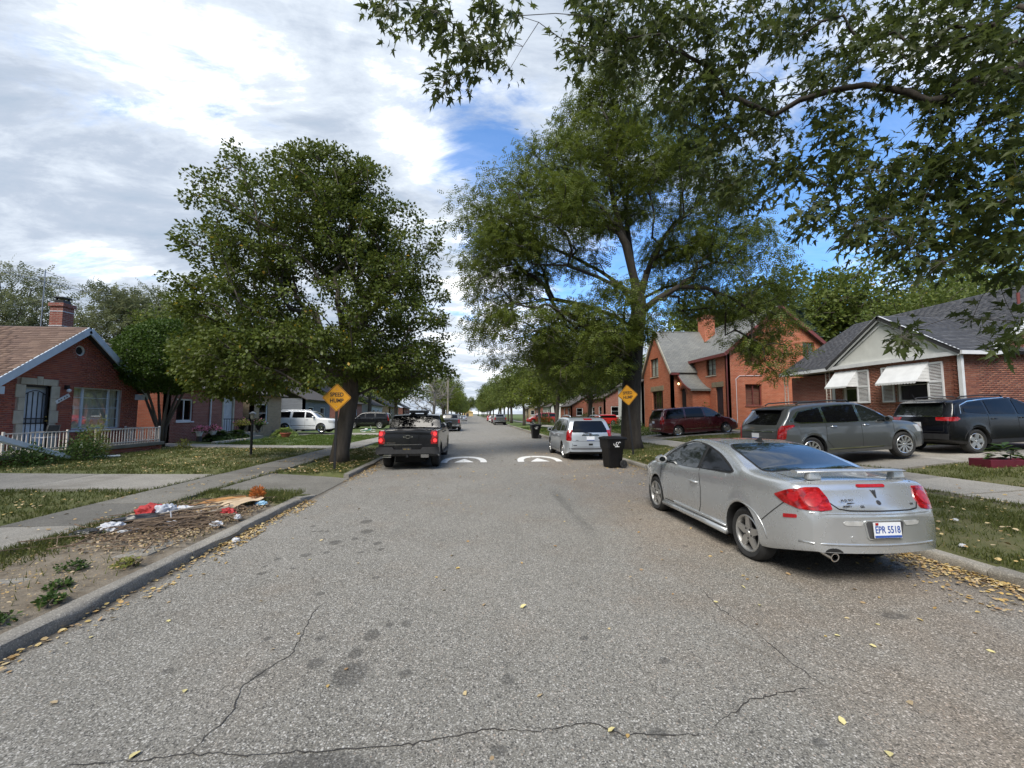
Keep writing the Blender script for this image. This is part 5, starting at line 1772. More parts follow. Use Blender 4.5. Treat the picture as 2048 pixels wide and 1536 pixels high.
 for p in low[rng.choice(len(low), min(170, len(low)), False)]:
  q = p.copy()
  pts = [q.copy()]
  dr = rng.normal(size=3) * np.array([.3, .3, .05])
  for s in range(4):
   q = q + dr * .5 + np.array([0, 0, -.20]) + rng.normal(size=3) * .06
   pts.append(q.copy())
  tw.tube(pts, [.010, .009, .007, .006, .004], 4, cap=False)
  tw.tube([pts[2], pts[2] + rng.normal(size=3) * .15 + np.array([0, 0, -.2]), pts[2] + rng.normal(size=3) * .2 + np.array([0, 0, -.4])], [.006, .005, .003], 4, cap=False)
 o = tw.build('hanging_twigs', M['bark_brown'], root, fix=False)
 o['kind'] = 'stuff'
def at(px, py, depth):
 """point seen at pixel (px, py) of the photograph at a depth in metres"""
 cp, sp_, cy, sy = math.cos(PITCH), math.sin(PITCH), math.cos(YAW), math.sin(YAW)
 r_ = np.array([cy, -sy, 0])
 f_ = np.array([sy * cp, cy * cp, sp_])
 u_ = np.cross(r_, f_)
 return np.array([0, 0, CAM_H]) + (f_ + r_ * (px - 1024) / F_PX - u_ * (py - 768) / F_PX) * depth
def build_maple():
 """overhanging maple: its trunk stands on the eastern verge just outside the picture"""
 rng = np.random.default_rng(5)
 base = np.array((7.3, 2.6, .16))
 root = thing('maple_tree', 'overhanging maple with deeply lobed dark leaves hanging into the upper part of the view', 'tree', tuple(base))
 spots = [  # px, py, spread px, count, depth
 (800, 20, 42, 7, 5.0), (880, 45, 38, 7, 5.1), (940, 90, 40, 10, 5.2), (905, 165, 26, 5, 5.2), (985, 20, 40, 8, 5.3), (975, 100, 28, 4, 5.3),
 (1160, 20, 45, 10, 5.6), (1180, 90, 40, 9, 5.8), (1230, 60, 60, 20, 5.8), (1320, 40, 70, 26, 6.0), (1330, 130, 70, 26, 6.2), (1380, 210, 70, 22, 6.4), (1420, 310, 60, 16, 6.5), (1420, 60, 80, 26, 6.0), (1420, 170, 70, 26, 6.2), (1460, 280, 60, 22, 6.3), (1480, 380, 45, 14, 6.4), (1540, 240, 45, 15, 6.1), (1545, 340, 30, 7, 6.2),
 (1560, 60, 70, 20, 5.8), (1660, 40, 60, 14, 5.6), (1620, 150, 50, 12, 5.8), (1700, 100, 40, 7, 5.6), (1660, 230, 45, 12, 5.6), (1690, 300, 42, 13, 5.4), (1660, 360, 34, 9, 5.4), (1620, 430, 28, 6, 5.4), (1665, 425, 24, 5, 5.3), (1600, 330, 34, 7, 5.6),
 (1780, 60, 60, 12, 5.4), (1880, 50, 60, 18, 5.2), (1980, 60, 60, 22, 5.0), (1960, 160, 60, 20, 5.0), (1830, 140, 40, 9, 5.3), (1790, 190, 30, 6, 5.3), (1880, 210, 34, 8, 5.0), (2020, 260, 46, 15, 4.8), (1870, 300, 44, 13, 4.9), (1800, 350, 44, 13, 4.9), (1920, 340, 40, 11, 4.8),
 (1760, 410, 34, 9, 4.9), (1840, 410, 44, 13, 4.8), (1930, 420, 44, 13, 4.7), (2010, 380, 40, 12, 4.6), (1720, 465, 28, 7, 4.9), (1790, 480, 40, 10, 4.8), (1870, 490, 40, 9, 4.7), (1960, 480, 42, 11, 4.6), (2030, 470, 30, 9, 4.5), (2035, 540, 24, 3, 4.4),
 (1800, 672, 16, 3, 4.7), (2010, 690, 20, 2, 4.4), (2040, 655, 20, 3, 4.3), (1945, 655, 14, 1, 4.4), (2080, 120, 60, 14, 4.6), (2100, 330, 60, 14, 4.5), (1600, -60, 200, 24, 5.6), (1950, -60, 160, 26, 5.0), (1250, -60, 160, 14, 5.8)]
 tg = []
 for px, py, sp, c, dp in spots:
  for _ in range(c):
   tg.append(at(px + rng.normal() * sp * .62, py + rng.normal() * sp * .62, dp * rng.uniform(.86, 1.16)))
 tg = np.array(tg) - base
 trunk = [(0, 0, -.1), (0, 0, .6), (-.02, .02, 1.6), (-.1, .1, 2.8), (-.25, .3, 4.2), (-.6, .7, 5.4), (-1.1, 1.2, 6.3)]
 A, par, w, ends = grow(trunk, tg, rng, .22, .06, .9)
 wood(root, A, par, w, .16, .0028, 'bark_dark', nlimb=14, power=1.0)
 per = 19
 E = np.repeat(A[ends], per, axis=0)
 n = len(E)
 off = unit(rng.normal(size=(n, 3))) * (rng.random(n) ** .6)[:, None] * .20
 pos = E + off
 d = unit(unit(off) * .7 + np.array([-.35, .1, -.42]) + rng.normal(size=(n, 3)) * .35)
 nrm = unit(np.array([0, -.15, .75]) + rng.normal(size=(n, 3)) * .5)
 sc = .06 + .075 * rng.random(n) ** .8
 wp = pos + base
 dist = np.linalg.norm(wp - np.array([0, 0, CAM_H]), axis=1)
 # the 300 that show largest as single leaves, in view only
 fwd = np.array([math.sin(YAW) * math.cos(PITCH), math.cos(YAW) * math.cos(PITCH), math.sin(PITCH)])
 rg = np.array([math.cos(YAW), -math.sin(YAW), 0])
 upv = np.cross(rg, fwd)
 v = wp - np.array([0, 0, CAM_H])
 zf = v @ fwd
 vis = (abs(v @ rg / zf) < 1.22) & ((v @ upv) / zf < .92) & ((v @ upv) / zf > -.6)
 score = np.where(vis, sc / dist, 0)
 top = np.argsort(-score)[:300]
 mask = np.ones(n, bool)
 mask[top] = False
 leaf_cloud('foliage', T_MAPLE, pos[mask], d[mask], nrm[mask], sc[mask], M['leaf_maple'], root)
 me = mesh_np('leaf', T_MAPLE[0], T_MAPLE[1])
 me.materials.append(M['leaf_maple_single'])
 for i in top:
  dd = Vector(d[i]).normalized()
  x = dd.cross(Vector(nrm[i])).normalized()
  o = link(bpy.data.objects.new('leaf', me), root)
  o.matrix_local = Matrix.Translation(Vector(pos[i])) @ Matrix((x, dd, x.cross(dd))).transposed().to_4x4() @ Matrix.Scale(float(sc[i]), 4)
 # leaf stalks
 st = MB()
 for i in range(0, n):
  if vis[i] and dist[i] < 6.2:
   st.tube([E[i], pos[i]], [.0022, .0018], 3, cap=False)
 o = st.build('leaf_stalks', M['bark_grey'], root, fix=False)
 o['kind'] = 'stuff'
def build_topiary():
 rng = np.random.default_rng(3)
 root = thing('topiary_tree', 'clipped dome shaped bright green tree between the two western brick houses', 'tree', (-14.1, 19.0 + 1.2, .35))
 stems = MB()
 for k in range(6):
  a = k * 1.05 + .3
  MB().tube([(.10 * math.cos(a), .10 * math.sin(a), -.1), (.18 * math.cos(a), .18 * math.sin(a), .9), (.55 * math.cos(a), .5 * math.sin(a), 1.9), (1.0 * math.cos(a), 1.0 * math.sin(a), 3.1)], [.075, .065, .05, .03], 8).build('stem', M['bark_brown'], root, smooth='all')
 n = 30000
 v = unit(rng.normal(size=(n, 3)))
 rr = np.where(rng.random(n) < .8, rng.uniform(.90, 1.03, n), rng.uniform(.5, .9, n))
 lump = 1 + .05 * np.sin(v[:, 0] * 9 + 1) * np.sin(v[:, 1] * 8) + .04 * np.sin(v[:, 2] * 14 + v[:, 0] * 5)
 pos = v * np.array([1.85, 1.75, 1.0]) * (rr * lump)[:, None]
 pos[:, 2] = np.where(v[:, 2] > 0, pos[:, 2] * 1.95, pos[:, 2] * 1.35) + 3.75
 d = unit(v * .6 + rng.normal(size=(n, 3)) * .6 + np.array([0, 0, .25]))
 leaf_cloud('crown', T_DIAMOND, pos, d, unit(v + rng.normal(size=(n, 3)) * .5), rng.uniform(.075, .135, n), M['leaf_topiary'], root)
def conifer(name, label, loc, h, r, seed, leaf, dens=1.0, droop=-.25):
 rng = np.random.default_rng(seed)
 root = thing(name, label, 'tree', loc)
 MB().tube([(0, 0, 0), (0, 0, h * .5), (0, 0, h)], [h * .018, h * .011, .02], 8).build('trunk', M['bark_grey'], root, smooth='all')
 P, D = [], []
 tw = MB()
 lev = int(h * 2.2)
 for i in range(lev):
  t = (i + rng.random()) / lev
  z = h * (.10 + .88 * t)
  L = r * (1 - t) ** .8 * rng.uniform(.75, 1.1)
  nb = max(4, int(9 * (1 - t) + 3))
  a0 = rng.random() * 6.28
  for k in range(nb):
   a = a0 + 6.283 * k / nb + rng.normal() * .15
   dr = np.array([math.cos(a), math.sin(a), droop * (1 - t) + .25 * t])
   q = np.array([0, 0, z])
   tw.tube([q, q + dr * L * .6, q + dr * L + np.array([0, 0, .12 * L])], [.03, .02, .008], 4, cap=False)
   m = int(max(8, 80 * L * dens))
   s = rng.random(m) ** .7
   side = rng.normal(size=(m, 1)) * np.array([[-math.sin(a), math.cos(a), 0]]) * (.28 * L * (1 - .5 * s))[:, None]
   P.append(q + dr * (L * s)[:, None] + side + rng.normal(size=(m, 3)) * .05 + np.array([0, 0, .12 * L]) * (s ** 2)[:, None])
   D.append(unit(dr + side / max(.1, L) * 2.2 + rng.normal(size=(m, 3)) * .3))
 P, D = np.concatenate(P), np.concatenate(D)
 n = len(P)
 o = tw.build('twigs', M['bark_grey'], root, fix=False)
 o['kind'] = 'stuff'
 leaf_cloud('crown', T_NARROW, P, D, unit(np.array([0, 0, 1.0]) + rng.normal(size=(n, 3)) * .5), rng.uniform(.26, .50, n), M[leaf], root)
 return root
def std_tree(name, label, loc, h, w, seed, leaf, bark='bark_brown', n=260, per=40, size=.2, group=None, r0=None, low=.28, tpl=T_DIAMOND, spread=None):
 """a broad street tree of height h and crown width w"""
 rng = np.random.default_rng(seed + 1000)
 ells = []
 zc = h * (low + (1 - low) * .5)
 for k in range(9):
  a = rng.random() * 6.28
  rr = rng.uniform(.15, .6)
  z = zc + rng.uniform(-.8, .8) * h * (1 - low) * .34
  s = rng.uniform(.30, .48) * (1 - .45 * max(0, (z - zc) / (h * .4)))
  ells.append((w * .5 * rr * math.cos(a), w * .5 * rr * math.sin(a), z, w * s * .62, w * s * .62, h * (1 - low) * .22, 1))
 ells.append((0, 0, zc, w * .42, w * .42, h * (1 - low) * .46, 3))
 tr = [(0, 0, -.2), (rng.normal() * .03, rng.normal() * .03, h * .10), (rng.normal() * .1, rng.normal() * .1, h * low), (rng.normal() * .2, rng.normal() * .2, h * .5), (0, 0, h * .7)]
 return tree(name, label, loc, tr, ells, n, per, spread or w * .085, size, leaf, bark, r0 or h * .018, seed, tpl, nlimb=5, group=group, jitter=.5, rmin=.012)
def build_far_trees():
 # two street trees on the eastern verge and the dark one behind the silver wagon
 std_tree('broadleaf_tree', 'dark leafy tree standing on the lawn behind the silver wagon', (10.6, 36.5, .3), 10.5, 10, 41, 'leaf_locust', n=420, per=46, size=.19, low=.22)
 std_tree('broadleaf_tree', 'young dark trunked verge tree just past the far wheeled bin', (6.9, 33.5, .15), 8.6, 6.6, 42, 'leaf_locust', n=300, per=40, size=.16, low=.30, r0=.16)
 std_tree('broadleaf_tree', 'light green verge tree with pale trunk in front of the red van', (7.2, 44, .15), 7.6, 7.4, 43, 'leaf_bright', 'bark_grey', n=320, per=40, size=.17, low=.26)
 a = std_tree('broadleaf_tree', 'broad green tree in the distant avenue', (7.3, 58, .1), 9.5, 8.5, 44, 'leaf_far', n=260, per=36, size=.24)
 b = std_tree('broadleaf_tree', 'broad green tree in the distant avenue', (7.0, 74, .1), 11.5, 9.5, 45, 'leaf_far', n=280, per=36, size=.27)
 east = 'broad green tree in the distant row along the eastern verge'
 west = 'broad green tree in the distant row along the western verge'
 yard = 'green backyard tree rising behind the far houses'
 a['label'] = b['label'] = east
 a['group'] = b['group'] = 'trees of the distant eastern row'
 rng = random.Random(4)
 y = 88
 while y < 320:
  copy_tree(rng.choice((a, b)), (7.2 + rng.uniform(-.5, .8), y, 0), rng.uniform(0, 6.28), east, 'trees of the distant eastern row').scale = [rng.uniform(.9, 1.3)] * 3
  y += rng.uniform(11, 16)
 for k in range(26):
  sd = -1 if k % 2 else 1
  yy = 56 + 9 * (k // 2) + rng.uniform(-3, 3)
  copy_tree(rng.choice((a, b)), (sd * rng.uniform(27, 42), yy, -1.2), rng.uniform(0, 6.28), yard, 'trees behind the far houses').scale = [rng.uniform(1.0, 1.4)] * 3
 for x, y, s in ((30, 45, 1.5), (35, 42, 1.55), (41, 41, 1.7), (48, 39, 1.6), (55, 37, 1.7), (46, 31, 1.3), (38, 52, 1.7)):
  copy_tree(rng.choice((a, b)), (x, y, .8), rng.uniform(0, 6.28), 'leafy backyard tree in the dense belt behind the ranch house', 'trees of the belt behind the ranch house').scale = [s] * 3
 for x, y, s in ((-16, 3.5, 1.0), (-15, -4, 1.1), (-24, 8.5, 1.1), (-26, 0, 1.3), (16, 2, 1.1)):  # out of view, added to darken reflections in the car windows
  copy_tree(rng.choice((a, b)), (x, y, .2), rng.uniform(0, 6.28), 'unseen green tree added along the street for reflections', 'unseen trees added for reflections').scale = [s] * 3
 y = 86
 while y < 320:
  copy_tree(rng.choice((a, b)), (-5.6 + rng.uniform(-.8, .5), y, 0), rng.uniform(0, 6.28), west, 'trees of the distant western row').scale = [rng.uniform(.75, .95)] * 3
  y += rng.uniform(11, 16)
 for x, y, s in ((22, 60, 1.2), (26, 84, 1.4), (18, 100, 1.2), (-16, 66, 1.2), (-22, 80, 1.3), (-18, 98, 1.3), (-24, 52, 1.3), (30, 48, 1.5), (-26, 120, 1.5), (24, 130, 1.5), (-20, 62, 1.0), (-30, 44, 1.2), (14, 68, 1.1)):
  copy_tree(rng.choice((a, b)), (x, y, .2), rng.uniform(0, 6.28), yard, 'trees behind the far houses').scale = [s] * 3
 for x, y, s in ((-3, 345, 1.5), (-13, 350, 1.8), (13, 352, 1.8), (5, 365, 1.7), (-24, 345, 1.7), (24, 345, 1.7)):
  copy_tree(b, (x, y, 0), rng.uniform(0, 6.28), 'green tree standing beyond the end of the street', 'trees beyond the end of the street').scale = [s] * 3
 for x, y, s in ((8.5, -9, 1.1), (7.5, -22, 1.2), (8, -36, 1.2), (-5.5, -8, 1.0), (-5.8, -21, 1.2), (-5.5, -35, 1.2), (-16, -14, 1.4), (18, -14, 1.4), (-20, -2, 1.3), (22, -1, 1.3), (0, -70, 1.6), (-10, -66, 1.6), (11, -66, 1.6)):  # unseen trees behind the camera, added so paint and glass reflect dark
  copy_tree(rng.choice((a, b)), (x, y, .1), rng.uniform(0, 6.28), 'unseen green tree added along the street for reflections', 'unseen trees added for reflections').scale = [s] * 3
 # pale feathery trees behind the gabled house
 std_tree('locust_tree', 'pale feathery tree behind the chimney of the gabled house', (-40, 38, .2), 14.5, 13, 51, 'leaf_pale', 'bark_grey', n=300, per=20, size=.62, low=.34, tpl=T_PINNATE_LO, r0=.22)
 std_tree('locust_tree', 'pale feathery tree at the left edge beyond the brown roof', (-50, 34, .2), 12, 11, 52, 'leaf_pale', 'bark_grey', n=220, per=19, size=.62, low=.34, tpl=T_PINNATE_LO, r0=.2)
 std_tree('locust_tree', 'pale feathery tree between the gabled house and the dense round tree', (-30, 40, .2), 13.5, 11, 53, 'leaf_pale', 'bark_grey', n=260, per=20, size=.62, low=.30, tpl=T_PINNATE_LO, r0=.2)
 std_tree('broadleaf_tree', 'soft green tree rising behind the clipped dome tree', (-24, 36, .2), 11, 9, 54, 'leaf_far', n=240, per=36, size=.24)
 # leafless grey tree
 rg = np.random.default_rng(61)
 root = thing('bare_tree', 'leafless grey tree above the black pickup beside the utility pole', 'tree', (-4.3, 46, .1))
 tg = in_ellipsoids([(0, 0, 5.6, 2.6, 2.2, 2.2, 1), (-.4, 0, 3.2, 2.4, 2, 1.4, .7)], 200, rg, .5)
 A, par, w, ends = grow([(0, 0, 0), (0, 0, 1.2), (.1, 0, 2.6), (.1, 0, 4)], tg, rg, .3, .12)
 wood(root, A, par, w, .16, .016, 'bark_pale', nlimb=5)
 tw = MB()
 for p in A[ends]:
  for _ in range(4):
   q = p + rg.normal(size=3) * np.array([.4, .4, .35]) + np.array([0, 0, -.1])
   tw.tube([p, (p + q) / 2 + rg.normal(size=3) * .06, q], [.014, .011, .006], 3, cap=False)
 o = tw.build('fine_twigs', M['bark_pale'], root, fix=False)
 o['kind'] = 'stuff'
 std_tree('broadleaf_tree', 'yellowing dark tree between the dense round tree and the leafless one', (-7.2, 40, .1), 8.4, 7.4, 62, 'leaf_far', n=260, per=36, size=.2)
 std_tree('broadleaf_tree', 'light green tree behind the utility pole', (-5.4, 76, .1), 9.0, 8.0, 63, 'leaf_bright', n=260, per=36, size=.2)
 # conifers and others behind the ranch house
 conifer('spruce_tree', 'blue green spruce behind the white gable of the ranch house', (30.5, 35.5, .8), 11.6, 3.4, 71, 'needle_blue', 1.3)
 for k, (x, y, h, r_, s) in enumerate(((36, 50, 21, 5.0, 72), (54, 44, 21, 5.5, 75))):
  conifer('pine_tree', ('tall olive conifer nearest the orange brick house', 'olive conifer at the right edge behind the ranch roof')[k], (x, y, .8), h, r_, s, 'needle_olive', .38)
 std_tree('broadleaf_tree', 'leafy tree rising behind the chimney of the orange brick house', (27, 46, .5), 13.5, 11, 76, 'leaf_bright', n=300, per=36, size=.3)
 std_tree('broadleaf_tree', 'green tree close behind the ranch house roof', (33, 27, .8), 10.5, 9, 77, 'leaf_far', n=280, per=36, size=.24)
 std_tree('broadleaf_tree', 'green tree with pale trunk behind the ridge of the ranch house', (41, 30, .8), 13, 10, 78, 'leaf_far', 'bark_pale', n=280, per=36, size=.26)
def shrub(name, label, loc, r, h, n, leaf, seed, size=.07, cat='shrub', tpl=T_DIAMOND, group=None, up=.3):
 rng = np.random.default_rng(seed)
 root = thing(name, label, cat, loc, 0, group)
 st = MB()
 for k in range(7):
  a = rng.random() * 6.28
  e = np.array([r * .6 * math.cos(a), r * .6 * math.sin(a), h * rng.uniform(.5, .9)])
  st.tube([(0, 0, -.03), e * .5 + rng.normal(size=3) * .04, e], [.014, .010, .004], 5)
 o = st.build('stems', M['bark_brown'], root, fix=False)
 o['kind'] = 'stuff'
 v = unit(rng.normal(size=(n, 3)))
 v[:, 2] = abs(v[:, 2])
 rr = rng.random(n) ** .4
 lump = 1 + .22 * np.sin(v[:, 0] * 5 + seed) * np.sin(v[:, 1] * 6 + seed)
 pos = v * np.array([r, r, h]) * (rr * lump)[:, None]
 pos[:, 2] = np.maximum(pos[:, 2], .02)
 d = unit(v + rng.normal(size=(n, 3)) * .6 + np.array([0, 0, up - .2]))
 leaf_cloud('foliage', tpl, pos, d, unit(np.array([0, 0, 1.]) + v * .5 + rng.normal(size=(n, 3)) * .4), size * rng.uniform(.6, 1.3, n), M[leaf], root)
 return root
def hosta(label, loc, r, n, leaf, seed):
 rng = np.random.default_rng(seed)
 root = thing('hosta_plant', label, 'plant', loc)
 a = rng.random(n) * 6.28
 q = rng.random(n) ** .7
 pos = np.stack([r * .55 * q * np.cos(a), r * .55 * q * np.sin(a), .10 + .30 * (1 - q) + rng.random(n) * .08], 1)
 d = np.stack([np.cos(a), np.sin(a), .5 - 1.0 * q], 1)
 leaf_cloud('foliage', T_DIAMOND, pos, d, unit(np.stack([np.cos(a) * .3, np.sin(a) * .3, np.ones(n)], 1)), rng.uniform(.22, .36, n) * (.6 + .5 * r), M[leaf], root)
 return root
def build_shrubs():
 shrub('bush', 'dark green bush in front of the left part of the porch railing', (-13.1, 13.55, .27), .62, .62, 1500, 'leaf_shrub', 1)
 shrub('bush', 'taller dark green bush beside the porch steps', (-12.9, 15.1, .26), .60, .95, 1900, 'leaf_shrub', 2)
 shrub('bush', 'yellowish feathery bush growing against the porch between the two railings', (-13.15, 15.75, .27), .50, 1.35, 900, 'leaf_yellowish', 3, .10, tpl=T_PINNATE_LO)
 shrub('bush', 'small brown withered plant at the corner of the porch', (-12.9, 19.9, .3), .32, .40, 260, 'leaf_yellowish', 4)
 shrub('bush', 'light green bush by the dark plank door of the orange brick house', (15.6, 26.2, .55), 1.0, 1.7, 2600, 'leaf_yellowish', 5, .11)
 shrub('hedge', 'clipped dark hedge at the corner of the orange brick house', (13.4, 35.0, .4), 1.5, 1.1, 3000, 'leaf_shrub', 6, .10, 'hedge')
 shrub('bush', 'rounded green shrub behind the red hatchback', (13.0, 45.5, .3), 1.3, 1.7, 2200, 'leaf_shrub', 7, .13)
 shrub('bush', 'dark green shrub beside the leaning sign and thick trunk', (12.2, 39.5, .3), .9, 1.5, 1700, 'leaf_shrub', 8, .12)
 shrub('bush', 'reddish brown shrub on the lawn behind the silver wagon', (10.5, 60, .2), 1.6, 1.6, 1500, 'leaf_yellowish', 9, .16)
 hosta('broad leaved light green and cream hosta clump beside the white sport utility vehicle', (-13.4, 31.0, .25), 1.25, 420, 'leaf_hosta', 21)
 hosta('dark green hosta clump along the front of the second brick house', (-14.0, 24.3, .36), 1.0, 300, 'leaf_shrub', 22)
 hosta('dark green hosta clump nearest the white barred front door', (-13.9, 25.9, .34), .9, 260, 'leaf_shrub', 23)
 for k, (x, y, r_, lab) in enumerate(((-4.22, 4.92, .13, 'low green weed farthest from the kerb on the bare verge'), (-3.90, 4.42, .10, 'low green weed in the middle of the bare verge'), (-3.70, 4.12, .09, 'low green weed against the back of the kerb'),
 (-3.74, 3.74, .12, 'low green weed nearest the camera on the bare verge'), (-3.75, 5.0, .12, 'small yellow leaved weed by the chipped kerb'))):
  shrub('weed', lab, (x, y, gz(x, y) + .005), r_, r_ * .7, 130, 'leaf_yellowish' if k == 4 else 'leaf_shrub', 30 + k, .042, 'weed')
def scatter_grass():
 rng = np.random.default_rng(77)
 P = []
 # x0,x1,y0,y1,density per m2,height,width
 areas = [(-5.53, -3.6, 12.1, 20.4, 1400, .045, .008), (-5.53, -4.9, 3.0, 9.4, 2400, .075, .006), (-5.5, -3.55, 8.2, 9.3, 2200, .085, .006), (-14.5, -6.9, 12.1, 20.4, 420, .055, .013), (-11, -6.9, 4.5, 9.7, 900, .055, .009),
 (-13, -6.9, 22.2, 34.8, 260, .07, .02), (-5.28, -3.6, 22.2, 34.8, 420, .06, .016), (5.80, 9.10, 2.2, 9.6, 1700, .048, .007), (10.28, 17, 4.5, 9.6, 700, .055, .010), (5.80, 9.1, 13.0, 22.6, 650, .05, .012), (10.28, 17, 13.0, 22.6, 330, .055, .016), (5.8, 8.68, 25.8, 50, 120, .07, .03), (10.3, 17, 25.8, 50, 70, .07, .035),
 (-5.2, -3.6, 2.6, 7.9, 170, .06, .006), (-5.58, -5.5, 2.5, 20, 2600, .06, .006), (-6.92, -6.83, 4.5, 20, 2200, .055, .007), (9.08, 9.18, 4, 22, 1500, .05, .007), (10.72, 10.82, 5, 22, 1300, .05, .008)]
 V, Fc, Vl, Fl = [], [], [], []
 for x0, x1, y0, y1, dn, hh, ww in areas:
  n = int((x1 - x0) * (y1 - y0) * dn)
  x, y = rng.uniform(x0, x1, n), rng.uniform(y0, y1, n)
  cl = fbm(x * 1.7, y * 1.7, 4, 50) + .35 * (fbm(x * 7, y * 7, 2, 51) - .5)
  k = (rng.random(n) < np.clip((cl - .30) * 2.6, .10, 1)) & ((x1 - x0 < .12) | ~paved(x, y, .02))
  k &= (soil_mask(x, y) < rng.random(n) * .9 + .12)
  x, y, cl = x[k], y[k], cl[k]
  n = len(x)
  z = ground_z(x, y) + (.022 if x1 - x0 < .12 else .012)
  h = hh * rng.uniform(.5, 1.35, n) * (.7 + .6 * cl)
  a = rng.random(n) * 6.28
  ln = rng.uniform(.15, .95, n) * h
  b = rng.random(n) * 6.28
  w = ww * rng.uniform(.7, 1.3, n)
  p0 = np.stack([x - w * np.cos(a), y - w * np.sin(a), z - .012], 1)
  p1 = np.stack([x + w * np.cos(a), y + w * np.sin(a), z - .012], 1)
  p2 = np.stack([x + ln * np.cos(b), y + ln * np.sin(b), z + h], 1)
  (Vl if y0 > 21.5 else V).append(np.stack([p0, p1, p2], 1).reshape(-1, 3))
 for nm, L, mt in (('grass', V, 'grass_blade'), ('grass', Vl, 'grass_lush')):
  A = np.concatenate(L)
  o = obj(nm, mesh_np(nm, A, np.arange(len(A)).reshape(-1, 3)), M[mt])
  tag(o, 'short dry grass on the near verges and front lawns' if mt == 'grass_blade' else 'greener mown grass on the lawns farther along the street', 'grass', kind='stuff')
def scatter_leaves():
 rng = np.random.default_rng(78)
 X, Y, Z, S = [], [], [], []
 def add(n, x, y, z, s0, s1):
  X.append(x); Y.append(y); Z.append(z); S.append(rng.uniform(s0, s1, n))
 def gutter(n, x0, sg, y0, y1, wid):
  y = rng.uniform(y0, y1, n)
  x = x0 + sg * (.02 + wid * rng.random(n) ** 2.2)
  k = rng.random(n) < np.clip((fbm(y * 1.1, x * 3, 3, 60) - .25) * 2.2, .12, 1)
  x, y = x[k], y[k]
  add(len(x), x, y, road_z(x, y) + .008 + .03 * rng.random(len(x)) ** 3, .022, .058)
 gutter(2600, XL, 1, 1.8, 9.0, .26)
 gutter(2800, XL, 1, 11.4, 20, .42)
 gutter(700, XL, 1, 20, 45, .5)
 gutter(3200, XR, -1, 2.2, 9.5, 1.1)
 gutter(2600, XR, -1, 2.4, 5.6, .85)
 gutter(500, XR, -1, 10.5, 14.5, .9)
 gutter(900, XR, -1, 17, 60, .9)
 for n, x0, x1, y0, y1, s in ((620, XL, XR, 2, 14, .05), (900, XL, XR, 10, 32, .07), (1500, -5.25, -3.6, 12.1, 20.4, .065), (1500, -12.5, -6.9, 12.1, 20, .055), (500, -6.6, -5.3, 6, 22, .06), (1500, -5.5, -3.6, 2.6, 8.6, .032), (260, -10, -6.7, 5, 9.6, .06),
 (420, 5.8, 8.65, 2.4, 9.6, .055), (700, 5.8, 8.65, 13.1, 22.6, .07), (260, 8.8, 13, 5, 9.6, .06), (500, 10.4, 16, 13, 27, .08), (500, -14, -6.9, 12, 35, .06), (500, 5.8, 12, 26, 55, .10)):
  x, y = rng.uniform(x0, x1, n), rng.uniform(y0, y1, n)
  onroad = (x > XL) & (x < XR)
  k = (onroad | (rng.random(len(x)) < np.clip((fbm(x * .9, y * .9, 3, 66) - .3) * 3.2, .08, 1))) & ~(onroad & (rng.random(n) > .25 + .75 * np.maximum(ss(1.5, 5, x), ss(-2.6, -3.3, x))))
  x, y = x[k], y[k]
  onroad = (x > XL) & (x < XR)
  z = np.where(onroad, road_z(x, y) + .006, ground_z(x, y) + np.where(paved(x, y), .028, .045))
  add(len(x), x, y, z, s * .6, s * 1.2)
 n = 4200
 x, y = rng.uniform(-5.5, -3.62, n), rng.uniform(2.4, 9.0, n)
 k = rng.random(n) < .25 + .75 * fbm(x * 2.2, y * 2.2, 3, 71)
 x, y = x[k], y[k]
 add(len(x), x, y, ground_z(x, y) + .014, .007, .020)
 x, y, z, s = (np.concatenate(a) for a in (X, Y, Z, S))
 n = len(x)
 a = rng.random(n) * 6.28
 d = np.stack([np.cos(a), np.sin(a), rng.normal(size=n) * .12], 1)
 nr = unit(np.array([0, 0, 1.]) + rng.normal(size=(n, 3)) * .28)
 tv = np.array([(0, 0, 0), (-.33, .30, .07), (-.25, .68, .10), (0, 1, .04), (.27, .66, .12), (.34, .28, .06), (0, .45, 0)])
 tf = np.array([(6, 1, 0), (6, 2, 1), (6, 3, 2), (6, 4, 3), (6, 5, 4), (6, 0, 5)])
 o = leaf_cloud('fallen_leaves', (tv, tf), np.stack([x, y, z], 1), d, nr, s, M['fallen_leaf_mix'])
 tag(o, 'yellow and brown fallen leaves in the gutters, on the road and verges', 'leaves', kind='stuff')
 # the few large ones that lie apart on the asphalt
 me = mesh_np('fallen_leaf', tv * np.array([1, 1, 1.2]), tf)
 me.materials.append(M['leaf_yellow'])
 for k, (lx, ly) in enumerate([(.77, 2.38), (2.21, 2.11), (2.97, 3.18), (-3.05, 3.77), (2.14, 2.30), (3.45, 3.30), (3.1, 3.0), (2.7, 3.75), (-2.6, 3.95), (-1.85, 3.0), (-1.75, 2.5), (.45, 3.9), (3.9, 2.9), (2.3, 3.85), (2.8, 4.1), (-2.0, 5.4)]):
  o = link(bpy.data.objects.new('fallen_leaf', me))
  o.location = (lx, ly, float(road_z(lx, ly)) + .006)
  o.rotation_euler = (rng.normal() * .12, rng.normal() * .12, rng.random() * 6.28)
  s_ = rng.uniform(.042, .068)
  o.scale = (s_, s_, s_)
  tag(o, 'single pale yellow fallen leaf lying apart on the near asphalt', 'leaf', 'single yellow leaves on the near asphalt')
build_linden()
build_locust()
build_maple()
build_topiary()
build_far_trees()
build_shrubs()
scatter_grass()
scatter_leaves()
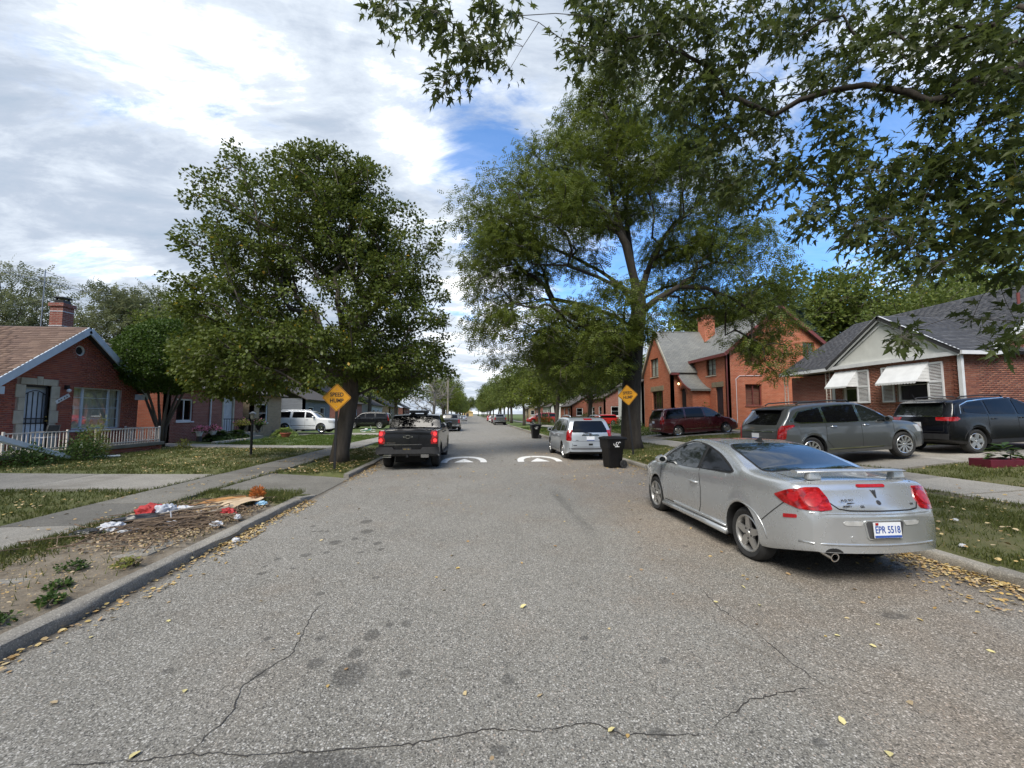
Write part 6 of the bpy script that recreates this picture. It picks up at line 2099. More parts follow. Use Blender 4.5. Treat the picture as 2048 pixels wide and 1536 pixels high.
# ------------------------------------------------------------------ vehicles
def mats_cars():
 paint('paint_silver', (0.50, 0.515, 0.525), 0.62, 0.27, 1.0)
 paint('paint_silver_blue', (0.43, 0.46, 0.49), 0.55, 0.34, 1.0)
 paint('paint_grey', (0.105, 0.110, 0.110), 0.55, 0.32, 1.0)
 paint('paint_black', (0.004, 0.004, 0.005), 0.0, 0.20, 0.35)
 paint('paint_navy', (0.0025, 0.0025, 0.004), 0.0, 0.22, 0.15)
 paint('paint_maroon', (0.075, 0.008, 0.014), 0.25, 0.28, 1.0)
 paint('paint_white', (0.72, 0.72, 0.71), 0.0, 0.3, 1.0)
 paint('paint_red', (0.42, 0.018, 0.018), 0.0, 0.3, 1.0)
 paint('paint_darkgrey', (0.05, 0.053, 0.056), 0.4, 0.35, 1.0)
 pm('car_glass', (0.012, 0.015, 0.015), 0.03, 0.2, 2, Specular_IOR_Level=0.75)
 pm('tinted_glass', (0.004, 0.004, 0.005), 0.05, 0.2, 2, Specular_IOR_Level=0.32)
 pm('rubber', (0.022, 0.022, 0.022), 0.85, 0.35, 8, 0.3, 40)
 pm('black_plastic', (0.018, 0.018, 0.019), 0.6, 0.3, 10)
 pm('grey_plastic', (0.055, 0.055, 0.058), 0.65, 0.3, 10)
 pm('seam', (0.010, 0.010, 0.010), 0.9, 0.2)
 pm('alloy', (0.46, 0.455, 0.44), 0.38, 0.14, 5, Metallic=0.75)
 pm('alloy_bright', (0.62, 0.62, 0.62), 0.25, 0.12, 5, Metallic=0.85)
 pm('chrome', (0.72, 0.72, 0.72), 0.12, 0.05, Metallic=1.0)
 t = NT('red_lens')
 n = t.noise(9, 3, 0.6, stretch=(1, 2, 3))
 c = t.ramp(n, [(0.35, (0.14, 0.002, 0.004)), (0.55, (0.30, 0.006, 0.008)), (0.72, (0.48, 0.02, 0.02))])
 M['red_lens'] = t.out(c, 0.12, None, Coat_Weight=1.0, Coat_Roughness=0.03)
 pm('red_reflector', (0.35, 0.008, 0.012), 0.25, 0.3, 30)
 pm('clear_lens', (0.42, 0.42, 0.41), 0.12, 0.2, 20, Coat_Weight=1.0)
 pm('amber_lens', (0.6, 0.25, 0.03), 0.2, 0.2, 20)
 t = NT('lit_tail')
 t.out((0.6, 0.02, 0.02), 0.2, None, Emission_Color=(1.0, 0.03, 0.03, 1), Emission_Strength=0.9)
 M['lit_tail'] = t.mat
 pm('plate_white', (0.70, 0.72, 0.75), 0.4, 0.06, 4)
 pm('plate_blue', (0.03, 0.08, 0.32), 0.4, 0.1)
 pm('plate_yellow', (0.60, 0.42, 0.06), 0.4, 0.1)
 pm('badge_dark', (0.035, 0.035, 0.037), 0.4, 0.2)
 pm('rust', (0.12, 0.045, 0.02), 0.9, 0.4, 20)
mats_cars()
def pchip(xs, ys):
 """monotone cubic through the points"""
 xs, ys = np.array(xs, float), np.array(ys, float)
 h = np.diff(xs)
 dl = np.diff(ys) / h
 d = np.zeros(len(xs))
 for i in range(1, len(xs) - 1):
  if dl[i - 1] * dl[i] > 0:
   w1, w2 = 2 * h[i] + h[i - 1], h[i] + 2 * h[i - 1]
   d[i] = (w1 + w2) / (w1 / dl[i - 1] + w2 / dl[i])
 d[0], d[-1] = dl[0], dl[-1]
 def f(x):
  x = np.clip(np.asarray(x, float), xs[0], xs[-1])
  i = np.clip(np.searchsorted(xs, x) - 1, 0, len(h) - 1)
  t = (x - xs[i]) / h[i]
  return ((1 + 2 * t) * (1 - t) ** 2 * ys[i] + t * (1 - t) ** 2 * h[i] * d[i] + t * t * (3 - 2 * t) * ys[i + 1] + t * t * (t - 1) * h[i] * d[i + 1])
 return f
class Car:
 """body lofted from a side profile, a plan outline and a tumblehome; +y is the front, z up from the road"""
 def __init__(s, top, plan, belt, hw, axles, R_t, arch, bot, tumble=.34, crown=.04, bend=(.10, .12), barrel=.055, edge=.07, flare=0.0):
  s.top = pchip(*zip(*top))
  s.plan = pchip(*zip(*plan))
  s.belt = pchip(*zip(*belt))
  s.bot = pchip(*zip(*bot))
  s.tp = top
  s.hw, s.axles, s.Rt, s.arch = hw, axles, R_t, arch
  s.tumble, s.crown, s.bend, s.barrel, s.edge, s.flare = tumble, crown, bend, barrel, edge, flare
  s.y0, s.y1 = top[0][0], top[-1][0]
  s.mesh()
 def zb(s, y):
  z = s.bot(y)
  for a in s.axles:
   d = np.abs(np.asarray(y, float) - a)
   z = np.where(d < s.arch, np.maximum(z, s.Rt + np.sqrt(np.maximum(0, s.arch ** 2 - d ** 2))), z)
  return z
 def X(s, y, z):
  p = s.plan(y) * s.hw
  b = s.belt(y)
  q = (z - .18) / (b - .18)
  x = p * (1 - s.barrel * np.abs((np.clip(q, 0, 1) - .60) / .60) ** 2.2)
  up = np.maximum(0, z - b)
  x = x - s.tumble * up - .10 * up * up
  if s.flare:
   for a in s.axles:
    r = np.hypot(np.asarray(y, float) - a, np.asarray(z, float) - s.Rt)
    x = x + s.flare * np.exp(-((r - s.arch) / .085) ** 2)
  return np.maximum(x, .05)
 def D(s, x, y):
  f = (np.asarray(x, float) / s.hw) ** 2
  m = (s.y0 + s.y1) / 2
  return y + s.bend[0] * f * ss(m - .6, s.y0, y) - s.bend[1] * f * ss(m + .6, s.y1, y)
 def stations(s):
  ys = [s.y0, s.y1]
  t = np.linspace(s.y0, s.y1, 600)
  z = s.top(t)
  L = np.concatenate([[0], np.cumsum(np.hypot(np.diff(t), np.diff(z)))])
  ys += list(np.interp(np.linspace(0, L[-1], 74), L, t))
  for a in s.axles:
   for k in (1.0, .995, .97, .9, .8, .66, .5, .33, .16, 0):
    ys += [a + k * s.arch, a - k * s.arch]
   ys += [a + s.arch * 1.001, a - s.arch * 1.001]
  ys = sorted(y for y in ys if s.y0 <= y <= s.y1)
  out = [ys[0]]
  for y in ys[1:]:
   if y - out[-1] > .004 or any(abs(abs(y - a) - s.arch) < .003 for a in s.axles):
    if y - out[-1] > 1e-5:
     out.append(y)
  return out
 def section(s, y):
  zb, zt = float(s.zb(y)), float(s.top(y))
  zb = min(zb, zt - .10)
  T = lambda x: zt - s.crown * (x / s.hw) ** 2
  r = min(s.edge, (zt - zb) * .35)
  xe = float(s.X(y, zt - r))
  ze = T(xe) - r * .2
  xe = float(s.X(y, ze - r))
  r = min(r, xe * .5)
  pts = [(0, zb), (max(.02, xe * .5), zb)]
  xb = float(s.X(y, zb + .03))
  pts += [(max(.03, xb - .05), zb), (max(.04, xb - .012), zb + .008)]
  n = 13
  for i in range(n):
   z = zb + .03 + (ze - r - zb - .03) * i / (n - 1)
   pts.append((float(s.X(y, z)), z))
  x0 = pts[-1][0]
  for a in (25, 50, 75):
   a = R(a)
   pts.append((x0 - r * (1 - math.cos(a)), ze - r + (T(x0 - r) - (ze - r)) * math.sin(a)))
  for f in (1, .85, .66, .44, .22, 0):
   x = (x0 - r) * f
   pts.append((x, T(x)))
  return pts
 def mesh(s):
  ys = s.stations()
  V, Fc, mi = [], [], []
  K = None
  for y in ys:
   p = s.section(y)
   K = len(p)
   for sg in (1, -1):
    for x, z in p:
     V.append((sg * x, float(s.D(x, y)), z))
  for i in range(len(ys) - 1):
   for side in (0, 1):
    for k in range(K - 1):
     a = i * 2 * K + side * K + k
     b = a + 2 * K
     Fc.append((a, a + 1, b + 1, b))
     mi.append(1 if k < 3 else 0)
  # closed ends: strips across
  for i in (0, len(ys) - 1):
   o = i * 2 * K
   cols = 8
   rows = []
   for k in range(2, K):
    l, r_ = Vector(V[o + k]), Vector(V[o + K + k])
    row = []
    for c in range(cols + 1):
     x = l.x + (r_.x - l.x) * c / cols
     row.append((x, float(s.D(x, ys[i])), l.z))
    rows.append(row)
   b = len(V)
   for r_ in rows:
    V += r_
   nc = cols + 1
   for k in range(len(rows) - 1):
    for c in range(cols):
     a = b + k * nc + c
     Fc.append((a, a + 1, a + nc + 1, a + nc))
     mi.append(0)
  bm = bmesh.new()
  vs_ = [bm.verts.new(v) for v in V]
  for f, m in zip(Fc, mi):
   try:
    q = bm.faces.new([vs_[j] for j in f])
    q.material_index = m
    q.smooth = True
   except ValueError:
    pass
  bmesh.ops.remove_doubles(bm, verts=bm.verts, dist=.0006)
  bmesh.ops.recalc_face_normals(bm, faces=bm.faces)
  me = bpy.data.meshes.new('body')
  bm.to_mesh(me)
  s.bvh = BVHTree.FromBMesh(bm)
  bm.free()
  me.set_sharp_from_angle(angle=R(42))
  auto_uv(me)
  s.me = me
 # ---- pieces laid on the body
 def cast(s, poly, org, right, up, dr, off=.004, step=.07, rim=.006):
  """cuts a flat outline into a grid, drops it on the body along dr and lifts it by off; returns verts, faces"""
  right, up, dr, org = Vector(right), Vector(up), Vector(dr), Vector(org)
  bm = bmesh.new()
  vs_ = [bm.verts.new((p[0], p[1], 0)) for p in poly]
  es = [bm.edges.new((vs_[i], vs_[(i + 1) % len(vs_)])) for i in range(len(vs_))]
  try:
   bm.faces.new(vs_)
  except ValueError:
   pass
  us, ws = [p[0] for p in poly], [p[1] for p in poly]
  for ax, lo, hi in ((0, min(us), max(us)), (1, min(ws), max(ws))):
   k = int((hi - lo) / step)
   for i in range(1, k + 1):
    c = lo + (hi - lo) * i / (k + 1)
    nv = (1, 0, 0) if ax == 0 else (0, 1, 0)
    pt = (c, 0, 0) if ax == 0 else (0, c, 0)
    bmesh.ops.bisect_plane(bm, geom=bm.verts[:] + bm.edges[:] + bm.faces[:], plane_co=pt, plane_no=nv, dist=1e-5)
  bmesh.ops.triangulate(bm, faces=[f for f in bm.faces if len(f.verts) > 4])
  bad = []
  nrms = {}
  for v in bm.verts:
   o = org + right * v.co.x + up * v.co.y - dr * 6
   hit, nr, _, _ = s.bvh.ray_cast(o, dr)
   if hit is None:
    bad.append(v)
    continue
   if nr.dot(dr) > 0:
    nr = -nr
   nrms[v] = nr
   v.co = hit
  # smoothed normals
  bmesh.ops.delete(bm, geom=bad, context='VERTS')
  for v in bm.verts:
   q = nrms[v].copy()
   for e in v.link_edges:
    q += nrms[e.other_vert(v)]
   v.co = v.co + q.normalized() * off
  bm.normal_update()
  for f in bm.faces:
   if f.normal.dot(dr) > 0:
    f.normal_flip()
   f.smooth = True
  if rim:
   be = [e for e in bm.edges if e.is_boundary]
   ret = bmesh.ops.extrude_edge_only(bm, edges=be)
   for g in ret['geom']:
    if isinstance(g, bmesh.types.BMVert):
     g.co = g.co + dr * rim
  return bm
 def put(s, name, mat, parent, bms, sharp=45):
  me = bpy.data.meshes.new(name)
  if not isinstance(bms, (list, tuple)):
   bms = [bms]
  V, Fc = [], []
  for bm in bms:
   bm.verts.index_update()
   o = len(V)
   V += [tuple(v.co) for v in bm.verts]
   Fc += [tuple(v.index + o for v in f.verts) for f in bm.faces]
   bm.free()
  me.from_pydata(V, [], Fc)
  me.polygons.foreach_set('use_smooth', [True] * len(me.polygons))
  me.set_sharp_from_angle(angle=R(sharp))
  me.update()
  auto_uv(me)
  return obj(name, me, mat, parent)
 def side(s, poly, sg, off=.004, step=.08, rim=.006):
  return s.cast(poly, (0, 0, 0), (0, 1, 0), (0, 0, 1), (-sg, 0, 0), off, step, rim)
 def rear(s, poly, off=.004, step=.08, rim=.006):
  return s.cast(poly, (0, s.y0, 0), (1, 0, 0), (0, 0, 1), (0, 1, 0), off, step, rim)
 def front(s, poly, off=.004, step=.08, rim=.006):
  return s.cast(poly, (0, s.y1, 0), (1, 0, 0), (0, 0, 1), (0, -1, 0), off, step, rim)
 def diag(s, poly, sg, ang=45, end=-1, off=.006, step=.05, rim=.01, at_=None):
  """seen from a rear (or front) corner; poly in (across, z), across grows towards the side face"""
  a = R(ang)
  d = Vector((-sg * math.sin(a), -end * math.cos(a), 0))
  rt = Vector((sg * math.cos(a), -end * math.sin(a), 0)) if True else None
  o = Vector((sg * (at_[0] if at_ else s.hw * .75), at_[1] if at_ else (s.y0 if end < 0 else s.y1), 0))
  return s.cast(poly, o, rt, (0, 0, 1), d, off, step, rim)
 def line(s, pts, sg, w=.007, off=.0025, on='side'):
  """a thin strip along a polyline on the body"""
  pts = [Vector((p[0], p[1])) for p in pts]
  # resample
  P = []
  for a, b in zip(pts[:-1], pts[1:]):
   k = max(1, int((b - a).length / .05))
   P += [a.lerp(b, i / k) for i in range(k)]
  P.append(pts[-1])
  left, right_ = [], []
  for i, p in enumerate(P):
   d = (P[min(i + 1, len(P) - 1)] - P[max(i - 1, 0)]).normalized()
   n = Vector((-d.y, d.x)) * w / 2
   left.append(p + n)
   right_.append(p - n)
  bm = bmesh.new()
  dr = Vector((-sg, 0, 0)) if on == 'side' else Vector((0, 1, 0)) if on == 'rear' else Vector((0, 0, -1)) if on == 'top' else Vector((0, -1, 0))
  rows = []
  for l, r_ in zip(left, right_):
   row = []
   for q in (l, r_):
    o = Vector((0, q.x, q.y)) if on == 'side' else Vector((q.x, 0, q.y)) if on in ('rear', 'front') else Vector((q.x, q.y, 0))
    hit, nr, _, _ = s.bvh.ray_cast(o - dr * 8, dr)
    if hit is None:
     row = None
     break
    if nr.dot(dr) > 0:
     nr = -nr
    row.append(bm.verts.new(hit + nr * off))
   rows.append(row)
  for a, b in zip(rows[:-1], rows[1:]):
   if a and b:
    bm.faces.new((a[0], a[1], b[1], b[0]))
  return bm
 def point(s, y, z, sg):
  hit, nr, _, _ = s.bvh.ray_cast(Vector((sg * 3, y, z)), Vector((-sg, 0, 0)))
  return hit if hit is not None else Vector((sg * s.hw, y, z))
def rounded(poly, r=.05, n=4):
 """rounds the corners of an outline"""
 out = []
 m = len(poly)
 for i in range(m):
  a, b, c = Vector(poly[i - 1]), Vector(poly[i]), Vector(poly[(i + 1) % m])
  d1, d2 = (a - b), (c - b)
  q = min(r, d1.length * .45, d2.length * .45)
  p1, p2 = b + d1.normalized() * q, b + d2.normalized() * q
  for k in range(n + 1):
   t = k / n
   out.append(tuple(p1 * (1 - t) ** 2 + b * 2 * t * (1 - t) + p2 * t * t))
 return out
def make_wheel(Rt, rr, w, style, parent, x, y, sg, alloy='alloy'):
 wh = MB()
 prof = [(rr - .01, -w / 2 + .02), (rr + .012, -w / 2 + .004), (rr + (Rt - rr) * .55, -w / 2 - .006), (Rt - .022, -w / 2 + .014), (Rt - .004, -w / 2 + .035), (Rt, -w / 4), (Rt, w / 4), (Rt - .004, w / 2 - .035), (Rt - .022, w / 2 - .014), (rr + (Rt - rr) * .55, w / 2 + .006), (rr + .012, w / 2 - .004), (rr - .01, w / 2 - .02)]
 wh.lathe([(r, h * sg) for r, h in prof], (0, 0, 0), 'x', 40)
 t = wh.build('wheel', M['rubber'], parent, smooth=True, loc=(x, y, Rt))
 rim = MB()
 o = w / 2
 rim.lathe([(r, h * sg) for r, h in ((rr + .004, o - .012), (rr - .006, o - .004), (rr - .022, o - .012), (rr - .034, o - .045), (rr - .03, -o + .04))], (0, 0, 0), 'x', 36)
 def spoke(ang, r0, r1, w0, w1, d0, d1, th=.028):
  ca, sa = math.cos(ang), math.sin(ang)
  q = []
  for r, ww, d in ((r0, w0, d0), (r1, w1, d1)):
   for e in (-1, 1):
    for f in (0, -th):
     a_, b_ = r, e * ww / 2
     q.append(((o - d + f) * sg, a_ * ca - b_ * sa, a_ * sa + b_ * ca))
  rim.add(q, [(0, 2, 6, 4), (1, 5, 7, 3), (0, 4, 5, 1), (2, 3, 7, 6), (0, 1, 3, 2), (4, 6, 7, 5)])
 if style == 'five':
  for k in range(5):
   a = 2 * math.pi * k / 5 + .3
   spoke(a, .04, rr - .02, .10, .060, .022, .016)
 elif style == 'multi':
  for k in range(10):
   a = 2 * math.pi * k / 10
   spoke(a - .07, .04, rr - .02, .026, .022, .020, .012)
   spoke(a + .07, .04, rr - .02, .026, .022, .020, .012)
 elif style == 'wide':
  for k in range(5):
   a = 2 * math.pi * k / 5 + .1
   spoke(a, .04, rr - .02, .11, .12, .016, .012)
 elif style == 'cap':
  for k in range(7):
   a = 2 * math.pi * k / 7
   spoke(a, .03, rr - .02, .06, .085, .008, .012)
 elif style == 'six':
  for k in range(6):
   a = 2 * math.pi * k / 6
   spoke(a, .04, rr - .02, .075, .085, .016, .010)
 rim.lathe([(0, (o - .008) * sg), (.034, (o - .010) * sg), (.040, (o - .02) * sg), (.085, (o - .024) * sg), (.09, (o - .055) * sg)], (0, 0, 0), 'x', 20)
 r = rim.build('rim', M[alloy], t, smooth=True)
 bk = MB().lathe([(0.0, (o - .075) * sg), (rr - .03, (o - .085) * sg)], (0, 0, 0), 'x', 24)
 bk.build('brake', M['black_plastic'], t)
 ln = MB()
 for k in range(5):
  a = 2 * math.pi * k / 5 + .3 + math.pi / 5
  ln.lathe([(0, (o - .012) * sg), (.010, (o - .014) * sg), (.011, (o - .03) * sg)], (0, .062 * math.cos(a), .062 * math.sin(a)), 'x', 8)
 ln.build('lug_nuts', M['black_plastic'], t)
 return t
def base_car(root, c, mat, wheel, glass='car_glass', underbody=True):
 c.me.materials.append(M[mat])
 c.me.materials.append(M['black_plastic'])
 b = link(bpy.data.objects.new('body', c.me), root)
 ub = MB()
 ub.b2((-.52, c.y0 + .62, .22), (.52, c.y1 - .5, c.Rt + c.arch + .05))
 ub.build('underbody', M['seam'], root)
 Rt, rr, w, style, al = wheel
 for a in c.axles:
  for sg in (-1, 1):
   make_wheel(Rt, rr, w, style, root, sg * (c.hw * .985 - w / 2 - .015), a, sg, al)
 # wheel arch edges
 for a in c.axles:
  for sg in (-1, 1):
   pts = [(a + (c.arch + .012) * math.cos(t), c.Rt + (c.arch + .012) * math.sin(t)) for t in np.linspace(.12, math.pi - .12, 22)]
   P = [c.point(p[0], p[1], sg) + Vector((sg * .002, 0, 0)) for p in pts]
   MB().tube(P, .0055, 5).build('arch_lip', M[mat if not getattr(c, 'clad', None) else c.clad], root, smooth='all')
 return b
def mirrors(root, c, y, z, mat, size=(.20, .13, .15), out=.10):
 for sg in (-1, 1):
  p = c.point(y, z, sg)
  ctr = p + Vector((sg * (size[0] / 2 + out * .5), .0, .04))
  mb = MB()
  for i in range(7):
   pass
  prof = [(.30, -.5), (.46, -.46), (.5, -.2), (.47, .15), (.36, .38), (.16, .5), (0.02, .52)]
  mb.lathe(prof, (0, 0, 0), 'y', 16)
  mb.v = [(ctr.x + v[0] * size[0], ctr.y + v[1] * size[1], ctr.z + v[2] * size[2]) for v in mb.v]
  m = mb.build('mirror', M[mat], root, smooth=True)
  q = MB().lathe([(0, -.44), (.44, -.44)], (0, 0, 0), 'y', 16)
  q.v = [(ctr.x + v[0] * size[0], ctr.y + v[1] * size[1], ctr.z + v[2] * size[2]) for v in q.v]
  q.build('mirror_glass', M['car_glass'], m)
  MB().bar(p - Vector((sg * .02, 0, 0)), ctr + Vector((-sg * size[0] * .3, 0, -size[2] * .35)), .06, .04).build('mirror_arm', M['black_plastic'], m)
def handles(root, c, ys, z, mat, L=.20):
 for y in ys:
  for sg in (-1, 1):
   p = c.point(y, z, sg)
   MB().tube([p + Vector((sg * .0, -L / 2, 0)), p + Vector((sg * .030, -L / 2 + .04, .004)), p + Vector((sg * .034, 0, .006)), p + Vector((sg * .030, L / 2 - .04, .004)), p + Vector((sg * .0, L / 2, 0))], [.012, .016, .017, .016, .012], 8).build('door_handle', M[mat], root, smooth='all')
def plate(root, loc, w, h, tilt, text, base='plate_white', ink='plate_blue', stripe=True, size=.085):
 p = MB().b2((-w / 2, -.006, -h / 2), (w / 2, .0, h / 2)).build('licence_plate', M[base], root)
 p.location = loc
 p.rotation_euler = (tilt, 0, 0)
 if stripe:
  MB().b2((-w / 2 + .004, -.0085, -h / 2 + .004), (w / 2 - .004, -.0062, -h / 2 + .026)).build('plate_stripe', M['plate_blue'], p)
 if text:
  text_obj('plate_text', text, size, M[ink], p, (0, -.0075, .002), (math.pi / 2, 0, 0), .001, 'CENTER', .74, .0012)
 return p
def build_coupe():
 """silver two-door coupe with rear spoiler, the nearest car"""
 root = thing('parked_car', 'silver two door coupe with rear spoiler parked nearest on the eastern side', 'car', (4.27, 6.24, 0.0), R(-0.6))
 L = 2.31
 top = [(-2.30, .74), (-2.285, .81), (-2.235, .89), (-2.19, .98), (-2.165, 1.045), (-2.12, 1.078), (-1.98, 1.095), (-1.72, 1.108), (-1.45, 1.13), (-1.18, 1.205), (-.85, 1.305), (-.5, 1.382), (-.1, 1.418), (.22, 1.408), (.55, 1.335), (.9, 1.205), (1.22, 1.055), (1.34, 1.005), (1.6, .955), (1.95, .86), (2.15, .755), (2.24, .66), (2.28, .56)]
 plan = [(-2.30, .80), (-2.22, .885), (-2.08, .945), (-1.8, .985), (-1.3, 1.0), (0, 1.0), (1.0, .995), (1.5, .98), (1.85, .93), (2.1, .84), (2.22, .75), (2.28, .66)]
 belt = [(-2.30, 1.0), (-1.6, 1.04), (-1, .995), (0, .94), (1, .89), (1.5, .86), (2.28, .70)]
 bot = [(-2.30, .37), (-2.1, .32), (-1.7, .24), (0, .19), (1.7, .20), (2.1, .22), (2.28, .26)]
 c = Car(top, plan, belt, .868, (-1.31, 1.31), .318, .362, bot, tumble=.52, crown=.045, bend=(.16, .22), barrel=.05, edge=.085, flare=.018)
 b = base_car(root, c, 'paint_silver', (.318, .222, .205, 'five', 'alloy'))
 # side glass: door window and quarter window with black surrounds
 dw = [(.98, .955), (.20, .955), (-.20, .975), (-.20, 1.31), (.02, 1.335), (.22, 1.33), (.45, 1.27), (.75, 1.14)]
 qw = [(-.27, .985), (-.98, 1.03), (-1.05, 1.045), (-.90, 1.11), (-.62, 1.215), (-.27, 1.302)]
 for sg in (-1, 1):
  sur = [(1.06, .935), (-1.02, 1.008), (-1.10, 1.045), (-.92, 1.13), (-.62, 1.242), (-.25, 1.33), (.02, 1.355), (.24, 1.35), (.48, 1.288), (.80, 1.15)]
  s_ = c.put('window_surround', M['black_plastic'], root, c.side(rounded(sur, .05), sg, .003, .10))
  c.put('window', M['car_glass'], root, c.side(rounded(dw, .04), sg, .008, .10))
  c.put('window', M['tinted_glass'], root, c.side(rounded(qw, .035), sg, .008, .10))
  # door with its gap
  door = [(1.02, .92), (1.02, .55), (.93, .31), (-.22, .30), (-.30, .45), (-.32, .70), (-.26, .95)]
  d = c.put('door_gap', M['seam'], root, c.line(door + [(-.22, 1.30), (.02, 1.352), (.26, 1.348), (.5, 1.295), (.84, 1.155), (1.02, .98), (1.02, .92)], sg, .013, .0022))
  dl = MB()
  c.put('filler_gap', M['seam'], root, c.line([(-1.62, .56), (-1.86, .76), (-1.98, .86)], sg, .010, .0022))
  c.put('bumper_gap', M['seam'], root, c.line([(1.70, .60), (1.95, .62)], sg, .007, .002))
  # sill and lower body crease
  P = [c.point(y, z, sg) for y, z in ((.93, .33), (.5, .325), (0, .32), (-.5, .315), (-.93, .31))]
  MB().tube([p + Vector((sg * .006, 0, 0)) for p in P], [.016, .022, .022, .022, .016], 8).build('sill_moulding', M['paint_silver'], root, smooth='all')
  P = [c.point(y, .235, sg) for y in (.92, .4, -.2, -.92)]
  MB().tube([p + Vector((sg * .004, 0, 0)) for p in P], .045, 8).build('side_skirt', M['paint_silver'], root, smooth='all')
  c.put('side_marker', M['red_reflector'], root, c.side(rounded([(-1.93, .665), (-2.07, .69), (-2.07, .728), (-1.93, .708)], .012), sg, .006, .05, .01))
  # tail lamp wraps round the corner
  lamp = [(.255, .90), (.17, .835), (.02, .79), (-.17, .785), (-.265, .80), (-.225, .91), (-.15, 1.015), (-.03, 1.01), (.12, .975)]
  tl = c.put('tail_lamp', M['red_lens'], root, c.diag(rounded(lamp, .02), sg, 42, -1, .010, .03, .016, (.70, -2.05)))
  for cx, cz, rr in ((-.10, .895, .075), (.07, .905, .050)):
   c.put('lamp_ring', M['red_reflector'], tl, c.diag([(cx + rr * math.cos(a_), cz + rr * math.sin(a_)) for a_ in np.linspace(0, 6, 18)], sg, 42, -1, .0125, .05, .002, (.70, -2.05)))
  hl = [(.32, .72), (.10, .58), (-.22, .57), (-.30, .64), (-.02, .74), (.2, .80)]
  c.put('headlight', M['clear_lens'], root, c.diag(rounded(hl, .02), sg, 45, 1, .006, .05, .012, (.62, 2.0)))
 handles(root, c, (-.13,), .765, 'paint_silver', .21)
 mirrors(root, c, .86, .965, 'paint_silver', (.19, .15, .145), .05)
 # wind screens
 rw = [(-.57, 1.06), (.57, 1.06), (.60, 1.10), (.545, 1.24), (.44, 1.335), (.30, 1.362), (-.30, 1.362), (-.44, 1.335), (-.545, 1.24), (-.60, 1.10)]
 top_poly = [(-.60, -1.50), (.60, -1.50), (.655, -1.42), (.585, -.72), (.50, -.56), (-.50, -.56), (-.585, -.72), (-.655, -1.42)]
 c.put('window_surround', M['black_plastic'], root, c.cast(rounded([(x * 1.035, y + (.02 if y > -1 else -.03)) for x, y in top_poly], .12, 6), (0, 0, 0), (1, 0, 0), (0, 1, 0), (0, 0, -1), .003, .10, .004))
 c.put('rear_window', M['car_glass'], root, c.cast(rounded(top_poly, .11, 6), (0, 0, 0), (1, 0, 0), (0, 1, 0), (0, 0, -1), .008, .10, .006))
 ws = [(-.66, 1.22), (.66, 1.22), (.54, .50), (-.54, .50)]
 c.put('windscreen', M['car_glass'], root, c.cast(rounded(ws, .08), (0, 0, 0), (1, 0, 0), (0, 1, 0), (0, 0, -1), .006, .10, .006))
 # boot lid: gap lines, third light, badges
 c.put('boot_gap', M['seam'], root, c.line([(-.585, 1.05), (-.545, .97), (-.50, .865), (-.44, .81), (-.34, .797), (0, .795), (.34, .797), (.44, .81), (.50, .865), (.545, .97), (.585, 1.05)], 1, .013, .0025, 'rear'))
 for sg in (-1, 1):
  c.put('boot_gap', M['seam'], root, c.line([(sg * .60, -2.05), (sg * .615, -1.75), (sg * .60, -1.56)], 1, .008, .0025, 'top'))
 c.put('third_brake_light', M['red_reflector'], root, c.rear(rounded([(-.155, 1.018), (.155, 1.018), (.165, 1.032), (.155, 1.048), (-.155, 1.048), (-.165, 1.032)], .012), .008, .05, .01))
 c.put('emblem', M['badge_dark'], root, c.rear([(-.004, .915), (.004, .915), (.030, .995), (.011, .982), (.0, .992), (-.011, .982), (-.030, .995)], .006, .05, .004))
 c.put('emblem', M['badge_dark'], root, c.rear([(-.003, .925), (.003, .925), (.008, .972), (-.008, .972)], .010, .05, .002))
 hb = c.rear([(.022 * math.cos(a), .872 + .022 * math.sin(a)) for a in np.linspace(0, 6.0, 12)], .006, .05, .004)
 c.put('boot_lock', M['badge_dark'], root, hb)
 yb = c.y0
 for txt, x, z, s_, bold in (('M. D. YODER', -.30, .895, .032, .0), ('HILLSDALE', -.30, .868, .017, 0), ('PONTIAC', -.335, .838, .028, .0), ('G5', -.20, .838, .034, .0), ('GT', .40, .85, .028, .0)):
  hit, nr, _, _ = c.bvh.ray_cast(Vector((x, yb - 3, z)), Vector((0, 1, 0)))
  if hit is None:
   continue
  tl = math.atan2(-nr.z if nr.y > 0 else nr.z, abs(nr.y))
  text_obj('lettering', txt, s_, M['badge_dark'], root, hit + Vector((0, -.006, 0)), (math.pi / 2 - tl, 0, -x * .30), .003, 'CENTER', 1.1, bold)
 # bumper: crease, plate recess, lamps, tow cover, exhaust
 for z, rad in ((.455, .014), (.765, .010)):
  P = []
  for a in np.linspace(-1, 1, 25):
   ang = a * R(96)
   o = Vector((0, -1.55, z))
   d = Vector((math.sin(ang), -math.cos(ang), 0))
   hit, nr, _, _ = c.bvh.ray_cast(o + d * 3, -d)
   if hit is not None and (hit.y < -1.98):
    P.append(hit + d * -.004)
  MB().tube(P, rad, 8).build('bumper_crease', M['paint_silver'], root, smooth='all')
 rec = [(-.205, .705), (.205, .705), (.225, .685), (.195, .525), (.175, .512), (-.175, .512), (-.195, .525), (-.225, .685)]
 c.put('plate_recess', M['paint_silver'], root, c.rear(rounded(rec, .02), .012, .10, .02))
 c.put('plate_backing', M['grey_plastic'], root, c.rear(rounded([(x * .93, .608 + (z - .608) * .9) for x, z in rec], .015), .014, .10, .004))
 plate(root, (0, yb - .022, .612), .305, .155, R(-4), 'EPR 5518', size=.098)
 MB().b2((-.135, yb - .033, .665), (-.105, yb - .0285, .687)).build('plate_sticker', M['red_reflector'], root)
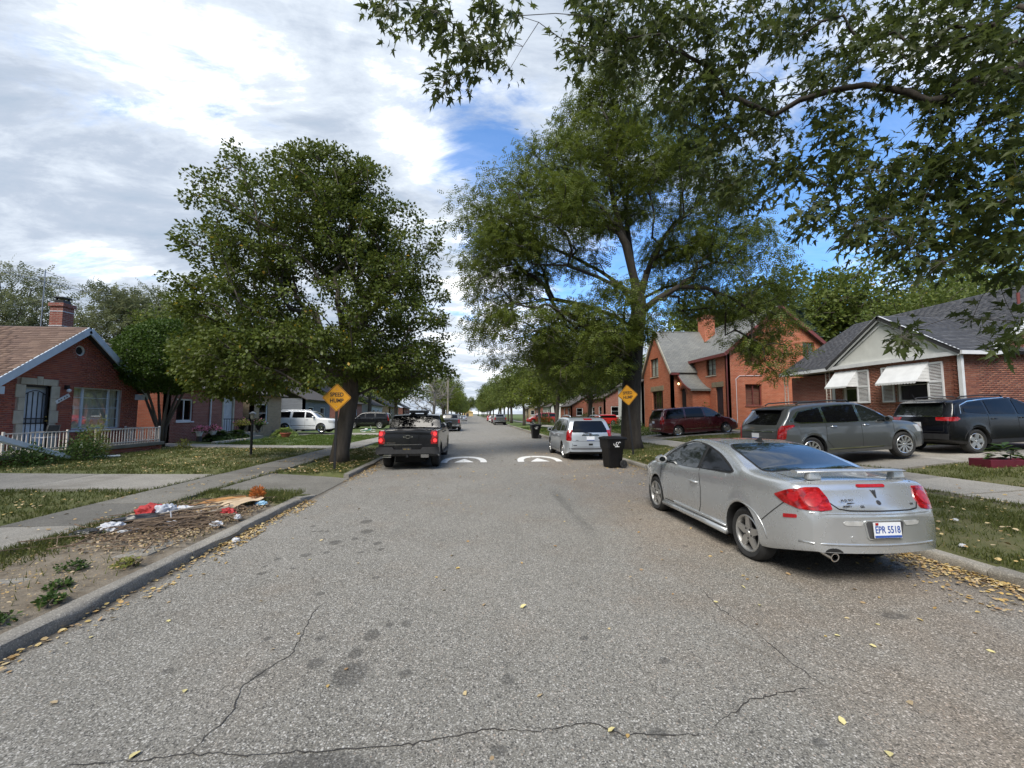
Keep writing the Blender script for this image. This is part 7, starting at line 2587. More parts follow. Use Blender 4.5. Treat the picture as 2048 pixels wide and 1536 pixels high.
 for sg in (-1, 1):
  c.put('reverse_lamp', M['clear_lens'], root, c.rear(rounded([(sg * .225, .695), (sg * .40, .695), (sg * .43, .672), (sg * .40, .65), (sg * .245, .647)], .02), .006, .05, .01))
 c.put('tow_cover', M['paint_silver'], root, c.rear([(-.33 + .03 * math.cos(a), .515 + .033 * math.sin(a)) for a in np.linspace(0, 5.9, 14)], .005, .05, .004))
 # opening above the tail pipe
 c.put('exhaust_opening', M['seam'], root, c.rear([(-.52 + .085 * math.cos(a), .362 + .055 * math.sin(a)) for a in np.linspace(-.35, math.pi + .35, 14)], .004, .05, .004))
 MB().lathe([(.040, -.15), (.040, .0), (.046, .004), (.035, .003), (.033, -.15)], (0, 0, 0), 'y', 20).build('exhaust_pipe', M['chrome'], root, smooth=True).matrix_local = Matrix.Translation((-.52, yb + .06, .325)) @ Matrix.Rotation(R(180), 4, 'Z') @ Matrix.Rotation(R(-8), 4, 'X')
 # spoiler
 P = []
 for a in np.linspace(-1, 1, 21):
  x = .66 * a
  yc = -2.075 + .16 * a * a
  zc = 1.185 - .018 * a ** 4 - .012 * a * a
  ch = .165 * (1 - .35 * a ** 6)
  P.append([(x, yc + ch * .5 * math.cos(t) - 0, zc + .017 * math.sin(t) + .012 * math.cos(t) * .2) for t in np.linspace(0, 2 * math.pi, 13)])
 sp = MB().grid(P)
 for r_ in (P[0], P[-1]):
  sp.add(r_, [tuple(range(len(r_)))])
 sp = sp.build('spoiler', M['paint_silver'], root, smooth='all')
 for sg in (-1, 1):
  MB().box((sg * .50, -1.985, 1.128), (.17, .085, .105), taper=(.75, .7)).build('spoiler_foot', M['paint_silver'], sp, bevel=.02)
 # roof seams and aerial fin
 for sg in (-1, 1):
  c.put('roof_seam', M['seam'], root, c.line([(sg * .545, .30), (sg * .555, 0), (sg * .55, -.30), (sg * .535, -.55)], 1, .008, .0025, 'top'))
 fin = MB().prism([(-.50, 1.38), (-.36, 1.395), (-.40, 1.41), (-.475, 1.455), (-.49, 1.455)], 'x', -.018, .018)
 fin.b2((-.035, -.51, 1.372), (.035, -.33, 1.398)).build('aerial_fin', M['black_plastic'], root)
 return root
def suv_profile(L, H, hood, cowl_y, roof_f, roof_r, rear_z, drop):
 """side profile of a tall car: rear end, roof, wind screen, hood, nose"""
 h = L / 2
 return [(-h, .55), (-h + .012, .68), (-h + .03, rear_z - .12), (-h + .06, rear_z), (-h + .06 + drop * .5, rear_z + (H - .08 - rear_z) * .58), (-h + .06 + drop, H - .075), (roof_r, H - .02), ((roof_f + roof_r) / 2, H), (roof_f, H - .03), (roof_f + (cowl_y - roof_f) * .33, H - .14 - (H - hood) * .12), (cowl_y - .1, hood + .09), (cowl_y, hood + .02), (cowl_y + (h - cowl_y) * .5, hood - .05), (h - .22, hood - .15), (h - .06, hood - .27), (h, hood - .42)]
def generic_car(name, label, cat, loc, rz, spec, group=None):
 s = spec
 root = thing(name, label, cat, loc, rz, group, rot=s.get('rot'))
 L, W = s['L'], s['W']
 h = L / 2
 plan = s.get('plan') or [(-h, .86), (-h + .06, .92), (-h + .2, .97), (-h + .6, 1.0), (h - 1.1, 1.0), (h - .6, .975), (h - .25, .91), (h - .08, .83), (h, .74)]
 rz_, hood = s['belt_r'], s['hood']
 belt = [(-h, rz_ - .02), (-h * .3, rz_ - .03), (h * .3, s['belt_f']), (h * .55, hood - .03), (h, hood - .20)]
 g = s['clear']
 bot = [(-h, g + .14), (-h + .25, g + .05), (-h + .7, g), (h - .7, g), (h - .25, g + .03), (h, g + .10)]
 c = Car(s['top'], plan, belt, W / 2, s['axles'], s['Rt'], s['arch'], bot, tumble=s.get('tumble', .26), crown=s.get('crown', .035), bend=s.get('bend', (.07, .16)), barrel=s.get('barrel', .05), edge=s.get('edge', .08), flare=s.get('flare', .014))
 if s.get('clad'):
  c.clad = s['clad']
 base_car(root, c, s['paint'], (s['Rt'], s['rr'], s.get('tw', .23), s['wheel'], s.get('alloy', 'alloy')))
 for sg in (-1, 1):
  if s.get('surround'):
   c.put('window_surround', M[s.get('surround_mat', 'black_plastic')], root, c.side(rounded(s['surround'], .05), sg, .003, .12))
  for k, w in enumerate(s['side_windows']):
   c.put('window', M['tinted_glass' if k in s.get('tint', ()) else 'car_glass'], root, c.side(rounded(w, .035), sg, .008, .12))
  for q in s['doors']:
   c.put('door_gap', M['seam'], root, c.line(q, sg, .010, .0025))
  if s.get('tail'):
   c.put('tail_lamp', M[s.get('tail_mat', 'red_lens')], root, c.diag(rounded(s['tail'], .015), sg, s.get('tail_ang', 45), -1, .010, .05, .016, (W / 2 * .80, -h + .22)))
  for extra, mt in s.get('tail_extra', ()):
   c.put('reverse_lamp', M[mt], root, c.diag(rounded(extra, .01), sg, s.get('tail_ang', 45), -1, .014, .05, .016, (W / 2 * .80, -h + .22)))
  if s.get('head'):
   c.put('headlight', M['clear_lens'], root, c.diag(rounded(s['head'], .02), sg, 45, 1, .008, .06, .014, (W / 2 * .74, h - .28)))
  for pts, wd, mt in s.get('strips', ()):
   c.put('trim_strip', M[mt], root, c.side([(pts[0][0], pts[0][1]), (pts[1][0], pts[1][1]), (pts[1][0], pts[1][1] + wd), (pts[0][0], pts[0][1] + wd)], sg, .010, .25, .012))
 handles(root, c, s['handle_y'], s['handle_z'], s.get('handle_mat', s['paint']), .20)
 if s.get('mirror'):
  mirrors(root, c, s['mirror'][0], s['mirror'][1], s.get('mirror_mat', s['paint']), s.get('mirror_size', (.21, .13, .17)), .06)
 if s.get('rear_window'):
  c.put('rear_window', M[s.get('rear_glass', 'tinted_glass')], root, c.rear(rounded(s['rear_window'], .06), .008, .12))
 if s.get('windscreen'):
  c.put('windscreen', M['car_glass'], root, c.front(rounded(s['windscreen'], .06), .008, .12))
 for nm, poly, mt, off in s.get('rear_parts', ()):
  c.put(nm, M[mt], root, c.rear(rounded(poly, .012), off, .12, .02))
 for nm, poly, mt, off in s.get('front_parts', ()):
  c.put(nm, M[mt], root, c.front(rounded(poly, .02), off, .12, .02))
 for pts in s.get('rear_lines', ()):
  c.put('hatch_gap', M['seam'], root, c.line(pts, 1, .010, .003, 'rear'))
 if s.get('plate'):
  x, z, txt, base, ink = s['plate']
  hit, nr, _, _ = c.bvh.ray_cast(Vector((x, -h - 3, z)), Vector((0, 1, 0)))
  y = hit.y if hit is not None else -h
  plate(root, (x, y - .018, z), .305, .155, 0, txt, base, ink, base == 'plate_white')
 if s.get('rails'):
  y0, y1, z, x = s['rails']
  for sg in (-1, 1):
   MB().tube([(sg * x, y0, z - .06), (sg * x, y0 + .10, z), (sg * x, (y0 + y1) / 2, z + .018), (sg * x, y1 - .10, z), (sg * x, y1, z - .07)], .020, 8).build('roof_rail', M[s.get('rail_mat', s['paint'])], root, smooth='all')
 if s.get('spoiler'):
  y, z, w = s['spoiler']
  MB().prism([(y - .10, z - .03), (y + .18, z + .012), (y + .20, z - .03), (y - .06, z - .055)], 'x', -w, w).build('roof_spoiler', M[s.get('spoiler_mat', s['paint'])], root, bevel=.01)
 if s.get('wiper'):
  x, y, z = s['wiper']
  MB().bar((x, y, z), (x - .32, y + .02, z + .05), .018).build('rear_wiper', M['black_plastic'], root)
 return root, c
def build_vehicles():
 build_coupe()
 # --- silver crossover wagon beside the wheeled bin
 h = 2.30
 spec = dict(L=4.60, W=1.82, paint='paint_silver_blue', top=[(-2.30, .55), (-2.285, .70), (-2.26, .86), (-2.235, 1.02), (-2.05, 1.40), (-1.90, 1.585), (-1.55, 1.655), (-.6, 1.685), (.15, 1.66), (.55, 1.50), (1.0, 1.22), (1.18, 1.10), (1.6, 1.05), (2.0, .93), (2.22, .80), (2.30, .62)],
 belt_r=1.07, belt_f=1.00, hood=1.05, clear=.24, axles=(-1.36, 1.35), Rt=.355, rr=.215, arch=.40, wheel='five', alloy='alloy_bright', bend=(.08, .2), tumble=.30,
 side_windows=[[(1.02, 1.06), (.12, 1.09), (.12, 1.55), (.30, 1.52), (.62, 1.36)], [(.03, 1.09), (-.86, 1.12), (-.80, 1.56), (.03, 1.575)], [(-.96, 1.13), (-1.92, 1.16), (-1.80, 1.36), (-1.58, 1.55), (-.96, 1.565)]], tint=(1, 2),
 doors=[[(.98, 1.02), (.98, .60), (.90, .38), (.06, .36), (.075, 1.0), (.075, 1.6)], [(.06, .36), (-.72, .36), (-.95, .62), (-.92, 1.05), (-.88, 1.58)]], handle_y=(.22, -.70), handle_z=.93,
 tail=[(-.10, .78), (.14, .80), (.14, 1.10), (.05, 1.19), (-.08, 1.19)], tail_ang=48, tail_extra=[([(-.10, .72), (.14, .75), (.14, .79), (-.10, .77)], 'clear_lens')],
 head=[(-.25, .68), (.25, .74), (.3, .86), (-.1, .82)], mirror=(.82, 1.08), rear_window=[(-.68, 1.10), (.68, 1.10), (.67, 1.20), (.55, 1.53), (-.55, 1.53), (-.67, 1.20)],
 rear_parts=[('third_brake_light', [(-.16, 1.56), (.16, 1.56), (.16, 1.615), (-.16, 1.615)], 'red_reflector', .012), ('hatch_handle', [(-.32, .985), (.32, .985), (.34, 1.0), (.30, 1.03), (-.30, 1.03), (-.34, 1.0)], 'chrome', .02), ('emblem', [(.05 * math.cos(a), 1.005 + .045 * math.sin(a)) for a in np.linspace(0, 5.8, 12)], 'badge_dark', .032),
 ('bumper_step', [(-.80, .47), (.80, .47), (.80, .52), (-.80, .52)], 'grey_plastic', .006), ('tow_hole', [(-.08, .62), (.08, .62), (.08, .69), (-.08, .69)], 'seam', .006), ('badge', [(-.66, .60), (-.52, .60), (-.52, .635), (-.66, .635)], 'badge_dark', .006), ('badge', [(-.56, .80), (-.46, .80), (-.46, .82), (-.56, .82)], 'badge_dark', .006)],
 rear_lines=[[(-.74, 1.06), (-.70, .80), (-.66, .775), (.66, .775), (.70, .80), (.74, 1.06)], [(-.70, .70), (-.68, .56), (.68, .56), (.70, .70)]], plate=(0, .88, None, 'plate_white', 'plate_blue'),
 rails=(-1.55, -.05, 1.735, .60), spoiler=None, wiper=(.05, -2.26, 1.06), windscreen=[(-.64, 1.12), (.64, 1.12), (.55, 1.56), (-.55, 1.56)])
 generic_car('parked_car', 'silver crossover wagon with roof rails parked beside the wheeled bin', 'car', (4.46, 17.5, .0), R(-0.4), spec)
 # --- black pickup with its brake lights on
 spec = dict(L=5.85, W=2.03, paint='paint_black', top=[(-2.925, .60), (-2.92, 1.0), (-2.91, 1.33), (-2.895, 1.385), (-2.6, 1.395), (-1.25, 1.395), (-1.215, 1.42), (-1.12, 1.62), (-1.0, 1.84), (-.85, 1.895), (-.2, 1.925), (.45, 1.89), (.85, 1.70), (1.25, 1.42), (1.40, 1.34), (1.9, 1.32), (2.55, 1.25), (2.80, 1.12), (2.925, .85)],
 belt_r=1.36, belt_f=1.30, hood=1.30, clear=.42, axles=(-1.80, 1.88), Rt=.41, rr=.25, arch=.48, wheel='six', alloy='black_plastic', tw=.28, bend=(.02, .16), tumble=.20, barrel=.03, edge=.05, flare=.02,
 plan=[(-2.925, .955), (-2.85, .985), (-2.5, 1.0), (1.8, 1.0), (2.4, .97), (2.8, .88), (2.925, .78)],
 side_windows=[[(1.12, 1.36), (.22, 1.37), (.22, 1.78), (.42, 1.77), (.72, 1.64)], [(.12, 1.37), (-.86, 1.38), (-.80, 1.76), (.12, 1.785)]], tint=(0, 1),
 doors=[[(1.16, 1.32), (1.16, .62), (.17, .60), (.17, 1.8)], [(.17, .60), (-.80, .60), (-.98, .85), (-.98, 1.36)]], handle_y=(.32, -.68), handle_z=1.22,
 tail=None, mirror=(1.02, 1.42), mirror_size=(.26, .12, .28), rear_window=[(-.68, 1.45), (.68, 1.45), (.62, 1.80), (-.62, 1.80)], rear_glass='tinted_glass',
 rear_parts=[('tailgate_spoiler', [(-.80, 1.34), (.80, 1.34), (.80, 1.385), (-.80, 1.385)], 'black_plastic', .03), ('bumper_bar', [(-.98, .58), (.98, .58), (.98, .80), (.5, .80), (.44, .72), (-.44, .72), (-.5, .80), (-.98, .80)], 'black_plastic', .10),
 ('chrome_strip', [(-.80, .862), (.46, .872), (.46, .885), (-.80, .880)], 'chrome', .012)], plate=(-.03, .70, 'EAL 196', 'badge_dark', 'plate_yellow'), strips=[(((1.1, .46), (-1.0, .46)), .07, 'black_plastic')], windscreen=[(-.7, 1.42), (.7, 1.42), (.62, 1.8), (-.62, 1.8)])
 t, c = generic_car('pickup_truck', 'black pickup truck with lit brake lights parked by the western kerb', 'truck', (-2.02, 16.2, 0), R(-.6), spec)
 t.scale = (.94, .94, .94)
 for sg in (-1, 1):
  for a, b, z0, z1 in ((-.13, .09, 1.16, 1.33), (-.13, .09, .93, 1.10)):
   pass
  lamp = [(-.145, .90), (.055, .90), (.085, .98), (.075, 1.09), (.03, 1.115), (.075, 1.15), (.08, 1.27), (.03, 1.345), (-.12, 1.345), (-.155, 1.26), (-.11, 1.13), (-.155, 1.03)]
  c.put('tail_lamp', M['red_lens'], t, c.diag(lamp, sg, 35, -1, .012, .05, .02, (.88, -2.80)))
  for z in (1.02, 1.24):
   c.put('brake_light', M['lit_tail'], t, c.diag([(-.035 + .048 * math.cos(a), z + .062 * math.sin(a)) for a in np.linspace(0, 6, 16)], sg, 35, -1, .016, .05, .004, (.88, -2.80)))
  MB().b2((sg * .62 - .16, -3.06, .46), (sg * .62 + .10, -2.9, .49)).build('exhaust_tip', M['chrome'], t)
  MB().b2((sg * .62 - .16, -3.06, .52), (sg * .62 + .10, -2.9, .55)).build('exhaust_tip', M['chrome'], t)
 e = MB().prism([(-.17, 1.17), (-.06, 1.17), (-.06, 1.20), (.06, 1.20), (.06, 1.17), (.17, 1.17), (.15, 1.11), (.05, 1.11), (.05, 1.08), (-.05, 1.08), (-.05, 1.11), (-.15, 1.11)], 'y', -2.945, -2.925)
 e.build('emblem', M['chrome'], t)
 MB().prism([(-.14, 1.155), (-.04, 1.155), (-.04, 1.185), (.04, 1.185), (.04, 1.155), (.14, 1.155), (.125, 1.122), (.035, 1.122), (.035, 1.095), (-.035, 1.095), (-.035, 1.122), (-.125, 1.122)], 'y', -2.952, -2.946).build('emblem_inset', M['paint_black'], t)
 text_obj('lettering', 'SILVERADO', .062, M['chrome'], t, (-.62, -2.94, .935), (math.pi / 2, 0, 0), .003, 'CENTER', 1.3)
 MB().bar((1.02, -.9, .42), (1.02, 1.0, .42), .16, .04).build('running_board', M['black_plastic'], t)
 MB().bar((-1.02, -.9, .42), (-1.02, 1.0, .42), .16, .04).build('running_board', M['black_plastic'], t)
 MB().b2((-.03, -3.02, .46), (.03, -2.8, .54)).build('tow_hitch', M['black_iron'], t)
 # rolled gear on the roof of the pickup
 r_ = thing('roof_box', 'flat dark box carried on the roof of the black pickup', 'box', (-2.0, 15.95, 1.805), R(-.6))
 MB().b2((-.32, -.45, .03), (.30, .45, .10)).build('box_body', M['grey_plastic'], r_, bevel=.02)
 MB().b2((-.33, -.46, .10), (.31, .46, .135)).build('lid', M['galv'], r_, bevel=.012)
 for x in (-.25, .23):
  MB().b2((x - .03, -.4, 0), (x + .03, .4, .03)).build('foot', M['black_plastic'], r_)
 # --- grey crossover in the ranch driveway (nose away from the street)
 spec = dict(L=4.82, W=1.90, paint='paint_grey', top=[(-2.41, .58), (-2.40, .72), (-2.375, .92), (-2.34, 1.05), (-2.08, 1.36), (-1.90, 1.56), (-1.4, 1.645), (-.5, 1.675), (.15, 1.645), (.55, 1.49), (1.05, 1.20), (1.28, 1.10), (1.7, 1.06), (2.1, .98), (2.32, .84), (2.41, .60)],
 belt_r=1.10, belt_f=1.02, hood=1.06, clear=.25, axles=(-1.43, 1.43), Rt=.37, rr=.255, arch=.415, wheel='multi', alloy='alloy_bright', tumble=.32, bend=(.10, .22),
 surround=[(1.16, 1.05), (-1.70, 1.115), (-2.02, 1.20), (-1.72, 1.45), (-1.2, 1.545), (-.3, 1.595), (.28, 1.56), (.66, 1.38)], surround_mat='chrome',
 side_windows=[[(1.06, 1.07), (.16, 1.095), (.16, 1.565), (.32, 1.53), (.66, 1.35)], [(.07, 1.095), (-.92, 1.12), (-.92, 1.55), (.07, 1.575)], [(-1.01, 1.13), (-1.66, 1.145), (-1.90, 1.20), (-1.66, 1.43), (-1.01, 1.535)]], tint=(1, 2),
 doors=[[(1.10, 1.03), (1.10, .58), (1.0, .36), (.11, .34), (.11, 1.04)], [(.11, .34), (-.75, .34), (-.98, .62), (-.96, 1.10)]], handle_y=(.25, -.74), handle_z=.99, handle_mat='chrome',
 tail=[(-.12, .66), (.10, .72), (.14, .95), (.34, 1.06), (.30, 1.10), (.02, 1.08), (-.06, .98)], tail_ang=52, mirror=(.88, 1.09), rear_window=[(-.70, 1.10), (.70, 1.10), (.56, 1.50), (-.56, 1.50)],
 rear_parts=[('chrome_strip', [(-.62, .90), (.62, .90), (.62, .925), (-.62, .925)], 'chrome', .012)], rear_lines=[[(-.76, 1.06), (-.72, .72), (.72, .72), (.76, 1.06)]], plate=(0, .78, None, 'plate_white', 'plate_blue'),
 rails=(-1.55, .1, 1.70, .62), rail_mat='black_plastic', spoiler=(-1.98, 1.56, .60), spoiler_mat='black_plastic', strips=[(((1.0, .36), (-.95, .36)), .028, 'chrome'), (((1.0, .24), (-1.0, .24)), .08, 'black_plastic')], windscreen=[(-.66, 1.14), (.66, 1.14), (.56, 1.56), (-.56, 1.56)], head=[(-.2, .66), (.3, .72), (.4, .92), (.1, .90)])
 xt = spec
 generic_car('parked_car', 'grey crossover with chrome window trim in the ranch house driveway', 'car', (10.85, 11.55, .50), -math.pi / 2, dict(spec, rot=(R(2.9), 0, -math.pi / 2)))
 # --- dark compact sport utility vehicle ahead of it
 spec = dict(L=4.40, W=1.84, paint='paint_navy', top=[(-2.20, .60), (-2.19, .75), (-2.165, .96), (-2.13, 1.08), (-1.98, 1.36), (-1.86, 1.55), (-1.4, 1.625), (-.5, 1.65), (.15, 1.62), (.55, 1.47), (1.0, 1.20), (1.18, 1.10), (1.6, 1.07), (1.95, 1.0), (2.12, .88), (2.20, .62)],
 belt_r=1.12, belt_f=1.03, hood=1.07, clear=.27, axles=(-1.32, 1.32), Rt=.36, rr=.235, arch=.41, wheel='wide', alloy='alloy_bright', tumble=.28, bend=(.10, .2), clad='black_plastic',
 side_windows=[[(1.0, 1.08), (.14, 1.10), (.14, 1.545), (.30, 1.515), (.62, 1.34)], [(.06, 1.10), (-.82, 1.13), (-.82, 1.535), (.06, 1.555)], [(-.90, 1.14), (-1.62, 1.22), (-1.58, 1.38), (-1.30, 1.49), (-.90, 1.53)]], tint=(0, 1, 2),
 doors=[[(1.02, 1.04), (1.02, .58), (.10, .40), (.10, 1.04)], [(.10, .40), (-.68, .40), (-.90, .62), (-.88, 1.10)]], handle_y=(.24, -.70), handle_z=.99,
 tail=[(-.26, .98), (.16, .97), (.24, 1.03), (.18, 1.09), (-.26, 1.08)], tail_ang=42, mirror=(.84, 1.11), rear_window=[(-.64, 1.13), (.64, 1.13), (.55, 1.50), (-.55, 1.50)], rear_glass='car_glass',
 rear_parts=[('bumper_lower', [(-.78, .36), (.78, .36), (.80, .60), (-.80, .60)], 'black_plastic', .012)], rear_lines=[[(-.72, 1.10), (-.70, .66), (.70, .66), (.72, 1.10)]], plate=(0, .86, None, 'plate_white', 'badge_dark'),
 rails=(-1.45, .1, 1.675, .60), rail_mat='black_plastic', spoiler=(-1.94, 1.55, .58), strips=[(((.88, .30), (-.88, .30)), .10, 'black_plastic')], windscreen=[(-.64, 1.14), (.64, 1.14), (.55, 1.54), (-.55, 1.54)])
 jp, c = generic_car('parked_car', 'dark navy compact sport utility vehicle by the ranch house wall', 'car', (15.95, 11.55, .70), -math.pi / 2, dict(spec, rot=(R(2.2), 0, -math.pi / 2)))
 MB().tube([(-.3, -1.75, 1.60), (-.3, -1.86, 1.80)], .008, 6).build('aerial', M['black_plastic'], jp)
 # chrome line that runs over the rear glass and along the roof edge
 for sg in (-1, 1):
  c.put('chrome_strip', M['chrome'], jp, c.line([(-1.74, 1.18), (-1.66, 1.42), (-1.36, 1.53), (-.8, 1.575), (0, 1.60), (.3, 1.56)], sg, .022, .006))
 c.put('chrome_strip', M['chrome'], jp, c.line([(-.66, 1.115), (.66, 1.115)], 1, .02, .006, 'rear'))
 # --- maroon minivan
 spec = dict(L=5.14, W=1.95, paint='paint_maroon', top=[(-2.57, .55), (-2.56, .70), (-2.535, .90), (-2.51, 1.06), (-2.34, 1.45), (-2.22, 1.65), (-1.8, 1.725), (-.6, 1.75), (.35, 1.715), (.75, 1.58), (1.3, 1.25), (1.55, 1.10), (1.9, 1.02), (2.25, .90), (2.48, .76), (2.57, .56)],
 belt_r=1.08, belt_f=1.02, hood=1.02, clear=.22, axles=(-1.50, 1.58), Rt=.335, rr=.205, arch=.385, wheel='cap', alloy='alloy_bright', tumble=.24, bend=(.09, .26),
 side_windows=[[(1.40, 1.10), (.30, 1.085), (.22, 1.63), (.45, 1.60), (.85, 1.44)], [(.20, 1.085), (-.95, 1.09), (-.92, 1.655), (.12, 1.64)], [(-1.05, 1.09), (-2.22, 1.10), (-2.08, 1.45), (-1.98, 1.60), (-1.03, 1.655)]], tint=(1, 2),
 doors=[[(1.22, 1.05), (1.22, .55), (1.12, .34), (.26, .32), (.25, 1.05), (.17, 1.66)], [(.26, .32), (-.90, .32), (-1.02, 1.05), (-.98, 1.67)]], handle_y=(.36, .10), handle_z=.96,
 tail=[(-.12, .80), (.12, .80), (.14, 1.10), (.04, 1.24), (-.10, 1.22)], tail_ang=48, mirror=(1.05, 1.13), mirror_mat='black_plastic', rear_window=[(-.72, 1.10), (.72, 1.10), (.60, 1.58), (-.60, 1.58)],
 rear_parts=[('bumper_step', [(-.84, .50), (.84, .50), (.84, .54), (-.84, .54)], 'chrome', .015)], rear_lines=[[(-.78, 1.06), (-.74, .58), (.74, .58), (.78, 1.06)]], plate=(0, .90, None, 'plate_white', 'badge_dark'),
 rails=None, spoiler=(-2.30, 1.66, .62), strips=[(((1.12, .44), (-1.05, .44)), .020, 'chrome')], windscreen=[(-.70, 1.14), (.70, 1.14), (.6, 1.62), (-.6, 1.62)], head=[(-.1, .66), (.3, .70), (.5, .92), (.2, .90)], crown=.05)
 van = spec
 generic_car('minivan', 'maroon minivan parked beside the tall orange brick house', 'van', (13.62, 24.25, .53), -math.pi / 2, dict(spec, rot=(R(3.2), 0, -math.pi / 2)))
 # --- white full-size sport utility vehicle on the western side
 spec = dict(L=5.14, W=2.0, paint='paint_white', top=[(-2.57, .60), (-2.565, .80), (-2.55, 1.10), (-2.52, 1.22), (-2.38, 1.62), (-2.28, 1.80), (-1.9, 1.865), (-.6, 1.89), (.35, 1.86), (.70, 1.74), (1.10, 1.42), (1.28, 1.28), (1.7, 1.25), (2.2, 1.20), (2.48, 1.06), (2.57, .75)],
 belt_r=1.24, belt_f=1.20, hood=1.24, clear=.30, axles=(-1.45, 1.50), Rt=.40, rr=.28, arch=.44, wheel='six', alloy='chrome', tumble=.22, bend=(.06, .14), barrel=.035,
 side_windows=[[(1.02, 1.26), (.22, 1.27), (.20, 1.75), (.42, 1.73), (.66, 1.62)], [(.12, 1.27), (-.85, 1.28), (-.82, 1.76), (.10, 1.765)], [(-1.05, 1.28), (-2.28, 1.29), (-2.12, 1.62), (-2.05, 1.74), (-1.02, 1.77)]], tint=(0, 1, 2),
 doors=[[(1.06, 1.2), (1.06, .55), (.17, .45), (.17, 1.2)], [(.17, .45), (-.78, .45), (-.96, .7), (-.94, 1.2)]], handle_y=(.32, -.70), handle_z=1.12, tail=[(-.1, .9), (.06, .9), (.08, 1.6), (-.06, 1.6)], mirror=(.86, 1.28), rear_window=[(-.7, 1.26), (.7, 1.26), (.62, 1.72), (-.62, 1.72)],
 rails=(-1.9, .1, 1.92, .66), strips=[(((1.0, .62), (-.95, .62)), .03, 'chrome')], windscreen=[(-.74, 1.30), (.74, 1.30), (.64, 1.76), (-.64, 1.76)], head=[(-.2, .78), (.3, .84), (.34, 1.05), (-.1, 1.05)])
 esc = spec
 generic_car('parked_car', 'white full size sport utility vehicle on the western driveway', 'car', (-14.0, 36.6, .22), -math.pi / 2, spec)
 generic_car('parked_car', 'black sport utility vehicle parked across the far driveway behind the tree trunk', 'car', (-12.2, 50.0, .12), math.pi / 2, dict(esc, paint='paint_black', alloy='alloy'))
 # --- distant cars
 pk = dict(L=5.6, W=1.98, paint='paint_darkgrey', top=[(-2.8, .60), (-2.795, .95), (-2.785, 1.25), (-2.76, 1.29), (-2.4, 1.30), (-1.2, 1.30), (-1.16, 1.33), (-1.02, 1.58), (-.92, 1.74), (-.7, 1.80), (-.1, 1.82), (.4, 1.79), (.8, 1.60), (1.2, 1.33), (1.35, 1.26), (1.9, 1.23), (2.5, 1.15), (2.72, 1.0), (2.8, .75)],
 belt_r=1.27, belt_f=1.22, hood=1.22, clear=.36, axles=(-1.7, 1.75), Rt=.39, rr=.24, arch=.45, wheel='five', alloy='alloy', tumble=.2, bend=(.02, .14), barrel=.03, edge=.05, plan=[(-2.8, .955), (-2.7, .985), (-2.4, 1.0), (1.7, 1.0), (2.3, .97), (2.7, .88), (2.8, .78)],
 side_windows=[[(1.05, 1.28), (-.75, 1.29), (-.70, 1.68), (.36, 1.68), (.7, 1.54)]], tint=(0,), doors=[[(.15, .55), (.15, 1.28)]], handle_y=(.3,), handle_z=1.14, tail=[(-.13, .88), (.05, .88), (.05, 1.24), (-.13, 1.24)], tail_ang=35, mirror=(.95, 1.32), mirror_mat='black_plastic', rear_window=[(-.66, 1.36), (.66, 1.36), (.6, 1.68), (-.6, 1.68)],
 rear_parts=[('bumper_bar', [(-.95, .55), (.95, .55), (.95, .72), (-.95, .72)], 'chrome', .08)], plate=(0, .64, None, 'plate_white', 'badge_dark'))
 generic_car('pickup_truck', 'dark grey pickup truck parked on the western side beyond the black pickup', 'truck', (-2.25, 45.5, .0), 0, pk)
 generic_car('pickup_truck', 'grey pickup truck parked far along the eastern kerb', 'truck', (4.5, 69, .0), 0, dict(pk, paint='paint_grey'))
 sed = dict(L=4.6, W=1.8, paint='paint_darkgrey', top=[(-2.3, .58), (-2.28, .8), (-2.24, .95), (-2.1, 1.0), (-1.6, 1.06), (-1.0, 1.33), (-.5, 1.42), (.2, 1.42), (.6, 1.28), (1.05, 1.03), (1.5, .96), (2.0, .86), (2.22, .7), (2.3, .55)], belt_r=.97, belt_f=.92, hood=.94, clear=.2, axles=(-1.36, 1.36), Rt=.32, rr=.21, arch=.365, wheel='five', tumble=.42, bend=(.1, .2),
 side_windows=[[(.92, .97), (-1.25, 1.02), (-.9, 1.25), (-.3, 1.34), (.2, 1.33), (.55, 1.2)]], tint=(0,), doors=[[(.0, .3), (.0, 1.3)], [(1.0, .5), (1.0, .95)]], handle_y=(.12, -.85), handle_z=.8, tail=[(-.2, .7), (.1, .7), (.15, .88), (-.2, .9)], mirror=(.75, .99), rear_window=[(-.6, 1.06), (.6, 1.06), (.5, 1.34), (-.5, 1.34)], rear_glass='car_glass', plate=(0, .72, None, 'plate_white', 'badge_dark'))
 generic_car('parked_car', 'dark sedan mostly hidden in front of the black pickup', 'car', (-2.25, 22.6, .0), 0, sed)
 generic_car('parked_car', 'blue grey sedan far away at the western kerb', 'car', (-2.3, 104, 0), 0, dict(sed, paint='paint_silver_blue'))
 for y, p, lab in ((80, 'paint_maroon', 'dark red sedan parked just beyond the far grey pickup'), (91, 'paint_white', 'pale sedan third in the far eastern line of parked cars'), (104, 'paint_red', 'bright red sedan last in the far eastern line of parked cars')):
  generic_car('parked_car', lab, 'car', (4.5, y, 0), 0, dict(sed, paint=p))
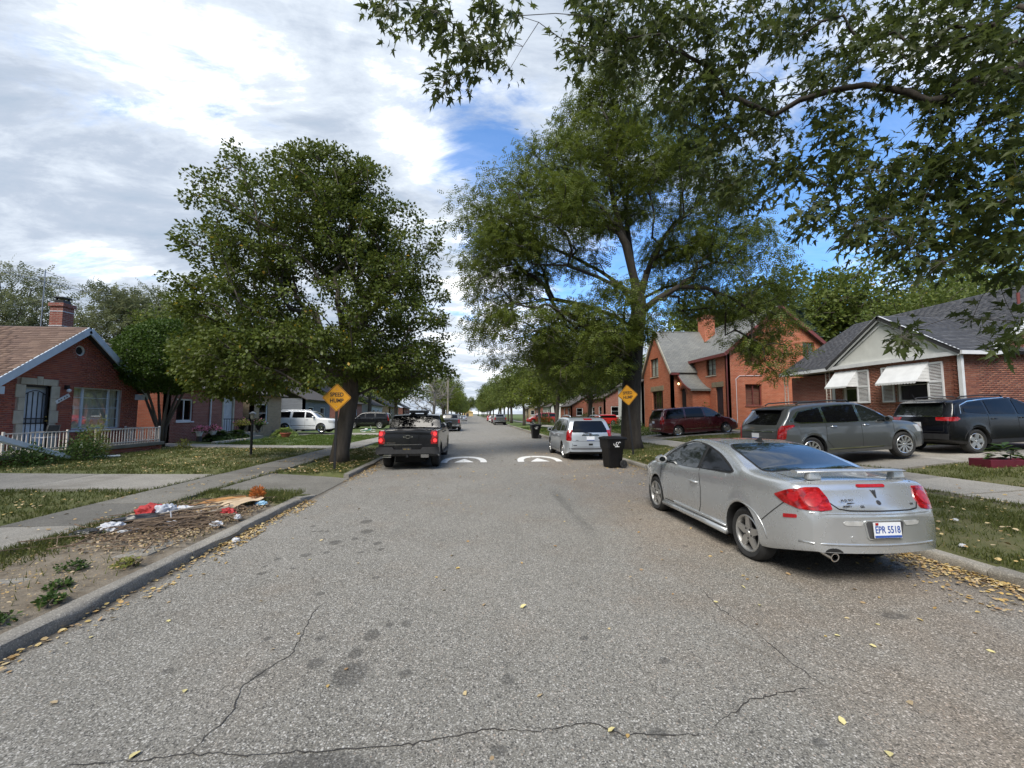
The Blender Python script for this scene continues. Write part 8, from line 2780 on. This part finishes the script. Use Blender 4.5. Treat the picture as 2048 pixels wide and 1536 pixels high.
 # red hatchback with a white roof, and the red van
 hb = dict(L=3.9, W=1.72, paint='paint_red', top=[(-1.95, .5), (-1.93, .8), (-1.90, .95), (-1.72, 1.32), (-1.62, 1.39), (-.5, 1.42), (.4, 1.39), (.75, 1.22), (1.0, 1.02), (1.4, .96), (1.75, .86), (1.90, .7), (1.95, .52)], belt_r=.95, belt_f=.92, hood=.95, clear=.2, axles=(-1.25, 1.25), Rt=.31, rr=.21, arch=.36, wheel='five', alloy='alloy_bright', tumble=.22,
 side_windows=[[(.88, .97), (-1.72, .98), (-1.58, 1.27), (.38, 1.28), (.68, 1.14)]], tint=(0,), doors=[[(.75, .4), (.8, .95)], [(-.4, .35), (-.4, 1.3)]], handle_y=(-.25,), handle_z=.82, tail=[(-.1, .7), (.05, .7), (.05, .9), (-.1, .9)], head=[(-.1, .62), (.2, .66), (.2, .85), (-.05, .85)], mirror=(.7, 1.0), mirror_mat='paint_white', rear_window=[(-.55, 1.0), (.55, 1.0), (.5, 1.28), (-.5, 1.28)])
 t, c = generic_car('parked_car', 'red hatchback with white roof seen past the leaning sign', 'car', (17.2, 53.5, .32), math.pi / 2, hb)
 c.put('white_roof', M['paint_white'], t, c.cast(rounded([(-.52, -1.55), (.52, -1.55), (.55, .35), (-.55, .35)], .1), (0, 0, 0), (1, 0, 0), (0, 1, 0), (0, 0, -1), .008, .15, .01))
 generic_car('minivan', 'bright red van parked behind the row of verge trees', 'van', (11.2, 66, .28), math.pi / 2, dict(van, paint='paint_red'))
build_vehicles()
# ------------------------------------------------------------------ signs, bins, litter and other small things
def mats_items():
 pm('sign_amber', (0.56, 0.25, 0.008), 0.45, 0.10, 3)
 pm('sign_black', (0.012, 0.012, 0.012), 0.5, 0.1)
 pm('bin_black', (0.008, 0.008, 0.009), 0.5, 0.3, 5, 0.1, Specular_IOR_Level=0.3)
 pm('print_white', (0.70, 0.70, 0.68), 0.6, 0.1)
 pm('card_tan', (0.44, 0.31, 0.18), 0.9, 0.2, 4, 0.15)
 pm('card_orange', (0.40, 0.20, 0.07), 0.9, 0.2, 4, 0.15)
 pm('card_pale', (0.50, 0.38, 0.25), 0.9, 0.2, 4, 0.15)
 pm('plastic_white', (0.52, 0.53, 0.55), 0.4, 0.12, 9, 0.1)
 pm('plastic_grey', (0.42, 0.44, 0.48), 0.35, 0.2, 9)
 pm('plastic_black', (0.014, 0.014, 0.016), 0.35, 0.4, 9)
 pm('cloth_red', (0.36, 0.026, 0.028), 0.7, 0.25, 8)
 pm('plastic_blue', (0.25, 0.42, 0.55), 0.4, 0.2, 8)
 pm('needle_orange', (0.42, 0.13, 0.025), 0.8, 0.3, 20)
 pm('pole_wood', (0.26, 0.225, 0.18), 0.9, 0.2, 4, 0.3)
 pm('pvc_white', (0.66, 0.69, 0.73), 0.35, 0.08, 3)
 pm('box_plum', (0.10, 0.010, 0.022), 0.45, 0.2, 5)
 pm('terracotta', (0.30, 0.085, 0.05), 0.8, 0.2, 5)
 pm('pink_plastic', (0.72, 0.25, 0.27), 0.4, 0.1)
 pm('teal_paint', (0.05, 0.36, 0.34), 0.35, 0.1)
 pal('litter_mix', [(0.30, 0.21, 0.13), (0.20, 0.135, 0.085), (0.40, 0.30, 0.19), (0.48, 0.38, 0.25), (0.16, 0.11, 0.075), (0.48, 0.36, 0.17)], 'island', 0.9)
 pm('twig_brown', (0.15, 0.105, 0.070), 0.9, 0.35, 9)
mats_items()
def speed_sign(label, loc, top, rx, ry, half=.43):
 """warning diamond on a black channel post; rx, ry lean the whole thing"""
 t = thing('road_sign', label, 'sign', loc, 0, 'speed hump warning signs', rot=(rx, ry, 0))
 p = MB()
 p.b2((-.03, .012, -.05), (.03, .020, top)).b2((-.034, .012, -.05), (-.028, .045, top)).b2((.028, .012, -.05), (.034, .045, top))
 p.build('post', M['black_iron'], t)
 zc = top - half + .08
 d = [(0, zc - half), (half, zc), (0, zc + half), (-half, zc)]
 f = MB().prism(rounded(d, .05), 'y', -.002, .006).build('sign_panel', M['sign_amber'], t)
 bd = MB()
 o, i_ = half * .955, half * .915
 for a, b in (((0, -1), (1, 0)), ((1, 0), (0, 1)), ((0, 1), (-1, 0)), ((-1, 0), (0, -1))):
  bd.add([(a[0] * o, -.0045, zc + a[1] * o), (b[0] * o, -.0045, zc + b[1] * o), (b[0] * i_, -.0045, zc + b[1] * i_), (a[0] * i_, -.0045, zc + a[1] * i_)], [(0, 1, 2, 3)])
 bd.build('sign_border', M['sign_black'], f)
 text_obj('sign_text', 'SPEED', .165, M['sign_black'], f, (0, -.004, zc + .085), (math.pi / 2, 0, 0), .001, 'CENTER', .88, .004)
 text_obj('sign_text', 'HUMP', .165, M['sign_black'], f, (0, -.004, zc - .095), (math.pi / 2, 0, 0), .001, 'CENTER', .88, .004)
 for z in (zc + .25, zc - .27):
  MB().lathe([(0, -.012), (.012, -.010), (.012, 0)], (0, 0, z), 'y', 8).build('bolt', M['galv'], t)
 return t
def wheeled_bin(label, loc, rz):
 t = thing('wheeled_bin', label, 'bin', loc, rz, 'black wheeled bins at the kerb')
 # local: front towards -x, wheels at +x
 b = MB()
 lv = [(.02, .215, .225, .03), (.06, .23, .235, .01), (.62, .275, .265, 0), (.66, .31, .295, 0), (.93, .33, .31, 0), (.96, .335, .315, 0)]
 rows = []
 for z, hx, hy, _ in lv:
  rows.append([(p[0], p[1], z) for p in rounded([(-hx, -hy), (hx, -hy), (hx, hy), (-hx, hy)], .05, 3)])
 rows = [r_ + [r_[0]] for r_ in rows]
 b.grid(rows)
 b.add(rows[0][:-1], [tuple(range(len(rows[0]) - 1))])
 body = b.build('bin_body', M['bin_black'], t, smooth=True)
 l = MB()
 lr = [[(p[0], p[1], z) for p in rounded([(-hx, -hy), (hx + .03, -hy), (hx + .03, hy), (-hx, hy)], .06, 3)] for z, hx, hy in ((.958, .36, .335), (.985, .365, .34), (1.02, .33, .31), (1.045, .22, .22))]
 lr = [r_ + [r_[0]] for r_ in lr]
 l.grid(lr)
 l.add(lr[-1][:-1], [tuple(range(len(lr[-1]) - 1))]).add(lr[0][:-1], [tuple(range(len(lr[0]) - 1))])
 l.b2((-.41, -.16, .955), (-.35, .16, .985))
 l.build('lid', M['bin_black'], t, smooth=True)
 h = MB()
 h.tube([(.30, -.24, .93), (.42, -.24, .95), (.43, -.2, .955), (.43, .2, .955), (.42, .24, .95), (.30, .24, .93)], .016, 8)
 h.build('handle', M['bin_black'], t, smooth=True)
 for sg in (-1, 1):
  w = MB().lathe([(.0, -.025), (.09, -.03), (.13, -.028), (.138, -.01), (.138, .01), (.13, .028), (.09, .03), (.0, .025)], (.25, sg * .285, .138), 'y', 20)
  w = w.build('wheel', M['rubber'], t, smooth=True)
  for k in range(5):
   a = k * 1.2566
   MB().bar((.25, sg * .318, .138), (.25 + .085 * math.cos(a), sg * .318, .138 + .085 * math.sin(a)), .022, .006).build('spoke', M['grey_plastic'], w)
 MB().tube([(.25, -.27, .138), (.25, .27, .138)], .012, 8).build('axle', M['galv'], t)
 # printed emblem: three leaf-like swirls over a short bar, on both sides
 for sg in (-1, 1):
  e = MB()
  y = sg * .325
  def blob_(pts, y=y):
   n = len(pts)
   e.add([(p[0] * sg * -1, y + (-.0 if sg < 0 else 0), p[1]) for p in pts], [tuple(range(n))])
  for cx, cz, a0, s_ in ((-.085, .80, 2.5, .055), (.0, .815, 1.4, .06), (.085, .825, .5, .06)):
   out = [(cx + s_ * math.cos(a0 + t_) * (1 - .08 * t_), cz + s_ * math.sin(a0 + t_) * (1 - .08 * t_)) for t_ in np.linspace(0, 3.4, 10)]
   inn = [(cx + s_ * .55 * math.cos(a0 + t_) * (1 - .10 * t_), cz + s_ * .55 * math.sin(a0 + t_) * (1 - .10 * t_)) for t_ in np.linspace(3.4, 0, 10)]
   for i in range(9):
    blob_([out[i], out[i + 1], inn[8 - i], inn[9 - i]])
  blob_([(-.085, .705), (.085, .705), (.085, .735), (-.085, .735)])
  blob_([(-.012, .735), (.012, .735), (.03, .79), (-.03, .79)])
  e.v = [(x, sg * (.300 + (z - .66) / .27 * .0155 + .004), z) for x, yy, z in e.v]
  e.build('printed_emblem', M['print_white'], body)
 return t
def crumple(name, label, cat, loc, size, mat, seed, rough=.28, flat=True, rz=0):
 """a crumpled bag, cloth or ball of paper"""
 bm = bmesh.new()
 bmesh.ops.create_icosphere(bm, subdivisions=4, radius=1)
 for v in bm.verts:
  p = v.co.copy()
  n = noise.ridged_multi_fractal(p * 1.6 + Vector((seed * 3.1, seed, 0)), 1.0, 2.0, 4, 1.0, 2.0) * .35 + noise.noise(p * 3.3 + Vector((seed, 0, 0))) * .6
  v.co = p * (1 + rough * (n - .35) * 1.6)
  v.co = Vector((v.co.x * size[0], v.co.y * size[1], max(v.co.z, -.35) * size[2]))
 zmin = min(v.co.z for v in bm.verts)
 for v in bm.verts:
  v.co.z -= zmin
 me = bpy.data.meshes.new(name)
 bm.to_mesh(me)
 bm.free()
 me.polygons.foreach_set('use_smooth', [True] * len(me.polygons))
 me.set_sharp_from_angle(angle=R(30))
 auto_uv(me)
 o = obj(name, me, M[mat], None, loc)
 o.rotation_euler = (0, 0, rz)
 return tag(o, label, cat, 'rubbish dumped on the bare verge')
def card(name, label, loc, L, W, mat, rz, seed, bend=.05, th=.006, tilt=0):
 """a bent sheet of corrugated cardboard with a fold"""
 nx, ny = 14, 5
 rng = random.Random(seed)
 f = rng.uniform(.35, .65)
 P = []
 for j in range(ny):
  row = []
  for i in range(nx):
   u, v = i / (nx - 1), j / (ny - 1)
   z = bend * (abs(u - f) * .5 + math.sin(u * 7 + seed) * .35 + .4) + .05 * max(0, v - .6) * rng.uniform(.7, 1) + noise.noise(Vector((u * 3, v * 3, seed))) * bend * .6
   edge = .02 * noise.noise(Vector((u * 9, v * 9 + 4, seed)))
   row.append(((u - .5) * L + edge, (v - .5) * W * (1 - .18 * u * (seed % 2)) + edge, z + .01))
  P.append(row)
 mb = MB().grid(P)
 low = [[(p[0], p[1], p[2] - th) for p in r_] for r_ in P]
 mb.grid(low)
 mb.grid([P[0], low[0]]).grid([P[-1], low[-1]]).grid([[r_[0] for r_ in P], [r_[0] for r_ in low]]).grid([[r_[-1] for r_ in P], [r_[-1] for r_ in low]])
 o = mb.build(name, M[mat], None)
 o.location = loc
 o.rotation_euler = (0, tilt, rz)
 return tag(o, label, 'cardboard', 'rubbish dumped on the bare verge')
def build_rubbish():
 z = .165
 rng = np.random.default_rng(9)
 # brown leaf litter and twigs under it all
 n = 8200
 x = -4.45 + rng.normal(size=n) * .52
 y = 7.05 + rng.normal(size=n) * .72 + (x + 4.45) * -.15
 k = (x > -5.55) & (x < -3.62) & (y > 5.4) & (y < 8.7)
 x, y = x[k], y[k]
 n = len(x)
 zz = .158 + .075 * np.exp(-((x + 4.45) / .55) ** 2 - ((y - 7.1) / .85) ** 2) * rng.random(n) + rng.random(n) * .018
 a = rng.random(n) * 6.28
 d = np.stack([np.cos(a), np.sin(a), rng.normal(size=n) * .35], 1)
 tv = np.array([(0, 0, 0), (-.30, .35, .10), (0, 1, .05), (.30, .35, .12)])
 o = leaf_cloud('litter', (tv, np.array([(0, 2, 1), (0, 3, 2)])), np.stack([x, y, zz], 1), d, unit(np.array([0, 0, 1.]) + rng.normal(size=(n, 3)) * .5), rng.uniform(.018, .060, n), M['litter_mix'])
 tag(o, 'brown leaf litter and scraps heaped on the bare verge', 'litter', kind='stuff')
 tw = MB()
 for i in range(210):
  cx, cy = -4.5 + rng.normal() * .45, 6.95 + rng.normal() * .6
  if not (-5.5 < cx < -3.65):
   continue
  a = rng.normal() * .7 + .5
  L = rng.uniform(.10, .42)
  h = .175 + .06 * math.exp(-((cx + 4.45) / .5) ** 2) * rng.random() + .02
  tw.tube([(cx - math.cos(a) * L, cy - math.sin(a) * L, h + rng.normal() * .015), (cx + rng.normal() * .03, cy + rng.normal() * .03, h + .03), (cx + math.cos(a) * L, cy + math.sin(a) * L, h + rng.normal() * .015)], [.009, .008, .005], 4, cap=False)
 o = tw.build('twig_heap', M['twig_brown'], None, fix=False)
 tag(o, 'thin brown twigs lying across the leaf litter', 'twigs', kind='stuff')
 crumple('plastic_bag', 'long black plastic bag lying beneath the red cloth', 'bag', (-4.98, 6.82, z), (.36, .15, .09), 'plastic_black', 1, rz=.5)
 crumple('plastic_bag', 'small black bag at the near end of the rubbish by the white bag', 'bag', (-5.18, 6.22, z), (.17, .09, .06), 'plastic_black', 2, rz=.3)
 crumple('plastic_bag', 'crumpled white plastic bag beside the small black one', 'bag', (-5.02, 6.38, z), (.15, .12, .09), 'plastic_white', 3, .4, rz=.4)
 crumple('plastic_bag', 'upright pale grey plastic bag leaning against the red cloth', 'bag', (-4.83, 7.12, z), (.15, .09, .15), 'plastic_grey', 4, .35, rz=.9)
 crumple('cloth', 'bright red cloth between the black and pale grey bags', 'cloth', (-5.04, 7.10, z), (.20, .13, .16), 'cloth_red', 5, .4)
 crumple('plastic_bag', 'white crumpled bag by the thin red scraps', 'bag', (-4.72, 7.35, z), (.16, .11, .09), 'plastic_white', 6, .4)
 for k, (px, py, s_, lab) in enumerate(((-4.74, 6.32, (.12, .09, .035), 'flattened white paper scrap nearest the broken slab'), (-4.50, 6.52, (.07, .06, .05), 'small white paper ball among the twigs'), (-4.34, 6.52, (.09, .075, .06), 'white crumpled paper beside the upright straw'),
 (-3.74, 6.55, (.08, .06, .045), 'white crumpled cup near the kerb in front of the red rag'), (-3.66, 6.95, (.05, .05, .045), 'small white cup on the verge right by the kerb'))):
  crumple('paper_scrap', lab, 'paper', (px, py, z), s_, 'plastic_white', 20 + k, .35)
 crumple('paper_scrap', 'white paper ball lying in the gutter below the kerb', 'paper', (-3.30, 6.25, .012), (.05, .04, .04), 'plastic_white', 31, .3)
 crumple('rag', 'small bright red rag on the tan sheets near the kerb', 'cloth', (-3.88, 7.1, z + .03), (.10, .08, .07), 'cloth_red', 7, .5)
 crumple('rag', 'thin red scraps lying behind the white bag', 'cloth', (-4.98, 7.62, z), (.16, .10, .04), 'cloth_red', 8, .5)
 crumple('plastic_scrap', 'flat black plastic strip in the litter before the kerb', 'plastic', (-4.02, 6.55, z), (.22, .06, .035), 'plastic_black', 9, rz=.5)
 crumple('plastic_scrap', 'pale blue plastic scrap at the far end near the kerb', 'plastic', (-3.80, 7.95, z), (.11, .06, .05), 'plastic_blue', 10)
 crumple('plastic_scrap', 'dull grey plastic wrapper below the long orange cardboard', 'plastic', (-4.42, 7.25, z), (.12, .09, .05), 'plastic_grey', 11)
 card('cardboard', 'long narrow orange brown cardboard strip at the back of the heap', (-4.60, 7.90, z + .04), 1.15, .16, 'card_orange', .95, 3, .05)
 card('cardboard', 'large tan cardboard sheet with folded middle', (-4.28, 7.72, z + .05), 1.05, .30, 'card_tan', 1.02, 4, .045)
 card('cardboard', 'pale tan cardboard sheet at the far kerb side end', (-4.02, 7.80, z + .06), .62, .32, 'card_pale', 1.2, 5, .05, tilt=-.06)
 card('cardboard', 'small tan cardboard piece behind the black bag', (-5.14, 7.0, z + .02), .30, .18, 'card_pale', .3, 6, .04)
 card('cardboard', 'thin tan cardboard strip under the red rag', (-3.98, 6.92, z + .02), .55, .07, 'card_pale', .75, 8, .03)
 card('cardboard', 'orange scrap of cardboard beside the thin red scraps', (-4.80, 7.62, z + .02), .34, .10, 'card_orange', .7, 9, .03)
 card('cardboard', 'pale strip of cardboard in the middle of the litter', (-4.32, 6.92, z + .03), .42, .07, 'card_pale', .6, 10, .03)
 o = MB().tube([(-4.38, 6.60, z), (-4.42, 6.62, z + .20)], .009, 6).build('straw', M['plastic_white'])
 tag(o, 'white plastic straw standing up in the litter', 'straw')
 for k, (px, py, L, rz_, lab) in enumerate(((-4.55, 6.75, .75, .55, 'broken weathered board lying across the middle of the twigs'), (-4.15, 7.3, .6, 1.3, 'short splintered board beside the tan sheet'), (-4.75, 6.95, .5, -.2, 'thin grey lath under the long black bag'), (-4.35, 7.5, .9, .8, 'long brown board below the orange cardboard'), (-4.05, 7.05, .5, .35, 'pale broken lath lying towards the kerb below the tan sheet'), (-4.62, 7.2, .65, 1.05, 'grey splintered lath crossing behind the pale grey bag'), (-4.25, 6.62, .45, .15, 'short pale stick of wood nearest the broken slab'))):
  o = MB().box((0, 0, 0), (L, .055 + .02 * (k % 2), .018)).build('board', M['pole_wood' if k % 2 else 'twig_brown'], None, bevel=.003)
  o.location = (px, py, z + .055 + .01 * k)
  o.rotation_euler = (random.uniform(-.2, .2), random.uniform(-.08, .08), rz_)
  tag(o, lab, 'board', 'rubbish dumped on the bare verge')
 # dried orange conifer sprig
 n = 700
 t = thing('dry_branch', 'dried orange conifer sprig standing at the far end of the rubbish', 'branch', (-3.95, 8.12, z))
 MB().tube([(0, 0, 0), (.03, .02, .12), (.02, .04, .26)], [.010, .008, .004], 5).build('stem', M['twig_brown'], t)
 v = unit(rng.normal(size=(n, 3)))
 p = v * np.array([.11, .11, .13]) * (rng.random(n) ** .5)[:, None] + np.array([0, 0, .16])
 leaf_cloud('needles', T_NARROW, p, unit(v + np.array([0, 0, .4])), unit(rng.normal(size=(n, 3))), rng.uniform(.03, .07, n), M['needle_orange'], t)
def build_items():
 speed_sign('yellow SPEED HUMP diamond sign in front of the dense round tree', (-4.06, 12.72, .12), 2.52, 0, R(.3))
 speed_sign('yellow SPEED HUMP diamond sign on the leaning post by the thick trunk', (6.42, 16.0, .14), 2.78, R(-1), R(-4.2))
 wheeled_bin('near black wheeled bin standing on the road beside the silver crossover', (4.72, 13.62, 0), R(12))
 wheeled_bin('far black wheeled bin at the kerb beyond the silver crossover', (4.62, 30.1, 0), R(8))
 # garden lamp post
 t = thing('lamp_post', 'black garden lamp post with pale cap on the western front lawn', 'lamp', (-8.72, 17.3, .17))
 MB().tube([(0, 0, -.05), (0, 0, 1.42)], .048, 12).build('post', M['black_iron'], t, smooth=True)
 MB().lathe([(.05, 1.42), (.075, 1.46), (.10, 1.62), (.0, 1.63)], (0, 0, 0), 'z', 8).build('lantern', M['clear_lens'], t)
 MB().lathe([(.14, 1.63), (.13, 1.66), (.03, 1.72), (.0, 1.74)], (0, 0, 0), 'z', 8, ).build('cap', M['galv'], t)
 # utility pole
 t = thing('utility_pole', 'grey wooden utility pole rising from the western verge far down the street', 'pole', (-4.15, 70, .1))
 MB().tube([(0, 0, -.1), (0, 0, 9.6)], [.16, .12], 10).build('pole', M['pole_wood'], t, smooth=True)
 MB().b2((-1.1, -.06, 8.9), (1.1, .06, 9.02)).build('crossarm', M['pole_wood'], t)
 for x in (-1, -.5, .5, 1):
  MB().lathe([(.0, 0), (.04, .02), (.05, .08), (.0, .12)], (x, 0, 9.02), 'z', 8).build('insulator', M['galv'], t)
 # television aerial
 t = thing('tv_antenna', 'thin television aerial on a mast behind the brick chimney', 'antenna', (-17.95, 18.68, 5.5))
 MB().tube([(0, 0, -.6), (0, 0, 2.35)], .020, 6).build('mast', M['galv'], t)
 a, b = Vector((-.15, -1.35, 1.78)), Vector((.15, 1.9, 1.95))
 MB().tube([a, b], .014, 6).build('boom', M['galv'], t)
 for i in range(9):
  p = a.lerp(b, i / 8)
  L = .95 - .05 * i
  MB().tube([p + Vector((-L, .12, .02)), p + Vector((L, -.12, .02))], .007, 5).build('element', M['galv'], t)
 MB().tube([(-.1, -.25, 2.3), (.1, .75, 2.22)], .008, 5).build('element', M['galv'], t)
 # fallen white gutter leaning on the porch
 t = thing('gutter', 'fallen white gutter length slanting from the porch edge down to the bushes', 'gutter', (-13.15, 13.7, .3))
 MB().bar((0, -1.25, .88), (.12, 1.05, .10), .10, .08).build('channel', M['pvc_white'], t)
 MB().bar((.09, -1.0, .86), (.2, .8, .18), .03, .14).build('lip', M['pvc_white'], t)
 o = MB().tube([(-13.0, 15.5, .33), (-12.55, 16.1, .31)], .035, 10).build('pipe', M['pvc_white'])
 tag(o, 'short pale pipe lying on the grass below the porch edge', 'pipe')
 # chair on the porch
 t = thing('chair', 'metal garden chair with dark backrest on the porch before the barred door', 'chair', (-14.35, 15.35, .62), R(-90))
 s = MB().b2((-.22, -.22, .38), (.22, .22, .41)).build('seat', M['plastic_grey'], t)
 MB().box((0, .24, .66), (.44, .03, .30), Matrix.Rotation(R(-10), 3, 'X')).build('backrest', M['grey_plastic'], t, bevel=.02)
 for x, y in ((-.2, -.2), (.2, -.2), (-.2, .2), (.2, .2)):
  MB().tube([(x, y, 0), (x, y * .95, .40)] if y < 0 else [(x, y, 0), (x, y, .4), (x, y + .08, .80)], .013, 6).build('leg', M['galv'], t)
 for x in (-.24, .24):
  MB().tube([(x, -.2, .4), (x, -.2, .58), (x, .22, .60)], .013, 6).build('armrest', M['galv'], t)
 o = MB().lathe([(.10, 0), (.10, .02), (.045, .03), (.02, .22), (.018, .26), (0, .262)], (0, 0, 0), 'z', 12).build('plastic_cone', M['pvc_white'])
 o.location = (-13.75, 16.0, .62)
 tag(o, 'small pale blue plastic cone on the porch floor by the steps', 'cone')
 # pots with pink flowers, planters by the white door
 for x, y, lab, sc in ((-14.25, 23.1, 'white flower pot of pink flowers nearer the white window', 1.0), (-14.05, 23.9, 'white flower pot of pink flowers beside the dark hosta', 1.15)):
  t = thing('flower_pot', lab, 'pot', (x, y, .36))
  MB().lathe([(.0, .28), (.10, .28), (.17, .50), (.185, .50), (.185, .53), (.16, .53), (.0, .50)], (0, 0, 0), 'z', 16).build('pot', M['pvc_white'], t, smooth=True)
  MB().lathe([(.14, 0), (.10, .27), (.0, .28)], (0, 0, 0), 'z', 10).build('pot_stand', M['black_iron'], t)
  rg = np.random.default_rng(int(y * 10))
  n = 260
  v = unit(rg.normal(size=(n, 3)))
  v[:, 2] = abs(v[:, 2])
  p = v * np.array([.30, .30, .26]) * sc * (rg.random(n) ** .4)[:, None] + np.array([0, 0, .54])
  leaf_cloud('flowers', T_DIAMOND, p[:150], v[:150], unit(rg.normal(size=(150, 3))), rg.uniform(.07, .12, 150), M['petal_pink'], t)
  leaf_cloud('leaves', T_DIAMOND, p[150:] - np.array([0, 0, .08]), v[150:], unit(rg.normal(size=(n - 150, 3))), rg.uniform(.07, .13, n - 150), M['leaf_shrub'], t)
 for x, y, lab in ((-13.85, 26.35, 'tall dark urn of dry flowers before the white barred door'), (-13.85, 28.25, 'tall dark urn of leafy plants right of the white barred door')):
  t = thing('urn', lab, 'planter', (x, y, .66))
  MB().lathe([(.0, 0), (.14, 0), (.12, .05), (.07, .12), (.16, .30), (.24, .46), (.26, .47), (.20, .44), (0, .42)], (0, 0, 0), 'z', 16).build('vase', M['bin_black'], t, smooth=True)
  rg = np.random.default_rng(int(y * 10))
  n = 300
  v = unit(rg.normal(size=(n, 3)))
  v[:, 2] = abs(v[:, 2]) * .9
  p = v * np.array([.42, .42, .42]) * (rg.random(n) ** .5)[:, None] + np.array([0, 0, .45])
  leaf_cloud('plant', T_DIAMOND, p, unit(v + rg.normal(size=(n, 3)) * .4), unit(rg.normal(size=(n, 3))), rg.uniform(.07, .15, n), M['leaf_yellowish' if y < 27 else 'leaf_shrub'], t)
  fl = leaf_cloud('blooms', T_DIAMOND, p[:50] * 1.08, v[:50], unit(rg.normal(size=(50, 3))), rg.uniform(.06, .10, 50), M['petal_pink'], t)
 t = thing('flower_pot', 'low terracotta bowl on the lawn edge beside the pale hosta', 'pot', (-12.6, 29.3, .22))
 MB().lathe([(.0, 0), (.20, 0), (.33, .26), (.35, .26), (.35, .31), (.30, .31), (0, .26)], (0, 0, 0), 'z', 16).build('bowl', M['terracotta'], t, smooth=True)
 shrub('plant', 'small leafy plant growing in the terracotta bowl', (-12.6, 29.3, .47), .26, .28, 160, 'leaf_shrub', 70, .08, 'plant')
 # edging stones of the flower bed
 for k in range(9):
  o = MB().box((0, 0, .05), (.20, .34, .14)).build('edging_stone', M['limestone'], None, bevel=.03)
  o.location = (-13.2 + random.uniform(-.05, .05), 22.75 + .40 * k, gz(-13.2, 23) - .01)
  o.rotation_euler = (random.uniform(-.08, .08), 0, random.uniform(-.15, .15))
  tag(o, 'pale edging stone in the row along the flower bed of the second brick house', 'stone', 'edging stones of the flower bed')
 # child's bicycle lying on the lawn
 t = thing('bicycle', "child's teal bicycle with white tyres lying on the far western lawn", 'bicycle', (-9.6, 39.2, .16), R(25), rot=(R(66), 0, R(15)))
 for x in (-.42, .42):
  w = MB()
  w.tube([(x + .26 * math.cos(a), 0, .26 + .26 * math.sin(a)) for a in np.linspace(0, 2 * math.pi, 25)], .028, 8)
  w = w.build('wheel', M['print_white'], t, smooth=True)
  for k in range(6):
   a = k * math.pi / 6
   MB().tube([(x - .25 * math.cos(a), 0, .26 - .25 * math.sin(a)), (x + .25 * math.cos(a), 0, .26 + .25 * math.sin(a))], .004, 4).build('spoke', M['galv'], w)
 f = MB()
 for p, q in (((-.42, 0, .26), (-.14, 0, .58)), ((-.42, 0, .26), (-.05, 0, .27)), ((-.05, 0, .27), (-.16, 0, .66)), ((-.05, 0, .27), (.30, 0, .58)), ((-.14, 0, .56), (.29, 0, .62)), ((.42, 0, .26), (.27, 0, .76))):
  f.tube([p, q], .018, 8)
 f.build('frame', M['teal_paint'], t, smooth=True)
 MB().tube([(.20, -.24, .84), (.25, -.1, .78), (.27, 0, .77), (.25, .1, .78), (.20, .24, .84)], .014, 8).build('handlebar', M['print_white'], t, smooth=True)
 MB().box((-.17, 0, .69), (.24, .12, .06)).build('saddle', M['print_white'], t, bevel=.02)
 # lawn ornament and small things behind the bin
 t = thing('lawn_ornament', 'pink flamingo lawn ornament on a thin leg behind the near wheeled bin', 'ornament', (8.2, 24.3, .25), .6)
 MB().tube([(0, 0, 0), (0, 0, .45)], .012, 6).build('leg', M['black_iron'], t)
 b = MB().lathe([(.0, -.24), (.08, -.17), (.15, -.02), (.14, .10), (.07, .20), (0, .22)], (0, 0, .55), 'x', 14).build('body', M['pink_plastic'], t, smooth=True)
 MB().tube([(.17, 0, .58), (.26, 0, .68), (.22, 0, .80), (.16, 0, .86), (.22, 0, .90), (.30, 0, .86)], [.05, .035, .03, .03, .04, .015], 8).build('neck', M['pink_plastic'], t, smooth=True)
 # plum coloured flower box with a solar lamp, right edge
 t = thing('flower_box', 'plum coloured low plastic planter on the lawn by the eastern pavement', 'planter', (12.95, 8.75, .50), R(-8))
 MB().b2((-.55, -.02, -.03), (.75, .02, .20)).build('front_board', M['box_plum'], t, bevel=.01)
 MB().b2((-.55, .46, -.03), (.75, .50, .20)).build('rear_board', M['box_plum'], t, bevel=.01)
 for x in (-.53, .73):
  MB().b2((x - .02, .021, -.03), (x + .02, .459, .195)).build('end_board', M['box_plum'], t)
 MB().b2((-.508, .024, -.02), (.708, .456, .15)).build('soil', M['twig_brown'], t)
 hosta('broad leaved plant growing in the plum coloured planter', (13.0, 8.96, .58), .42, 60, 'leaf_shrub', 81)
 t = thing('solar_lamp', 'small black solar path lamp standing in the plum coloured planter', 'lamp', (13.05, 8.88, .63))
 MB().tube([(0, 0, 0), (0, 0, .20)], .012, 6).build('stake', M['black_iron'], t)
 MB().lathe([(.05, .20), (.065, .22), (.065, .30), (.05, .31)], (0, 0, 0), 'z', 12).build('lens', M['clear_lens'], t)
 MB().lathe([(.0, .36), (.06, .355), (.085, .33), (.085, .31), (.0, .305)], (0, 0, 0), 'z', 14).build('cap', M['black_iron'], t, smooth=True)
 # small white litter on the eastern verge
 for k, (x, y) in enumerate(((6.05, 4.65), (7.2, 5.6), (6.9, 6.4), (7.9, 5.1))):
  o = crumple('paper_scrap', 'small white paper scrap on the grass behind the eastern kerb', 'paper', (x, y, gz(x, y) + .02), (.035, .03, .02), 'plastic_white', 50 + k, .35)
  o['group'] = 'white scraps on the eastern verge'
build_rubbish()
build_items()
